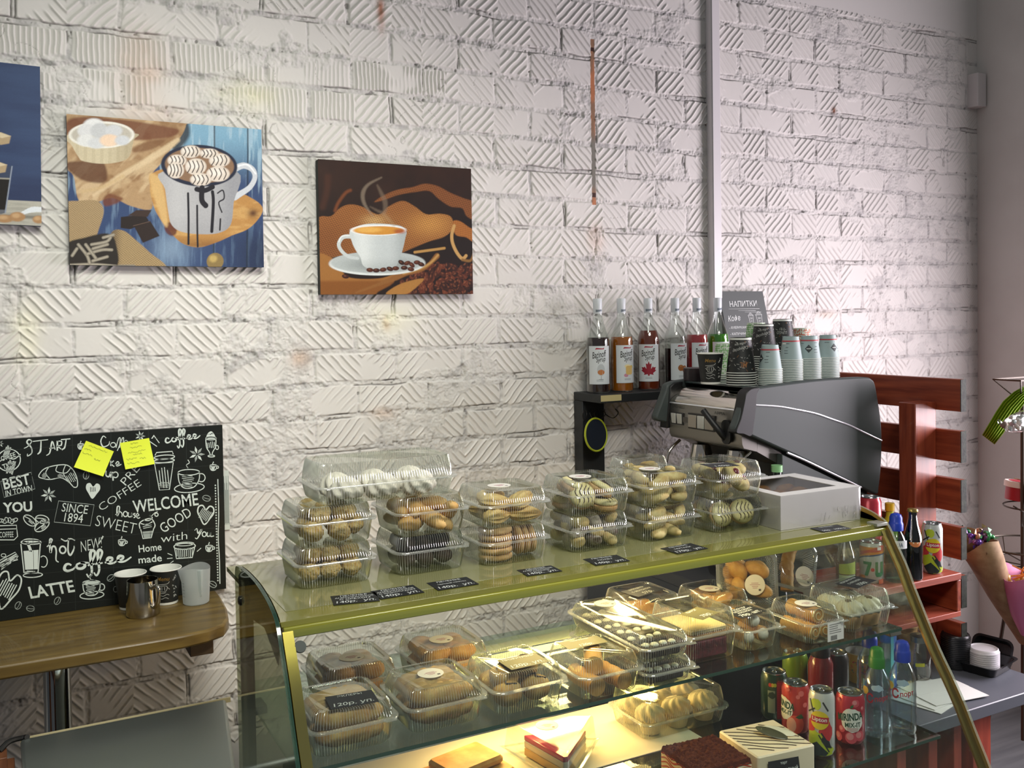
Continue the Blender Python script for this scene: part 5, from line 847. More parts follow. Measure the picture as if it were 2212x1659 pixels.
m.add(prism(tr[::-1], 0, .018, 'z'), mat('slice_sponge', 'c9a870', .8, bump=(120, .3))).add(prism(tr[::-1], .0182, .034, 'z'), mat('slice_cream', 'd8cfc8', .5)).add(prism(tr[::-1], .0342, .046, 'z'), mat('pink_jelly', 'c92a5a', .18, spec=.6)); o = obj('cake_slice', m, M=T(1.08, -.990, zl+.0045, 0, 0, rad(-20)), bevel=.002); tag(o, 'glossy pink topped cake slice inside the wedge shaped box', 'cake')
m = MB()
for k in range(2): m.add(rbox(.190-.05*k, .130-.03*k, .019, .012, 0, 4, .006), mat('apple_pie', 'cf8f3c', .55, var=(22, 'e0b468'), bump=(90, .4, .002)), T(.01*k, .01*k, .0195*k, 0, 0, rad(5*k)))
o = obj('layer_pastry', m, M=T(.870, -.94, zl+.0024, 0, 0, rad(8))); tag(o, 'golden layered pastry lying on the white paper of the lower shelf', 'pastry')
m = MB().add(loft([rrect(.150, .135, .03, .001, 6), rrect(.160, .145, .03, .045, 6), rrect(.10, .09, .03, .066, 6)], True, True), plastic); t = thing('dessert_dome', 'clear domed box with a dark dessert on the lower shelf near the corner', 'plastic food box', T(.735, -1.115, zl)); obj('dome', m, t)
m = MB().add(blob(.045, .04, .020, .15, 30, 3, 3, .03, 120), mat('dark_mousse', '4a3020', .5)).add(tube([(.032*math.cos(a), .028*math.sin(a), .016) for a in [k*.4 for k in range(16)]], .004, 8, True), whip); o = obj('mousse', m, M=T(.735, -1.115, zl+.026)); tag(o, 'dark mousse with a cream ring inside the clear dome', 'dessert')
# chocolate cake and striped cake, front of the lower shelf
st_w = mat('cake_side_cream', 'e0d2ae', .6); st_r = mat('cake_side_red', 'b5401c', .55)
t = thing('chocolate_cake', 'square cake with cocoa crumb top and red wavy striped sides', 'cake', T(1.300, -1.225, zl, 0, 0, rad(-4))); w, d, h = .142, .132, .068
obj('sponge', MB().add(bx(-w/2+.001, w/2-.001, -d/2+.001, d/2-.001, 0, h-.003), st_w), t, bevel=.003)
m = MB()
for side in range(4):
    Ms = T(0, 0, 0, 0, 0, rad(90*side)); L, dd = (w, d) if side % 2 == 0 else (d, w)
    for k in range(9):
        pts = [(-L/2+.003+(L-.006)*i/24, .004+k*.0078+.0045*math.sin(i*.55+k*.5+side)) for i in range(25)]; vf = ribbon(pts, (.0022, .0042, .0026), 1); m.add(([(p[0], -dd/2+.0005, min(max(p[1], .001), h-.003)) for p in vf[0]], vf[1]), st_r, Ms)
obj('striped_band', m, t)
n = 40; V = [(w*(i/(n-1)-.5), d*(j/(n-1)-.5), h+.004+.004*mnoise.noise((i*.9, j*.9, 2))+.003*mnoise.noise((i*.4, j*.4, 7))-(0.010 if i in (0, n-1) or j in (0, n-1) else 0)) for j in range(n) for i in range(n)]; f = [(j*n+i, j*n+i+1, (j+1)*n+i+1, (j+1)*n+i) for j in range(n-1) for i in range(n-1)]
obj('cocoa_crumb', MB().add((V, f), mat('cocoa_crumb', '421d14', .95, spec=.1, var=(140, '52281a'), bump=(260, .5, .002))), t)
t = thing('striped_cake', 'pale square cake with dark diagonal stripes and chocolate leaves', 'cake', T(1.478, -1.215, zl, 0, 0, rad(-6))); w, d, h = .150, .145, .060
obj('cake_body', MB().add(rbox(w, d, h, .006, 0, 3, .003), mat('ivory_icing', 'dcd2b4', .5)), t)
m = MB()
for k in range(9):
    o_ = -.075+.0185*k; pts = [(x, y) for x, y in [(-.070+.14*i/12, o_+.045-.09*i/12+.003*math.sin(i*.8+k)) for i in range(13)] if abs(y) < d/2-.006]
    if len(pts) > 2: vf = ribbon(pts, .0032, 2); m.add(([(p[0], p[1], h+.0006) for p in vf[0]], vf[1]), choco)
obj('chocolate_stripes', m, t)
leaf = lambda m_: MB().add(blob(.036, .0125, .0022, 0, 1, 0, 3), m_)
obj('leaf', leaf(mat('leaf_dark', '4a4a34', .35)), t, M=T(.012, -.004, h+.010, rad(20), rad(10), rad(-48))); obj('leaf', leaf(mat('leaf_white', 'e6e0c6', .4)), t, M=T(.036, .002, h+.008, rad(15), rad(8), rad(-40)))
m = MB().add(bx(-.0375, .0375, -.0004, .0004, 0, .048), card)
for s, y, hh in (('торт', .040, .006), ('Шоколадный', .027, .010), ('Медовик', .012, .009)):
    v, f = text2d(s, 1, .1, .006); dd = v.max(0)-v.min(0); sc = min(hh/max(dd[1], .5), .066/dd[0]); m.add(([(p[0]*sc, -.0008, y+p[1]*sc) for p in v], f), chalk)
o = obj('price_card', m, M=T(AY(1698, 1655, -1.302).x, -1.302, zl+.001, rad(-12), 0, rad(-10))); tag(o, 'black name card for the chocolate honey cake standing by the slim lemon can', 'price card')
# ================================================================== coffee corner
def clipx(P, c, keep):
    out = []
    for i in range(len(P)):
        a, b = P[i-1], P[i]; ia, ib = (a[0]-c)*keep >= 0, (b[0]-c)*keep >= 0
        if ia != ib: t = (c-a[0])/(b[0]-a[0]); out.append((c, a[1]+t*(b[1]-a[1])))
        if ib: out.append(b)
    return out
def decal(m, poly, mt, fn, step=.004):
    """lays a flat outline onto a curved surface in narrow strips"""
    xs = [p[0] for p in poly]; x = math.floor(min(xs)/step)*step
    while x < max(xs):
        q = clipx(clipx([tuple(p[:2]) for p in poly], x, 1), x+step, -1)
        if len(q) > 2: m.add(([fn(*p) for p in q], [tuple(range(len(q)))]), mt)
        x += step
def word_on(m, s, mt, fn, x, y, w, h, rot=0.0, shear=0.0, bold=0.0):
    v, f = text2d(s, 1, shear, bold); d = v.max(0)-v.min(0); v = (v-(v.max(0)+v.min(0))/2)*np.array((w/d[0], h/d[1])); c, q = math.cos(rad(rot)), math.sin(rad(rot))
    m.add(([fn(x+a*c-b*q, y+a*q+b*c) for a, b in v], f), mt)
def facing(x, y): return math.degrees(math.atan2(EYE[1]-y, EYE[0]-x))
black = mat('black_lacquer', '1e2022', .45, bump=(80, .08)); ink = mat('black_ink', '1c1a1a', .6)
# wall shelf with its upright
t = thing('wall_shelf', 'black wall shelf with one wide upright under the syrup bottles', 'shelf', T(1.738, 0, 0))
obj('board', MB().add(bx(.0, .90, -.175, -.006, 1.424, 1.452), black), t, bevel=.002)
obj('upright', MB().add(bx(.0, .088, -.060, -.006, .952, 1.4235), black), t, bevel=.002)
obj('masking_tape', MB().add(bx(-.001, .080, -.1765, -.1755, 1.430, 1.450), mat('masking_tape', 'b9ac7c', .7)), t)
# syrup bottles
bglass = clear('bottle_glass', 'f2f6f4', .03, .06, .8, 2.2); capw = mat('white_cap', 'cfd4d8', .4); labw = mat('bottle_label', 'd3d9dc', .45)
BP = [(0, 0), (.034, 0), (.0385, .004), (.039, .012), (.039, .165), (.0375, .183), (.032, .200), (.024, .222), (.0175, .245), (.0140, .268), (.0135, .282)]
def level(h, r_off=.0016):
    out = [(0, .003)]
    for (r0, a), (r1, b) in zip(BP[1:], BP[2:]):
        if a >= h: break
        out.append((max(r0-r_off, .001), max(a, .003)))
        if b > h: out.append((r0+(r1-r0)*(h-a)/(b-a)-r_off, h))
    return out+[(0, h)]
def syrup(px, colr, lv, label, art, deep=.55, y=-.088):
    x = AY(px, 760, y).x; a0 = facing(x, y)+art[1]; t = thing('syrup_bottle', label, 'syrup bottle', T(x, y, 1.4525))
    obj('bottle', MB().add(lathe(BP, 40, False, False), bglass), t)
    obj('syrup', MB().add(lathe(level(lv), 40, False, False), mat('syrup_'+colr, colr, .12, spec=.6, coat=.3)), t)
    c = MB().add(lathe([(.0150, .266), (.0152, .290), (.0152, .3145), (.0138, .317), (0, .3172)], 32, True, False), capw); fn = on_cyl(.0155, .278, a0+10)
    decal(c, [(-.012, -.008), (.014, -.004), (.014, .001), (-.012, .002)], mat('cap_print', '8d98a3', .5), fn); word_on(c, 'Barinoff', ink, on_cyl(.0156, .277, a0+10), 0, 0, .020, .005, 10, .3); obj('cap', c, t)
    m = MB(); fn = on_cyl(.0394, 0, a0); g = on_cyl(.0396, 0, a0); decal(m, [(-.040, .030), (.040, .030), (.040, .158), (-.040, .158)], labw, fn)
    red = mat('label_red', 'a3263c', .5); decal(m, [(-.016, .146), (-.012, .152), (.010, .150), (.016, .153), (.014, .147), (-.010, .147)], red, g)
    word_on(m, 'Barinoff', ink, g, -.001, .130, .052, .022, 8, .35, .008); word_on(m, 'Syrup', ink, g, .004, .111, .034, .022, 8, .35, .008)
    for p, c_ in art[0]: decal(m, p, mat('art_'+c_, c_, .5), on_cyl(.0395+.00005*len(m.f) % .0002+.0001, 0, a0), .004)
    for k in range(2): decal(m, [(-.012, .040+.004*k), (.012, .040+.004*k), (.012, .0412+.004*k), (-.012, .0412+.004*k)], mat('label_grey', '7d8488', .6), g)
    obj('label', m, t); return t
glass_art = [(ell(.004, .078, .0135, .020, 20), 'b9bfc2'), (ell(.004, .070, .012, .009, 20), 'b5713a'), ([(.003, .046), (.005, .046), (.005, .060), (.003, .060)], '9aa0a4'), (ell(.004, .0455, .009, .002, 14), '9aa0a4')]
mug_art = [(rrect(.026, .030, .006, 0, 3, .006, .073), 'd6b46a'), (ell(.0, .087, .012, .006, 16), 'e6d9a8'), (ell(-.006, .056, .008, .006, 12), 'c98aa0'), (ell(.016, .084, .006, .006, 12), 'c9c060')]
mp = [(0, 0), (.06, .0), (.07, .12), (.34, .06), (.30, .2), (.55, .40), (.45, .46), (.52, .66), (.34, .63), (.30, .72), (.16, .52), (.2, .95), (.08, .88), (0, 1.12)]; mp = mp+[(-a, b) for a, b in mp[::-1][1:-1]]
leaf_art = [([(a*.050, .050+b*.045) for a, b in mp], '8f1a2c')]
nut_art = [(ell(-.004, .072, .011, .011, 14), '9a5c2a'), (ell(.012, .068, .012, .012, 14), '85481f'), (ell(-.001, .078, .006, .004, 10), 'c08a50'), (ell(.014, .074, .006, .004, 10), 'b87a40')]
pink_art = [(ell(0, .068, .013, .010, 14), 'd89ab0'), (ell(.004, .056, .008, .006, 14), 'c07a96')]; green_art = [(ell(0, .068, .013, .012, 14), '8fae5a'), (ell(.008, .060, .006, .006, 14), 'c9d98a')]
for i, (px, c, lv, lab, art) in enumerate(((1292, '2a1512', .186, 'syrup bottle filled with near-black syrup, cognac glass on its label', (glass_art, 8)), (1343, 'a55c16', .186, 'syrup bottle filled with orange syrup, second from the tape-marked shelf end', (mug_art, 30)), (1401, '6e2a12', .205, 'syrup bottle of amber syrup with a red maple leaf label', (leaf_art, 0)),
        (1459, '1d1013', .140, 'half empty syrup bottle of black syrup with nuts on its label', (nut_art, 34)), (1506, 'b8333a', .186, 'syrup bottle filled with pink red syrup behind the menu paper cup', (pink_art, 30)), (1551, '3f8a12', .186, 'syrup bottle filled with bright green syrup beside the drinks board', (green_art, 30)))): syrup(px, c, lv, lab, art)
# hooks and the round lid on the upright
m = MB()
for dx, s in ((.012, -1), (.036, 1), (.060, -1), (.088, 1)): m.add(tube(catmull([(1.738+dx, -.0625, 1.392), (1.738+dx, -.068, 1.375), (1.738+dx+.02*s, -.085, 1.362), (1.738+dx+.034*s, -.095, 1.380), (1.738+dx+.024*s, -.09, 1.394)], 5), .0016, 6), mat('hook_wire', '2b2724', .4, metal=.6))
tag(obj('wire_hooks', m), 'bent black wire hooks screwed to the shelf upright', 'hook')
q = AY(1286, 939, -.100); t = thing('round_sieve', 'round dark sieve with a lime rim hanging on the shelf upright', 'sieve', T(q.x, -.100, q.z, rad(84), 0, rad(16)))
obj('disc', MB().add(lathe([(0, 0), (.053, 0), (.053, .004), (0, .005)], 48, False, False), mat('navy_mesh', '171f2b', .45)), t)
obj('rim', MB().add(tube([(.0545*math.cos(a), .0545*math.sin(a), .003) for a in [2*math.pi*k/48 for k in range(48)]], .0035, 8, True), mat('lime_rim', 'a9b32c', .4)), t)
obj('hanging_loop', MB().add(tube(catmull([(-.01, .056, .002), (-.008, .074, -.008), (.008, .074, -.008), (.01, .056, .002)], 5), .0016, 6), mat('hook_wire', '2b2724', .4)), t)
# drinks board
def menu():
    a, b, d = AY(1553, 625, -.03), AY(1645, 623, -.03), AY(1668, 745, -.10); wd_ = .212; hh = .340; tilt = math.atan2(.07, hh)
    M = T(a.x, -.100, 1.4525, -tilt, 0, 0) if False else T(a.x+.004, -.112, 1.4525, -math.atan2(.085, hh), 0, 0); t = thing('drinks_menu_board', 'grey chalk drinks menu board leaning on the wall behind the cups', 'menu board', M)
    m = MB().add(bx(0, wd_, 0, .004, 0, hh+.012), mat('slate_grey', '565a59', .6, bump=(200, .08))); w_ = mat('menu_white', 'd9dcda', .7); fn = lambda x, y: (x, -.0006, y)
    W_ = lambda s, x, y, w, h, r=0, sh=0, bo=.006: word_on(m, s, w_, fn, x, hh-y, w, h, r, sh, bo)
    W_('НАПИТКИ', .105, .036, .135, .022, 1, .1); W_('Кофе', .048, .094, .060, .028, 4, .25)
    for x0, x1, y in ((.03, .18, .056), (.075, .16, .063), (.105, .185, .069)): m.add(([fn(x0, hh-y), fn(x1, hh-y-.001), fn(x1, hh-y+.0004), fn(x0, hh-y+.0006)], [(0, 1, 2, 3)]), w_)
    for x, s in ((.130, .8), (.170, 1.0)):
        for pts in ([(-.014, .012), (-.010, -.026), (.010, -.026), (.014, .012)], [(-.017, .012), (.017, .012)], [(-.012, .018), (.012, .018), (.014, .012)], [(-.005, .018), (-.004, .024), (.005, .024), (.006, .018)]): vf = ribbon([(x+p*s, hh-.092+q*s) for p, q in pts], .0018, 1, smooth=False); m.add((([fn(*p) for p in vf[0]]), vf[1]), w_)
        W_('250' if s < 1 else '350', x, .093, .015*s, .008, 0, 0); W_('мл', x, .104, .010*s, .005)
    for i, (n_, p1, p2) in enumerate((('- АМЕРИКАНО', '65', '70'), ('- КАПУЧИНО', '100', '120'), ('- ЛАТТЕ', '100', '120'), ('- ЭСПРЕССО', '', ''), ('- РИСТРЕТТО', '', ''), ('- ЛУНГО', '', ''), ('- ДОППИО', '', ''))):
        y = .127+.024*i; W_(n_, .015+.0042*len(n_), y, .0082*len(n_), .010, 0, .05)
        if p1: W_(p1, .136, y-.002, .007*len(p1), .010); W_(p2, .176, y-.002, .007*len(p2), .010)
    obj('board', m, t)
menu()
# bar counter behind the case, with a dark box on it
m = MB().add(bx(1.738, 2.450, -.730, -.064, .915, .950), mat('bar_top', '26241f', .4)).add(bx(1.742, 2.445, -.715, -.068, 0, .915), black); tag(obj('bar_counter', m, bevel=.003), 'black bar counter under the espresso machine behind the glass case', 'counter')
# espresso machine
MX, MY0, MY1 = 1.915, -.690, -.285
def sp(px, py): q = AY(px, py, MY0); return (q.x-MX, q.z)
t = thing('espresso_machine', 'large black and steel two group espresso machine with curved side panels', 'espresso machine', T(MX, 0, 0))
side_m = mat('machine_side', '434a49', .50, spec=.4, bump=(500, .06, .0005)); rub = mat('machine_rubber', '121314', .5); mirror = mat('machine_chrome', 'c9c3bb', .12, metal=1.0); brushed = mat('machine_steel', '8a8782', .3, metal=.9); trimc = mat('trim_chrome', 'f0f2f6', .32, metal=.85)
top = [sp(*p) for p in ((1610, 862), (1614, 848), (1625, 841), (1650, 835), (1757, 821), (1830, 816), (1872, 815), (1884, 819), (1891, 830), (1898, 868), (1904, 910), (1906, 955), (1904, 1010), (1898, 1068))]
low = [sp(*p) for p in ((1890, 1068), (1859, 1053), (1780, 1014), (1716, 983), (1690, 972), (1621, 941), (1590, 934), (1588, 925))]
outl = catmull(top, 4)+low
lowc = [sp(*p) for p in ((1690, 972), (1890, 1068))]; colz = .9505
for y0, y1 in ((MY0, MY0+.030), (MY1-.030, MY1)):
    p_ = obj('side_panel', MB().add(prism(outl, y0, y1, 'y'), side_m), t, bevel=.006)
    if y0 == MY0:
        arc = catmull([sp(*p) for p in ((1632, 875), (1680, 878), (1716, 884), (1760, 893), (1795, 905), (1835, 919), (1868, 935), (1904, 952))], 4)
        obj('trim_strip', MB().add(tube([(x, y0-.0005, z) for x, z in arc], .0032, 8), trimc).add(tube([(x, y0-.0005, z) for x, z in catmull([sp(*p) for p in ((1700, 978), (1740, 995), (1800, 1024), (1860, 1053))], 4)], .0036, 8), trimc), p_)
        obj('front_bezel', MB().add(prism(catmull([sp(*p) for p in ((1606, 868), (1610, 850), (1622, 839), (1640, 838), (1634, 850), (1632, 880), (1628, 910), (1622, 942), (1604, 938), (1588, 934), (1598, 905))], 3, True), y0-.004, y1+.004, 'y'), rub), p_, bevel=.004)
    else: obj('front_bezel', MB().add(prism([(-.02, 1.345), (-.005, 1.48), (.012, 1.492), (.05, 1.494), (.03, 1.44), (.02, 1.35)], y0-.004, y1+.006, 'y'), rub), p_, bevel=.004)
ya, yb = MY0+.0302, MY1-.0302
obj('top_cover', MB().add(prism(catmull([(.50, 1.485), (.30, 1.488), (.10, 1.484), (.040, 1.478), (.010, 1.462), (-.006, 1.436), (-.004, 1.430)], 4)+[(.05, 1.40), (.50, 1.40)], ya, yb, 'y'), mirror), t)
obj('cup_tray', MB().add(bx(.055, .50, ya+.004, yb-.004, 1.4885, 1.4955), mat('tray_glass', '3b4a4a', .1, spec=.6, coat=.5)), t, bevel=.002)
cp = obj('control_panel', MB().add(prism([(-.0035, 1.4295), (-.010, 1.372), (-.006, 1.330), (.0, 1.318), (.05, 1.305), (.05, 1.42)], ya, yb, 'y'), brushed).add(prism([(-.0065, 1.4315), (-.008, 1.4275), (-.004, 1.4255), (.0, 1.4315)], ya, yb, 'y'), trimc), t)
fy = lambda f: MY1-.03-(MY1-MY0-.06)*f
pf = lambda f, z: (-.0105 if z < 1.40 else -.007, fy(f), z)
btn = mat('rocker_white', 'c3c4bc', .4); btn2 = mat('button_grey', '9b9488', .4); dk = mat('panel_dark', '2b2a28', .5)
cp2 = MB().add(bx(-.012, -.006, fy(.98), fy(.03), 1.372, 1.388), mat('panel_band', '5f5c58', .35, metal=.6)); obj('panel_band', cp2, cp)
for f, m_, w in ((.09, btn, .022), (.175, btn, .024)): obj('rocker_switch', MB().add(bx(-.0128, -.008, fy(f)-w/2-.004, fy(f)+w/2+.004, 1.362, 1.400), dk).add(prism([(-.013, 1.365), (-.017, 1.397), (-.013, 1.397)], fy(f)-w/2, fy(f)+w/2, 'y'), m_), cp, bevel=.0008)
obj('button_panel', MB().add(bx(-.0135, -.008, fy(.66), fy(.30), 1.355, 1.404), dk).add(bx(-.0165, -.013, fy(.42), fy(.31), 1.360, 1.399), btn2).add(bx(-.0185, -.013, fy(.53), fy(.445), 1.360, 1.399), btn).add(bx(-.0165, -.013, fy(.65), fy(.54), 1.360, 1.399), btn2), cp, bevel=.001)
obj('steam_lever', MB().add(tube(catmull([(-.012, fy(.80), 1.345), (-.022, fy(.80), 1.352), (-.036, fy(.78), 1.372), (-.050, fy(.70), 1.408), (-.054, fy(.66), 1.424)], 5), [.012, .012, .011, .010, .0095]+[.0095]*16, 14), rub).add(loft([rrect(.040, .072, .018, z, 6) for z in (0, .006)]), rub, T(-.0125, fy(.83), 1.362, 0, rad(-90), 0) @ T(0, 0, 0, 0, 0, rad(90))), cp)
lt = MB()
for s, f, w, z in (('SIMONELLI', .14, .062, 1.418), ('APPIA', .72, .050, 1.414)): v, fc = text2d(s, 1, 0, .0); d = v.max(0)-v.min(0); lt.add(([(-.0085, fy(f)-(p[0])*w/d[0], z+p[1]*.009/d[1]) for p in v], fc), dk)
obj('lettering', lt, cp)
obj('body', MB().add(bx(.145, .505, ya, yb, .985, 1.3995), mat('machine_body', '3a3d3c', .45)).add(prism([(.05, 1.3045), (.145, 1.255), (.145, 1.3995), (.055, 1.3995)], ya, yb, 'y'), brushed), t)
obj('lower_side', MB().add(prism([(.125, .985), (.125, sp(1693, 973)[1]-.012), (.505, sp(1893, 1066)[1]-.014), (.505, .985)], MY0+.006, MY0+.0295, 'y'), side_m), t, bevel=.002)
obj('lower_side', MB().add(prism([(.125, .985), (.125, 1.22), (.505, 1.09), (.505, .985)], MY1-.029, MY1-.006, 'y'), side_m), t, bevel=.002)
obj('drip_tray', MB().add(bx(-.06, .50, ya, yb, .965, .9848), brushed), t, bevel=.003)
for x, y in ((-.03, ya+.03), (-.03, yb-.03), (.46, ya+.03), (.46, yb-.03)): obj('foot', MB().add(lathe([(.018, .9505), (.020, .9648)], 20), rub), t, M=T(x, y, 0))
for f in (.25, .74):
    g = obj('group_head', MB().add(lathe([(.030, 1.225), (.036, 1.228), (.036, 1.262), (.028, 1.30)], 28), mirror), t, M=T(.052, fy(f), 0))
    obj('portafilter', MB().add(lathe([(.026, 1.185), (.034, 1.192), (.034, 1.2245)], 28), mirror).add(tube([(-.03, 0, 1.208), (-.07, 0, 1.200), (-.17, 0, 1.178)], [.009, .013, .016], 12), rub), g)
for f, x in ((.02, .0), (.98, .0)): obj('steam_wand', MB().add(tube(catmull([(.03, fy(f), 1.305), (-.02, fy(f), 1.26), (-.03, fy(f), 1.15), (-.015, fy(f), 1.04)], 5), .005, 10), mirror), t)
m = MB().add(bx(0, .085, -.003, 0, 0, .14), mat('leaflet', 'cfcabd', .7)).add(bx(.008, .078, -.0036, -.003, .012, .024), mat('leaflet_red', 'b8322c', .6)).add(bx(.010, .05, -.0036, -.003, .10, .128), mat('leaflet_olive', '7b7748', .6)).add(bx(.03, .076, -.0036, -.003, .06, .09), mat('leaflet_grey', 'a5a29a', .6)); q = AY(1517, 985, -.012); tag(obj('paper_leaflet', m, M=T(q.x, -.012, q.z-.01)), 'small pale leaflet with a red band on the wall under the espresso machine', 'leaflet')
# cups on the machine
ZC = 1.4960
cup_grey = mat('cup_grey', '9db0ae', .55); cup_wh = mat('cup_lip', 'dfe3da', .5); greyd = mat('cup_dark_mark', '3b4142', .6); cup_red = mat('cup_red_line', 'b8444a', .55); gr = mat('maze_green', '6fae5c', .6); orr = mat('maze_orange', 'c25a3c', .6); mazew = mat('maze_white', 'd4dfcd', .6)
def wall_mesh(r0, r1, h, mt, mt_in=None): return MB().add(lathe([(r0*.97, .0035), (r0*.975, 0), (r0, 0), (r1, h-.002), (r1-.00035, h-.002), (r0-.00035, .0042), (0, .004)], 40, False, False), mt)
def rim_mesh(r1, h): return MB().add(tube([((r1+.0011)*math.cos(a), (r1+.0011)*math.sin(a), h-.0016) for a in [2*math.pi*k/40 for k in range(40)]], .0014, 6, True), cup_wh)
CUPS = dict(grey=(.0245, .0345, .074, cup_grey), dark=(.031, .044, .108, cupblack), green=(.030, .042, .104, mazew), orange=(.030, .042, .104, mazew))
_cupm = {}
def cup(kind, x, y, z, label, group, prints=None, upright=False):
    r0, r1, h, mt = CUPS[kind]
    if kind not in _cupm: _cupm[kind] = (wall_mesh(r0, r1, h, mt).mesh('body'), rim_mesh(r1, h).mesh('rim'))
    M = T(x, y, z) if upright else T(x, y, z+h) @ Matrix.Rotation(math.pi, 4, 'X'); t = thing('paper_cup', label, 'paper cup', M, group); b = obj('body', _cupm[kind][0], t); obj('rim', _cupm[kind][1], t)
    if prints: prints(t, kind, x, y)
    return t
def cup_fn(kind, x, y, da=0):
    r0, r1, h, _ = CUPS[kind]; a0 = -facing(x, y)+da      # printed upside down, like the cup
    def fn(u, v):   # u right, v up as seen on the inverted cup, measured from the table-side rim
        z = h-v; r = r0+(r1-r0)*z/h+.0006; a = rad(a0)-u/r; return (r*math.cos(a), r*math.sin(a), z)
    return fn
def grey_print(t, kind, x, y, da=0, mode=0):
    m = MB(); fn = cup_fn(kind, x, y, da); h = CUPS[kind][2]
    for k in range(-18, 18): decal(m, [(k*.004, h-.016), (k*.004+.0041, h-.016), (k*.004+.0041, h-.012), (k*.004, h-.012)], cup_red, fn, .01)
    if mode != 1: decal(m, [(-.012, .034), (0, .021), (.012, .034), (0, .047)], greyd, fn); decal(m, [(-.007, .033), (.007, .033), (.007, .0352), (-.007, .0352)], cup_wh, fn)
    for u0, v0, w in ((.018, .052, .012), (.020, .040, .008), (.016, .030, .012), (.018, .022, .012), (-.03, .050, .014)): decal(m, [(u0, v0), (u0+w, v0), (u0+w, v0+.0012), (u0, v0+.0012)], greyd, fn)
    if mode: decal(m, [(.004, .050), (.020, .050), (.020, .0545), (.004, .0545)], cup_wh, fn)
    obj('print', m, t)
def dark_print(t, kind, x, y, words=(('Cappuccino', .074, .050, .012, 196, 'w'), ('coffee time', .088, .034, .008, 190, 'w'), ('ML', .026, .022, .016, 180, 'o'))):
    m = MB(); fn = cup_fn(kind, x, y); wi = mat('cup_print_white', 'aeb0aa', .6); o_ = mat('cup_print_gold', '8a5a30', .6); r = random.Random(6)
    for s, v, w, hh, ro, c in words: word_on(m, s, wi if c == 'w' else o_, fn, .008 if c == 'o' else -.002, v, w, hh, ro, .2, .006)
    for k in range(42):
        u, v = r.uniform(-.045, .045), r.uniform(.008, .098); vf = ribbon([(u, v), (u+r.uniform(-.005, .005), v+r.uniform(-.004, .004)), (u+r.uniform(-.006, .006), v+r.uniform(-.004, .004))], .0011, 3); m.add(([fn(*p) for p in vf[0]], vf[1]), wi if k % 5 else o_)
    decal(m, [(-.09+.0*k, .1065) for k in range(1)]+[(.09, .1065), (.09, .101), (-.09, .101)], cup_wh, fn); obj('print', m, t)
def maze_print(c):
    def go(t, kind, x, y):
        m = MB(); fn = cup_fn(kind, x, y); r = random.Random(8); s = .0062
        for i in range(-7, 8):
            for j in range(1, 16):
                u, v = i*s, j*s
                if r.random() < .62: decal(m, [(u, v), (u+s*1.4, v), (u+s*1.4, v+.0026), (u, v+.0026)], c, fn, .006)
                if r.random() < .5: decal(m, [(u, v), (u+.0026, v), (u+.0026, v+s*1.4), (u, v+s*1.4)], c, fn, .006)
        obj('print', m, t)
    return go
def at(px, py, z, r): p = AZ(px, py, z); d = Vector((p.x-EYE[0], p.y-EYE[1], 0)).normalized(); return p+d*r
def stack(kind, px, base=None, y=None, top=None, pitch=.005, n=None, what='', prints=None):
    r0, r1, h, _ = CUPS[kind]; p = at(*base, ZC, r1) if base else AY(px, 800, y); x, yy = p.x, p.y
    if n is None: n = max(1, int(round((AY(px, top, yy-r0).z-ZC-h)/pitch))+1)
    for k in range(n): cup(kind, x, yy, ZC+k*pitch, what if k < n-1 else what.replace('nested in', 'topmost of'), what.replace('paper cup nested in ', 'cups of ') if k < n-1 else None, prints if k == n-1 else None)
stack('grey', 1664, (1664, 833), pitch=.0052, n=10, what='grey paper cup nested in the shortest grey stack on the espresso machine', prints=lambda t, k, x, y: grey_print(t, k, x, y, 62))
stack('grey', 1709, (1709, 826), pitch=.0052, n=14, what='grey paper cup nested in the grey stack next to the shortest one', prints=lambda t, k, x, y: grey_print(t, k, x, y, 70, 1))
stack('grey', 1747, (1749, 823), pitch=.0052, n=14, what='grey paper cup nested in the grey stack whose diamond faces the room', prints=lambda t, k, x, y: grey_print(t, k, x, y, 4))
stack('grey', 1785, (1789, 819), pitch=.0052, n=14, what='grey paper cup nested in the grey stack at the far end of the espresso machine', prints=lambda t, k, x, y: grey_print(t, k, x, y, -40, 2))
stack('dark', 1601, (1601, 833), pitch=.0072, n=6, what='black printed paper cup nested in the short front stack', prints=dark_print)
stack('dark', 1650, y=-.400, top=701, pitch=.0072, what='black printed paper cup nested in the tall stack behind the grey cups', prints=dark_print)
stack('dark', 1691, y=-.340, top=691, pitch=.0072, what='black paper cup nested in the tallest stack, marked lungo', prints=lambda t, k, x, y: dark_print(t, k, x, y, (('LUNGO', .062, .034, .010, 180, 'w'), ('191', .074, .016, .009, 180, 'w'))))
stack('green', 1566, y=-.335, top=744, pitch=.0072, what='green maze paper cup nested in the stack behind the menu cup', prints=maze_print(gr))
stack('green', 1634, y=-.310, top=699, pitch=.0072, what='green maze paper cup nested in the tall stack by the drinks board', prints=maze_print(gr))
stack('orange', 1731, y=-.340, top=707, pitch=.0072, what='orange maze paper cup nested in the stack behind the grey cups', prints=maze_print(orr))
q = at(1535, 831, ZC, .030); paper_cup('paper_cup', 'black menu print paper cup standing upright at the edge of the espresso machine', T(q.x, q.y, ZC+.0003), .029, .040, .096, cupblack, extra=E3(foot_band(.029, .007), menu_print(.029, .040, .096, facing(q.x, q.y))))
m = MB().add(lathe([(.034, 0), (.036, .0), (.036, .040), (.033, .042), (0, .042)], 32, True, False), mat('smoke_lid', '2a2022', .3)); tag(obj('dark_jar', m, M=T(2.005, -.325, ZC)), 'small dark jar on the espresso machine behind the menu paper cup', 'jar')
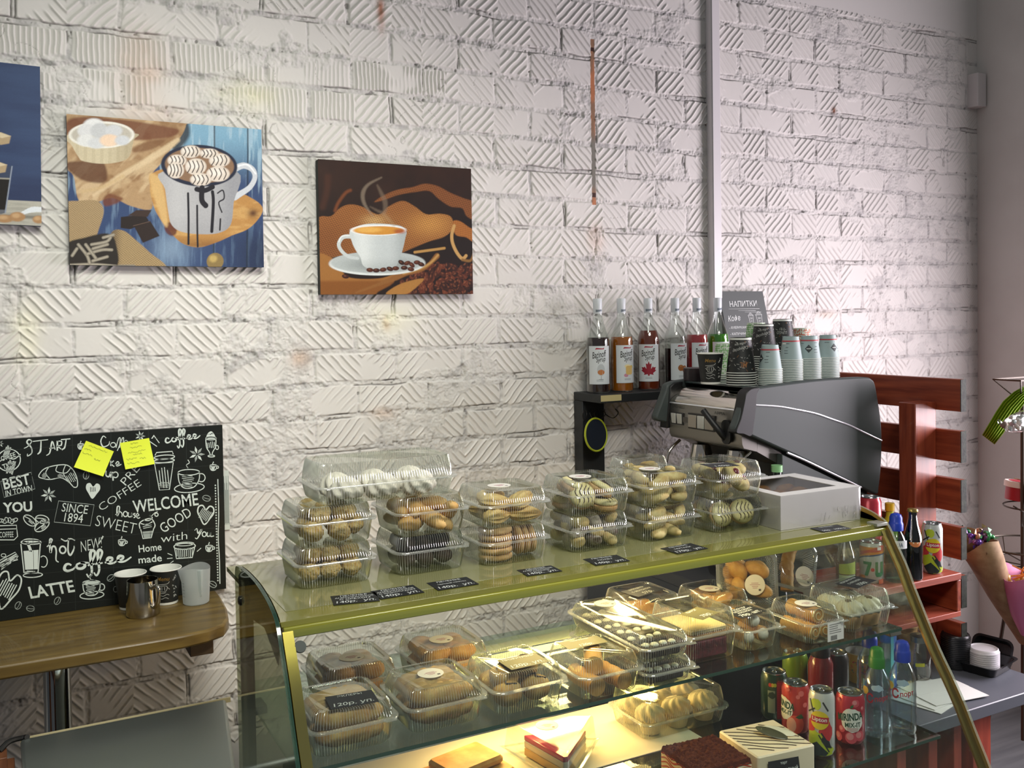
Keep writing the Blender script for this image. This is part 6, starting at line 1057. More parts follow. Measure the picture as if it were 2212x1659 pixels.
# bottle with a pale green cap behind the white carton
pet = clear('pet_teal', 'a9c9c4', .06, .08, .7, 2.2); petc = clear('pet_clear', 'f3f8fa', .10, .07, .8, 1.8, 'ffffff')
def pet_bottle(label, x, y, z, h, r, capc, body=petc, capr=.0145, sport=False, lab=None, water=None, caph=.018):
    t = thing('water_bottle', label, 'bottle', T(x, y, z)); H = h-caph; n = 40; prof = [(0, .006), (r*.55, .002), (r*.9, .0), (r, .010)]
    for k in range(1, 9): zz = .010+(H*.62-.010)*k/8; prof.append((r*(.955 if k % 2 else 1.0) if k < 8 else r*.98, zz))
    prof += [(r*.93, H*.70), (r*.72, H*.80), (r*.48, H*.88), (capr*.92, H*.94), (capr*.9, H)]
    obj('bottle', MB().add(lathe(prof, n, False, False), body), t)
    if water: obj('water', MB().add(lathe([(0, .008)]+[(max(a-.0015, .001), max(b, .008)) for a, b in prof[2:] if b < H*water]+[(0, H*water)], n, False, False), clear('water_body', 'eef6f9', .12, .07, .7, 1.8)), t)
    cm = mat('cap_'+capc, capc, .35)
    if sport: obj('cap', MB().add(lathe([(capr*1.35, H*.885), (capr*1.50, H*.89), (capr*1.50, H), (capr*1.38, H+caph*.18), (capr*1.30, H+caph*.24), (capr*1.30, H+caph*.62), (capr*1.05, H+caph*.88), (capr*.5, H+caph), (0, H+caph*1.02)], 28, True, False), cm), t)
    else:
        c = MB(); rg = [[(capr*(1.08+.03*(k % 2))*math.cos(2*math.pi*k/48), capr*(1.08+.03*(k % 2))*math.sin(2*math.pi*k/48), zz) for k in range(48)] for zz in (H-.002, H+caph-.001)]; c.add(loft(rg), cm); obj('cap', c, t)
    if lab: lab(t, r, H, facing(x, y))
    return t
q = AY(1678, 1008, -.697); pet_bottle('teal plastic bottle with a pale green cap behind the white carton', q.x, -.697, .9503, AY(1678, 1004, -.697).z-.9503, .031, '8fc48a', pet, .0150)
# ================================================================== drinks shelf, pallet, counter and gift rack
def AD(px, py, d): return Vector(EYE + _ray(px, py)*d)
redw = mat('red_stained_wood', 'a24c30', .42, coat=.15, var=(4, '742c1b', (14, 14, 1.2), .3, .7), bump=(40, .1)); redh = mat('red_stained_wood_across', 'a44e30', .42, coat=.15, var=(4, '702a1a', (14, 1.2, 14), .3, .7), bump=(40, .1)); redx = mat('red_stained_wood_long', 'ab523c', .5, var=(4, '823626', (1.2, 14, 14), .3, .7), bump=(40, .1)); endg = mat('dark_end_grain', '343a30', .8, var=(60, '20231d'), bump=(150, .3))  # board ends get a dark greenish tone
t = thing('wooden_pallet', 'red stained wooden pallet standing upright beside the espresso machine', 'pallet', T(2.560, 0, 0))
for z0, z1 in ((1.405, 1.503), (1.250, 1.346), (1.098, 1.198), (.954, 1.053), (.807, .906), (.660, .760)):
    b = obj('deck_board', MB().add(bx(0, .024, -.892, -.10, z0, z1), redh), t, bevel=.002); obj('board_end', MB().add(bx(0, .024, -.8945, -.8922, z0, z1), endg), b)
for y in (-.785, -.45, -.13): obj('stringer', MB().add(bx(-.095, -.0005, y-.022, y+.040, .62, 1.430), redw), t, bevel=.003)
t = thing('red_crate', 'red stained wooden crate shelf holding the cans and bottles behind the case', 'crate', T(0, 0, 0))
obj('top_board', MB().add(bx(2.020, 2.452, -.975, -.800, .930, .950), redx), t, bevel=.002); obj('top_board', MB().add(bx(2.020, 2.452, -.792, -.738, .930, .950), redx), t, bevel=.002)
for x0 in (2.020, 2.436): obj('side_board', MB().add(bx(x0, x0+.016, -.973, -.740, .838, .9295), redh), t, bevel=.002); obj('leg', MB().add(bx(x0, x0+.016, -.775, -.740, .6203, .8225), redw), t, bevel=.002)
obj('back_board', MB().add(bx(2.0365, 2.4355, -.755, -.741, .838, .9295), redx), t, bevel=.002); obj('bottom_board', MB().add(bx(2.020, 2.452, -.973, -.740, .823, .8375), redx), t, bevel=.001)
ctop = mat('grey_counter', '5b5e66', .38, bump=(90, .06))
t = thing('grey_counter', 'grey topped counter on a red wooden base along the brick wall', 'counter', T(0, 0, 0))
obj('worktop', MB().add(prism([(1.985, -1.10), (2.690, -1.10), (2.690, -.05), (2.458, -.05), (2.458, -.737), (1.985, -.737)], .585, .620), ctop), t, bevel=.003)
for x0, x1, y0 in ((2.392, 2.470, -1.055), (2.318, 2.350, -1.05), (2.215, 2.250, -1.05), (2.09, 2.125, -1.05), (2.56, 2.585, -.90), (2.62, 2.66, -.42)): obj('upright_board', MB().add(bx(x0, x1, y0, y0+.29, 0, .5848), mat('bright_red_wood', 'a84630', .5, var=(5, '8a3322', (10, 10, 1)))), t, bevel=.002)
# --- drinks
alu = mat('can_aluminium', 'b9bcbc', .22, metal=1.0)
def can(label, x, y, z, r, h, colr, art=None, rot=0):
    t = thing('drink_can', label, 'drink can', T(x, y, z+.0003)); cm = mat('can_'+colr, colr, .28, metal=.25, coat=.3)
    obj('body', MB().add(lathe([(r*.72, .003), (r*.74, 0), (r*.82, .0), (r, .010), (r, h-.016), (r*.86, h-.003)], 44, True, False), cm), t)
    lid = obj('top', MB().add(lathe([(r*.86, h-.003), (r*.875, h-.001), (r*.86, h), (r*.82, h-.001), (r*.80, h-.005), (0, h-.005)], 44, False, False), alu), t)
    obj('ring_pull', MB().add(tube([(.007*math.cos(a)+.004, .005*math.sin(a), h-.0038) for a in [2*math.pi*k/20 for k in range(20)]], .0011, 6, True), alu, T(0, 0, 0, 0, 0, rad(40))).add(bx(-.008, .002, -.003, .003, h-.0048, h-.0036), alu, T(0, 0, 0, 0, 0, rad(40))), lid)
    if art: m = MB(); a0 = facing(x, y)+rot; art(m, lambda d: on_cyl(r+.0002+d*.00018, 0, a0), r, h); obj('print', m, t)
    return t
dm = lambda c: mat('ink_'+c, c, .4)
def blobp(cx, cy, rx, ry, k=.15, n=20, seed=0): r = random.Random(seed); return [(cx+rx*(1+k*r.uniform(-1, 1))*math.cos(2*math.pi*i/n), cy+ry*(1+k*r.uniform(-1, 1))*math.sin(2*math.pi*i/n)) for i in range(n)]
def art_mirinda(m, fn, r, h):
    for i, (x, y, a) in enumerate(((-.028, .10, .006), (.012, .098, .009), (.03, .085, .005), (-.02, .035, .008), (.022, .022, .012), (-.03, .015, .011), (.002, .018, .014))): decal(m, ell(x, y, a, a, 16), dm('c9505a'), fn(1)); decal(m, ell(x-a*.2, y+a*.2, a*.6, a*.6, 12), dm('d98a8a'), fn(2))
    decal(m, blobp(.004, .058, .026, .028, .05, 24, 1), dm('dfe2d8'), fn(3)); decal(m, [(.0, .086), (.006, .088), (.008, .096), (.001, .092)], dm('2f6b3a'), fn(4))
    word_on(m, 'MIRINDA', dm('1d4a35'), fn(5), 0, .066, .062, .017, 8, 0, .03); word_on(m, 'MIX-IT', dm('1d4a35'), fn(5), .006, .048, .036, .011, 4, 0, .02)
    for k in range(3): decal(m, [(-.008, .0395-.003*k), (.018, .0395-.003*k), (.018, .0405-.003*k), (-.008, .0405-.003*k)], dm('b86a72'), fn(5))
def art_mirinda_peach(m, fn, r, h):
    for x, y, a in ((.02, .098, .007), (.03, .07, .006), (.012, .09, .005), (-.012, .105, .005)): decal(m, ell(x, y, a, a, 14), dm('d9706a'), fn(1))
    decal(m, ell(.006, .024, .020, .022, 22), dm('d9553f'), fn(2)); decal(m, ell(-.004, .022, .012, .018, 18), dm('e6a58a'), fn(3)); decal(m, [(.006, .042), (.02, .050), (.026, .040), (.014, .038)], dm('2f5a33'), fn(4)); decal(m, blobp(-.026, .058, .026, .028, .05, 24, 1), dm('dfe2d8'), fn(3))
    word_on(m, 'MIRINDA', dm('1d4a35'), fn(5), -.026, .068, .062, .017, -6, 0, .03); word_on(m, 'MIX-IT', dm('1d4a35'), fn(5), -.020, .050, .036, .011, -2, 0, .02)
def art_lipton(m, fn, r, h):
    decal(m, blobp(-.006, h-.026, .013, .012, .2, 18, 3), dm('b9c93a'), fn(1)); decal(m, blobp(.018, .058, .016, .022, .2, 16, 4), dm('c03a3a'), fn(1)); decal(m, blobp(-.02, .062, .012, .02, .2, 16, 8), dm('c03a3a'), fn(1))
    decal(m, blobp(-.012, .038, .020, .020, .2, 18, 5), dm('a9bb2e'), fn(2)); decal(m, blobp(.012, .016, .024, .014, .2, 18, 6), dm('a9bb2e'), fn(2)); decal(m, [(-.026, .020), (-.004, .034), (.022, .010), (.016, .004), (-.01, .002)], dm('22302f'), fn(3)); decal(m, [(.008, .046), (.024, .036), (.030, .020), (.02, .022), (.006, .036)], dm('22302f'), fn(3))
    for a, b in (((-.022, h-.018), (-.010, h-.052)), ((-.030, h-.050), (-.008, h-.036)), ((.010, h-.020), (.022, h-.040)), ((.0, .05), (.024, .012)), ((.006, .055), (.030, .020))): vf = ribbon([a, b], .003, 1, smooth=False); decal(m, [tuple(vf[0][0]), tuple(vf[0][1]), tuple(vf[0][3]), tuple(vf[0][2])], dm('2a3030'), fn(4))
    decal(m, ell(.002, .083, .022, .021, 28), dm('d9c22c'), fn(5)); decal(m, [(-.020, .078), (.022, .076), (.024, .090), (-.018, .092)], dm('b52a3a'), fn(6)); word_on(m, 'Lipton', dm('ece6dc'), fn(7), .002, .084, .034, .012, -2, 0, .02)
def art_seven(m, fn, r, h):
    decal(m, [(-.05, .066), (-.02, .078), (.01, .083), (.05, .086), (.05, h-.012), (-.05, h-.012)], dm('d98a2a'), fn(1)); decal(m, [(-.04, .075), (-.01, .088), (.02, .090), (.05, .094), (.05, .104), (.03, .108), (.0, .098), (-.02, .092), (-.045, .086)], dm('c2452c'), fn(2)); decal(m, [(-.05, .066), (-.02, .078), (.01, .083), (.05, .086), (.05, .083), (.01, .079), (-.02, .074), (-.05, .062)], dm('35547a'), fn(3))
    decal(m, [(-.024, .054), (-.024, .062), (.0, .062), (.0, .056), (-.010, .022), (-.020, .022), (-.010, .054)], dm('1f7a44'), fn(3)); decal(m, [(.010, .062), (.018, .062), (.018, .032), (.026, .032), (.026, .062), (.036, .062), (.036, .026), (.028, .020), (.014, .020), (.010, .026)], dm('1f7a44'), fn(3)); decal(m, ell(.003, .040, .005, .005, 14), dm('c2303a'), fn(4)); decal(m, [(.016, .095), (.028, .095), (.028, .104), (.016, .104)], dm('e3e3df'), fn(5)); decal(m, blobp(-.03, .012, .016, .012, .2, 14, 2), dm('d98a2a'), fn(2)); decal(m, [(.02, .0), (.04, .0), (.04, .014), (.02, .012)], dm('d0623a'), fn(2))
def art_cherry(m, fn, r, h):
    decal(m, [(.006, .006), (.05, .006), (.05, h-.018), (.006, h-.018)], dm('8f2a2e'), fn(1))
    for i in range(9):
        for j in range(20): decal(m, ell(.010+.0036*i, .012+.0046*j, .0012, .0012, 6), dm('b8444a'), fn(2), .01)
    for x, c in ((-.004, 'c8a83a'), (-.010, 'c2402f'), (.002, 'a8b83a')): decal(m, ell(x, h-.026, .004, .005, 12), dm(c), fn(2))
    decal(m, [(-.016, .02), (.002, .02), (.002, .075), (-.016, .075)], dm('7f8a78'), fn(2)); decal(m, blobp(-.006, .064, .010, .008, .2, 14, 4), dm('2a3a2c'), fn(3))
zc = ZL+.0004
p = at(1673, 1559, zc, .033); can('dark green drink can with red dotted side, inside the case beside the striped cake', p.x, p.y, zc, .0325, .115, '24402c', art_cherry)
p = at(1722, 1589, zc, .033); can('red peach printed drink can between the dark green and the lemon can', p.x, p.y+.004, zc, .0325, .115, 'b83a34', art_mirinda_peach, -12)
p = at(1777, 1636, zc, .029); can('slim white lemon tea can, front most drink inside the glass case', p.x-.002, p.y, zc, .0285, .145, 'c9ccc6', art_lipton, -14)
p = at(1837, 1611, zc, .033); can('red strawberry drink can between the slim lemon can and the water bottles', p.x, p.y, zc, .0325, .115, 'b02f3c', art_mirinda)
zr = .9502
p = at(1883, 1262, zr, .033); can('orange and white lime drink can on the red crate behind the case', p.x, p.y, zr, .0325, .115, 'c9cdc6', art_seven)
p = at(2014, 1241, zr, .029); can('slim lemon tea can standing on the corner of the red crate', p.x, p.y, zr, .0285, .145, 'c4c9c4', art_lipton)
can('tall red drink can half hidden behind the white carton', 2.303, -.776, zr, .0325, AY(1877, 1072, -.776).z-zr, 'b02f3c', art_mirinda, 14)
def sport_label(m_, c='b8303a'):
    def go(t, r, H, a0):
        m = MB(); fn = on_cyl(r+.0006, 0, a0+6); word_on(m, 'С', mat('label_sport_red', c, .45), fn, -.020, H*.52, .018, .024, 8, .1, .03); word_on(m, 'порт', mat('label_sport_red', c, .45), fn, .008, H*.515, .034, .013, 10, .1, .02); decal(m, blobp(-.002, H*.66, .014, .008, .2, 14, 3), mat('label_sport_sky', 'a9c4d6', .5), fn); decal(m, blobp(-.034, H*.60, .010, .010, .15, 14, 5), mat('label_sport_sun', 'd9b84a', .5), fn); decal(m, [(-.045, H*.54), (-.038, H*.54), (-.036, H*.74), (-.043, H*.74)], mat('label_sport_blue', '6aa0cf', .5), fn); obj('label', m, t)
    return go
p = at(1895, 1596, zc, .033); pet_bottle('sport water bottle with a green cap inside the glass case', p.x, p.y, zc, AY(1889, 1398, p.y).z-zc, .0315, '2f7a2c', petc, .0125, True, sport_label(0), .9, .028)
p2 = at(1950, 1590, zc, .033); pet_bottle('sport water bottle with a blue cap, end of the lower glass shelf', p2.x, p2.y, zc, AY(1944, 1384, p2.y).z-zc, .0315, '1f3fb0', petc, .0125, True, sport_label(0), .9, .028)
pet_bottle('sport water bottle with a blue cap behind the green capped one', p.x+.100, p.y+.11, zc, .205, .0315, '1f3fb0', petc, .0125, True, None, .9, .028)
# bottles on the crate
def wrap_label(t, r, H, a0): m = MB(); decal(m, [(-.035, H*.60), (.035, H*.60), (.035, H*.74), (-.035, H*.74)], mat('label_pale', 'ccd2d2', .5), on_cyl(r+.0006, 0, a0)); word_on(m, 'AQUA', mat('label_navy', '2a3a5a', .5), on_cyl(r+.0010, 0, a0), 0, H*.66, .04, .014); obj('label', m, t)
p = at(1936, 1260, zr, .032); pet_bottle('water bottle with a ridged blue cap in shrink film on the red crate', p.x, p.y, zr, AY(1932, 1109, p.y).z-zr, .0315, '1f3fb0', pet, .0135, True, wrap_label, .8, .030)
p = at(1924, 1246, zr, .03); pet_bottle('lime bottle with a square yellow cap behind the blue capped water bottle', AY(1922, 1110, -.775).x, -.775, zr, AY(1921, 1086, -.775).z-zr, .024, 'd0a81e', mat('lime_plastic', 'b5b82a', .3), .0125, False, None, None, .022)
green_glass = clear('green_bottle_glass', '5f7f6a', .04, .10, .8, 2.0)
def glass_bottle(label, x, y, z, h, r, glassm, liquid, capm, deco, neck=.012):
    t = thing('glass_bottle', label, 'bottle', T(x, y, z+.0003)); pf_ = [(0, .004), (r*.9, 0), (r, .006), (r, h*.48), (r*.86, h*.62), (r*.55, h*.78), (neck, h*.88), (neck, h*.985)]
    obj('bottle', MB().add(lathe(pf_, 36, False, False), glassm), t); obj('drink', MB().add(lathe([(0, .006), (r*.93, .006), (r*.94, h*.48), (r*.80, h*.62), (r*.48, h*.78), (0, h*.79)], 32, False, False), liquid), t)
    obj('cap', MB().add(lathe([(neck+.003, h*.955), (neck+.0035, h*.965), (neck+.002, h*.995), (neck*.7, h), (0, h)], 30, True, False), capm), t); deco(t, r, h, facing(x, y)); return t
def brown_label(t, r, h, a0): m = MB(); fn = lambda u, v: (lambda rr_, a: (rr_*math.cos(a), rr_*math.sin(a), v))(r*.88-(v-h*.55)*.30+.0012, rad(a0)+u/(r*.75)); decal(m, ell(.006, h*.60, .016, .024, 22), mat('label_orange', 'b5682a', .5), fn, .003); decal(m, ell(.006, h*.60, .011, .016, 20), mat('label_ivory', 'd6c29c', .5), fn, .003); word_on(m, 'STAR', mat('label_brown', '5a3018', .5), fn, .006, h*.605, .014, .006, 15); obj('label', m, t)
p = at(1972, 1256, zr, .029); glass_bottle('brown glass drink bottle with a gold cap on the red crate', p.x, p.y, zr, AY(1974, 1098, p.y).z-zr, .0275, clear('brown_glass', '4a2f22', .04, .08, .8, 2.0), mat('cola_dark', '1c0f0b', .15, coat=.3), mat('gold_cap', '9a8a4a', .3, metal=.7), brown_label)
def green_label(t, r, h, a0): m = MB(); fn = on_cyl(r+.0006, 0, a0); decal(m, [(-.02, h*.22), (.03, h*.22), (.03, h*.46), (-.02, h*.40)], mat('label_lime', '9fb83c', .5), fn); decal(m, [(-.02, h*.02), (.03, h*.02), (.03, h*.20), (-.02, h*.20)], mat('label_mint', 'a9c9a4', .5), fn); obj('label', m, t); obj('neck_band', MB().add(lathe([(.0135, h*.80), (.0135, h*.88)], 28, False, False), mat('neck_white', 'd9dcd8', .5)), t)
p = at(1838, 1268, zr, .03); glass_bottle('green glass bottle with a white neck band beside the lime drink can', p.x-.006, p.y+.012, zr, AY(1836, 1150, p.y).z-zr, .0275, green_glass, mat('green_drink', '33473a', .2, coat=.3), mat('lime_cap', 'a3b04a', .35), green_label)
# on the grey counter behind the case
zk = .6203
can('bright green drink can at the back of the lower glass shelf', 1.815, -.960, zc, .0325, .115, '7a9a24')
can('dark brown drink can beside the red juice bottle on the lower glass shelf', 1.903, -1.015, zc, .0325, .115, '2c2622')
t = thing('juice_bottle', 'red juice bottle with a black cap on the lower glass shelf', 'bottle', T(1.828, -1.036, zc)); hj = .148; obj('bottle', MB().add(lathe([(.028, 0), (.031, .006), (.031, hj*.72), (.022, hj*.86)], 32, True, True), mat('juice_red', '8a2a2a', .2, coat=.4)), t); obj('cap', MB().add(lathe([(.0235, hj*.84), (.0245, hj*.90), (.0225, hj), (0, hj)], 28, True, False), mat('jar_cap_black', '1d1918', .4)), t)
def confetti(t): 
    m = MB(); r = random.Random(3)
    for k in range(60): x, y = r.uniform(-.04, .04), r.uniform(.03, .07); decal(m, blobp(x, y, .003, .0025, .2, 8, k), dm(r.choice(['2f4a9a', 'b8303a', 'd96a2a', '3a8a4a'])), lambda u, v: (lambda rr_, a: (rr_*math.cos(a), rr_*math.sin(a), v))(.028+.010*v/.09+.0006, rad(facing(2.265, -.80))+u/.034), .01)
    obj('print', m, t)
paper_cup('paper_cup', 'yellow confetti paper cup on the grey counter behind the case', T(2.225, -.800, zk), .028, .038, .090, mat('cup_yellow', 'c9a22c', .5), extra=confetti)
hk = .160; t = thing('straw_carton', 'tall teal and blue striped carton of straws on the grey counter', 'carton', T(2.262, -.868, zk, 0, 0, rad(20))); obj('carton', MB().add(bx(-.022, 0, -.022, .022, 0, hk), mat('carton_teal', '3a9a9a', .5)).add(bx(.0002, .022, -.022, .022, 0, hk*.98), mat('carton_blue', '2f6ab8', .5)), t)
paper_cup('paper_cup', 'plain white paper cup by the teal carton on the grey counter', T(2.318, -.826, zk), .024, .035, .085, mat('cup_ivory', 'cfd2bf', .55))
hw = .140; m = MB().add(lathe([(.012, 0), (.030, hw), (.028, hw), (.010, .004)], 24, True, False), mat('wafer', 'b98c52', .7, bump=(140, .4))); 
for k in range(9): m.add(tube([(.0305*math.cos(a+k), .0305*math.sin(a+k), hw-.012*k-.004) for a in [2*math.pi*j/24 for j in range(24)]], .0018, 5, True), mat('wafer', 'b98c52'), T(0, 0, 0, 0, 0, 0, 1-.05*k))
tag(obj('wafer_cone_stack', m, M=T(2.420, -.812, zk)), 'stack of brown wafer cones standing on the grey counter', 'wafer cones')
p = at(1987, 1474, zk, .035); hj = AY(1985, 1372, p.y).z-zk; t = thing('glass_jar', 'clear glass jar with a yellow tag on the grey counter', 'jar', T(p.x, p.y, zk)); obj('jar', MB().add(lathe([(0, .004), (.030, 0), (.034, .008), (.034, hj*.66), (.025, hj*.82), (.024, hj*.97)], 36, False, False), clear('jar_glass', 'c9c4be', .05, .14, .8, 2.0)), t); obj('lid', MB().add(lathe([(.026, hj*.86), (.027, hj*.99), (.024, hj), (0, hj)], 30, True, False), mat('jar_lid_steel', '8c8a86', .3, metal=.9)), t); m = MB(); decal(m, [(-.012, hj*.34), (.014, hj*.36), (.014, hj*.44), (-.012, hj*.42)], mat('tag_yellow', 'c9c32a', .5), on_cyl(.0346, 0, facing(p.x, p.y))); o = obj('tag', m, t)
nap = mat('napkin_white', 'd9d9d4', .8, bump=(200, .1))
for i, (a, b, rz) in enumerate(((2.300, -.985, 14), (2.315, -.975, 6), (2.355, -.985, -8))):
    M = T(a, b, zk+.0006+.0022*i, 0, 0, rad(rz)); m = MB().add(bx(-.095, .095, -.075, .075, 0, .0014), nap).add(bx(-.0952, .0952, -.002, .075, .0014, .0019), nap); o = obj('paper_napkin', m, M=M); tag(o, ('white paper napkin at the bottom of the fanned three on the grey counter', 'white paper napkin in the middle of the fanned three', 'white paper napkin on top of the fanned three')[i], 'napkin', 'napkins on the grey counter')
# black lids, tray, white lids
lidb = mat('lid_black', '18191b', .35); lidw = mat('lid_white', 'd9d6da', .45)
def cup_lid(label, x, y, z, r, mt, group, h=.011):
    key = ('lid', r, mt.name)
    if key not in _cupm: _cupm[key] = MB().add(lathe([(r, 0), (r, .004), (r*.96, .0045), (r*.93, h), (r*.88, h+.002), (r*.84, h-.002), (r*.5, h-.003), (0, h-.003)], 40, False, False), mt).add(lathe([(r*.97, .0006), (r*.90, h-.003), (0, h-.0035)], 40, False, False), mt).mesh('cup_lid')
    o = obj('cup_lid', _cupm[key], M=T(x, y, z)); tag(o, label, 'cup lid', group); return o
p = at(2076, 1450, zk, .045)
for k in range(17): cup_lid('black sip lid nested in the tall stack on the grey counter' if k < 16 else 'topmost black sip lid of the tall stack, its spout raised', p.x-.012, p.y+.01, zk+.0056*k, .043, lidb, 'black lids in the tall stack' if k < 16 else None)
q = AZ(2170, 1464, zk); t = thing('black_food_tray', 'black plastic food tray holding the white cup lids', 'tray', T(q.x+.015, q.y+.075, zk, 0, 0, rad(12)))
obj('tray', MB().add(loft([rrect(.130, .105, .02, .001), rrect(.150, .125, .022, .030), rrect(.166, .140, .024, .031), rrect(.164, .138, .024, .0295), rrect(.148, .122, .022, .0285), rrect(.128, .103, .02, .003)], True, True), lidb), t)
for k in range(9): cup_lid('white cup lid nested in the stack inside the black tray' if k < 8 else 'topmost white cup lid of the stack in the black tray', q.x+.010, q.y+.075, zk+.0045+.0062*k, .044, lidw, 'white lids in the tray' if k < 8 else None)
t = thing('black_food_tray', 'black plastic tray tipped up behind the white cup lids', 'tray', T(q.x+.105, q.y+.110, zk+.005, rad(0), rad(-68), rad(10))); obj('tray', MB().add(loft([rrect(.100, .100, .02, .001), rrect(.115, .115, .022, .022), rrect(.128, .128, .024, .023)], True, False), lidb), t)
# --- wire gift rack by the side wall
wire = mat('bronze_wire', '4a4238', .45, metal=.6); RX, RY = 2.930, -.842
t = thing('wire_gift_rack', 'bronze wire gift rack with ring baskets by the plain side wall', 'rack', T(RX, RY, 0))
ring = lambda r, z, w=.0028, cx=0, cy=0: tube([(cx+r*math.cos(a), cy+r*math.sin(a), z) for a in [2*math.pi*k/40 for k in range(40)]], w, 6, True)
obj('pole', MB().add(tube([(0, 0, .30), (0, 0, 1.46)], .0065, 10), wire).add(tube([(.03, 0, .30), (.03, 0, 1.46)], .005, 8), wire), t)
o = obj('top_holder', MB().add(tube([(-.075, -.045, 1.485), (.12, -.045, 1.485), (.12, .05, 1.485), (-.075, .05, 1.485)], .003, 6, True), wire), t)
for a in ((-.075, -.045), (-.03, -.045), (-.075, .05), (.06, -.045)): obj('strut', MB().add(tube([(a[0], a[1], 1.485), (a[0]*.35, a[1]*.3, 1.432), (0, 0, 1.425)], .0026, 6), wire), t)
obj('ring_basket', MB().add(ring(.150, .935, .0032, .045, 0), wire).add(ring(.125, .880, .0028, .045, 0), wire), t)
for k in range(7): a = 2*math.pi*k/7+.3; obj('basket_rib', MB().add(tube([(.045+.150*math.cos(a), .150*math.sin(a), .935), (.045+.137*math.cos(a), .137*math.sin(a), .88), (.045+.02*math.cos(a), .02*math.sin(a), .868)], .0022, 6), wire), t)
obj('heart_holder', MB().add(ring(.085, 1.072, .0026, .02, -.02), wire).add(tube(catmull([(-.075, -.02, 1.082), (-.03, -.02, 1.060), (0, 0, 1.055)], 5), .0024, 6), wire).add(tube(catmull([(-.03, -.02, 1.060), (-.02, -.01, 1.02), (0, 0, 1.0)], 5), .0024, 6), wire), t)
obj('lower_ring', MB().add(ring(.060, .745, .003), wire).add(ring(.045, .79, .0025), wire), t)
for k in range(3): a = 2*math.pi*k/3+2.6; obj('leg', MB().add(tube([(.045*math.cos(a), .045*math.sin(a), .79), (.10*math.cos(a), .10*math.sin(a), .45), (.15*math.cos(a), .15*math.sin(a), .005)], .006, 8), wire), t)
# heart box
t = thing('heart_gift_box', 'red and white heart shaped gift box on the wire rack', 'gift box', T(RX+.055, RY-.030, 1.0765, rad(6), 0, rad(70)))
hp = catmull([(0, .055), (.045, .085), (.095, .07), (.105, .02), (.07, -.045), (0, -.11), (-.07, -.045), (-.105, .02), (-.095, .07), (-.045, .085)], 5, True); sc = lambda s, z: [(p_[0]*s, p_[1]*s, z) for p_ in hp]
obj('box', MB().add(loft([sc(.97, 0), sc(.97, .042)]), mat('gift_red', '9a1a28', .5)), t); l_ = obj('lid', MB().add(loft([sc(1.02, .0425), sc(1.02, .060), sc(1.0, .062)]), mat('gift_white', 'd9d2c9', .5)).add(loft([sc(.90, .0622), sc(.90, .0630)]), mat('gift_red', '9a1a28')).add(loft([sc(.58, .0631), sc(.58, .0640)]), mat('gift_window', '23252b', .15)), t)
obj('cord', MB().add(tube([(-.105, .02, .0650), (0, .0, .0655), (.105, .03, .0650)], .0018, 6), mat('gift_cord', 'b5a27c', .7)), l_)
# green crepe bow and marshmallow bag
def AR(px, py, d=3.08): return AD(px, py, d)
crepe = mat('green_crepe', '86a81e', .6, bump=(200, .2)); pts = [(2135, 950), (2152, 925), (2168, 900), (2183, 878), (2204, 856), (2230, 838)]; W_ = [34, 38, 40, 40, 34, 26]; n = 15; V = []
for i, (px, py) in enumerate(pts):
    for j in range(n): u = j/(n-1)-.5; c, s = math.cos(rad(-50)), math.sin(rad(-50)); V.append(tuple(AR(px-u*W_[i]*s, py+u*W_[i]*c*.9, 3.10+.012*(j % 2)-.01*math.cos(u*3))))
f = [(i*n+j, i*n+j+1, (i+1)*n+j+1, (i+1)*n+j) for i in range(len(pts)-1) for j in range(n-1)]; t = MB().add((V, f), crepe); o = obj('crepe_bouquet_wrap', t); md = o.modifiers.new('paper', 'SOLIDIFY'); md.thickness = .001; tag(o, 'pleated lime green crepe wrap hanging from the top of the wire rack', 'crepe wrap')
q = AR(2196, 915, 3.02); t = thing('marshmallow_bag', 'clear bag of pastel marshmallows tied to the wire rack', 'sweet bag', T(q.x, q.y, q.z)); m = MB(); r = random.Random(9)
for k in range(26): m.add(rbox(.012, .012, .012, .004, 0, 3, .002), mat('marsh_'+'abc'[k % 3], ('d9bcc0', 'c9d4d0', 'ddd9cf')[k % 3], .7), T(r.uniform(-.035, .05), r.uniform(-.012, .012), r.uniform(-.014, .022), r.random()*3, r.random()*3, r.random()*3))
obj('marshmallows', m, t)['kind'] = 'stuff'; obj('bag', MB().add(loft([[(x, .022*w_*math.cos(a), z+.030*w_*math.sin(a)) for a in [2*math.pi*k/20 for k in range(20)]] for x, z, w_ in ((-.085, .012, .25), (-.060, .0, .12), (-.045, -.002, .7), (0, .002, 1.1), (.05, .008, 1.1))], False, False), clear('cellophane', 'eef0ee', .12, .16, .8, 2.0)), t); obj('tie', MB().add(blob(.014, .011, .011, .3, 90, 3, 3), mat('tie_brown', '7a6a60', .7)), t, M=T(-.060, 0, .0))
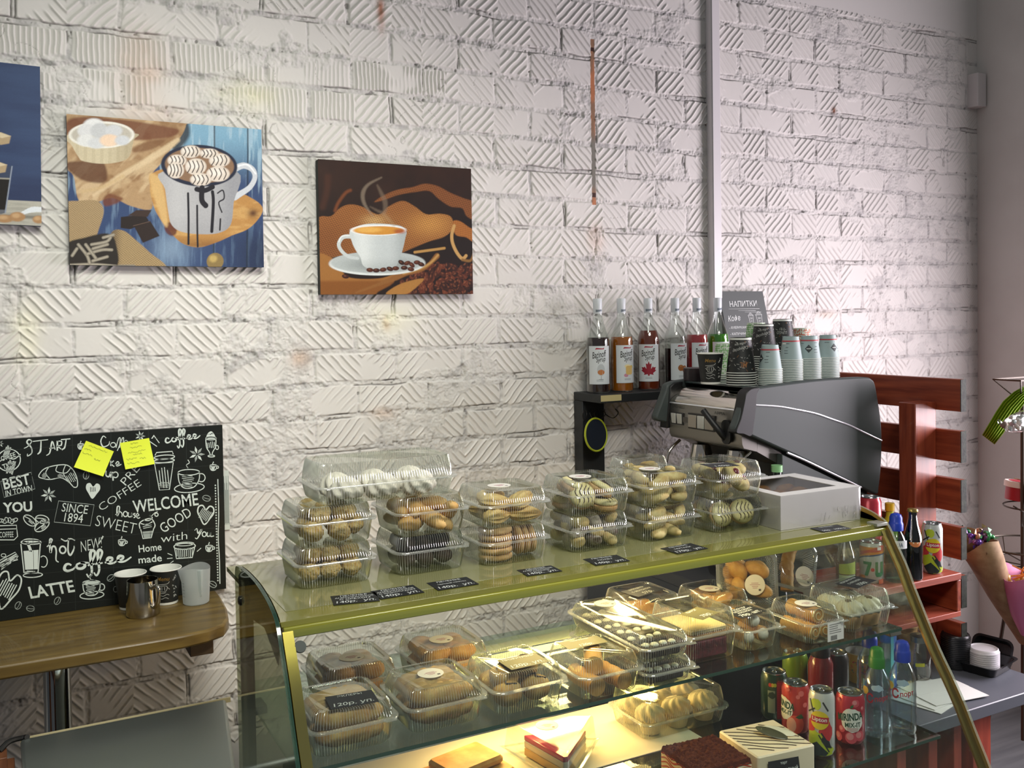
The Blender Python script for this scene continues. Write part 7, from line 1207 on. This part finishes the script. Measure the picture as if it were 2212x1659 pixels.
# kraft cone with sweets
a, b = AR(2112, 1178, 3.02), AR(2212, 1385, 3.06); ax = (b-a); L = ax.length; Mq = Matrix.Translation(a) @ ax.to_track_quat('Z', 'Y').to_matrix().to_4x4(); kraft = mat('kraft_paper', '9c825f', .8, var=(30, '85694a'), bump=(80, .2))
t = thing('kraft_sweet_bouquet', 'kraft paper cone bouquet of purple and green wrapped sweets in the ring basket', 'sweet bouquet', Mq)
rg = []
for i in range(9):
    s = i/8; rr_ = .066*(1-s)+.020*s; rg.append([(rr_*(1+.05*math.sin(3*a_+i))*math.cos(a_)*(1.15), rr_*(1+.05*math.sin(3*a_+i))*math.sin(a_)*.8, L*s-(.035*(.5+.5*math.sin(a_*2+1.0)) if i == 0 else 0)) for a_ in [2*math.pi*k/32 for k in range(32)]])
o = obj('paper_cone', MB().add(loft(rg, False, True), kraft), t); md = o.modifiers.new('paper', 'SOLIDIFY'); md.thickness = .0012
r = random.Random(12)
for k in range(16):
    c_ = ('5a3a8a', '6b3f96', '2f7a4a', '8a5a8a', '3a8a50', 'b5886a')[k % 6]; sm = MB().add(blob(.010, .008, .006, .3, 120, k, 2), mat('foil_'+c_, c_, .25, metal=.4)).add(loft([[(-.010, 0, 0), (-.010, .001, .001)], [(-.020, -.008, 0), (-.020, .008, .002)]], False, False, closed=False), mat('foil_'+c_, c_)).add(loft([[(.010, 0, 0), (.010, .001, .001)], [(.020, -.008, 0), (.020, .008, .002)]], False, False, closed=False), mat('foil_'+c_, c_))
    s_ = obj('wrapped_sweet', sm, M=Mq @ T(r.uniform(-.045, .045), r.uniform(-.034, .034), -.018+r.uniform(-.028, .012), r.random()*3, r.random()*3, r.random()*3, 1.35)); tag(s_, 'foil wrapped sweet tucked in the mouth of the kraft cone', 'sweet', 'sweets in the kraft cone')
# pink bouquet
a, b = AR(2226, 1252, 2.98), AR(2214, 1372, 3.0); ax = b-a; L = ax.length; Mq = Matrix.Translation(a) @ ax.to_track_quat('Z', 'Y').to_matrix().to_4x4(); t = thing('pink_sweet_bouquet', 'pink paper bouquet of orange and pink sweets on the lower rack ring', 'sweet bouquet', Mq); rg = []
for i in range(8): s = i/7; rr_ = .078*(1-s**1.3)+.012; rg.append([(rr_*(1+.06*math.cos(5*a_))*math.cos(a_), rr_*(1+.06*math.cos(5*a_))*math.sin(a_), L*s-(.03*(.5+.5*math.cos(3*a_+2)) if i == 0 else 0)) for a_ in [2*math.pi*k/36 for k in range(36)]])
o = obj('paper_wrap', MB().add(loft(rg, False, True), mat('pink_paper', 'b8688c', .7, bump=(90, .2))), t); md = o.modifiers.new('paper', 'SOLIDIFY'); md.thickness = .0012
m = MB()
for k in range(44): m.add(blob(.014, .010, .008, .3, 90, k % 7, 2), mat('sweet_'+'abcd'[k % 4], ('c9708a', 'cf7a3a', '2b2a2c', 'b58a3a')[k % 4], .35), T(r.uniform(-.055, .055), r.uniform(-.055, .055), r.uniform(-.004, .03), r.random()*3, r.random()*3, 0))
for k in range(10): m.add(tube([(r.uniform(-.05, .05), r.uniform(-.05, .05), .0), (r.uniform(-.06, .06), r.uniform(-.06, .06), -.03)], .0025, 5), mat('straw_orange', 'd9862a', .5))
o = obj('sweets', m, t); o['kind'] = 'stuff'
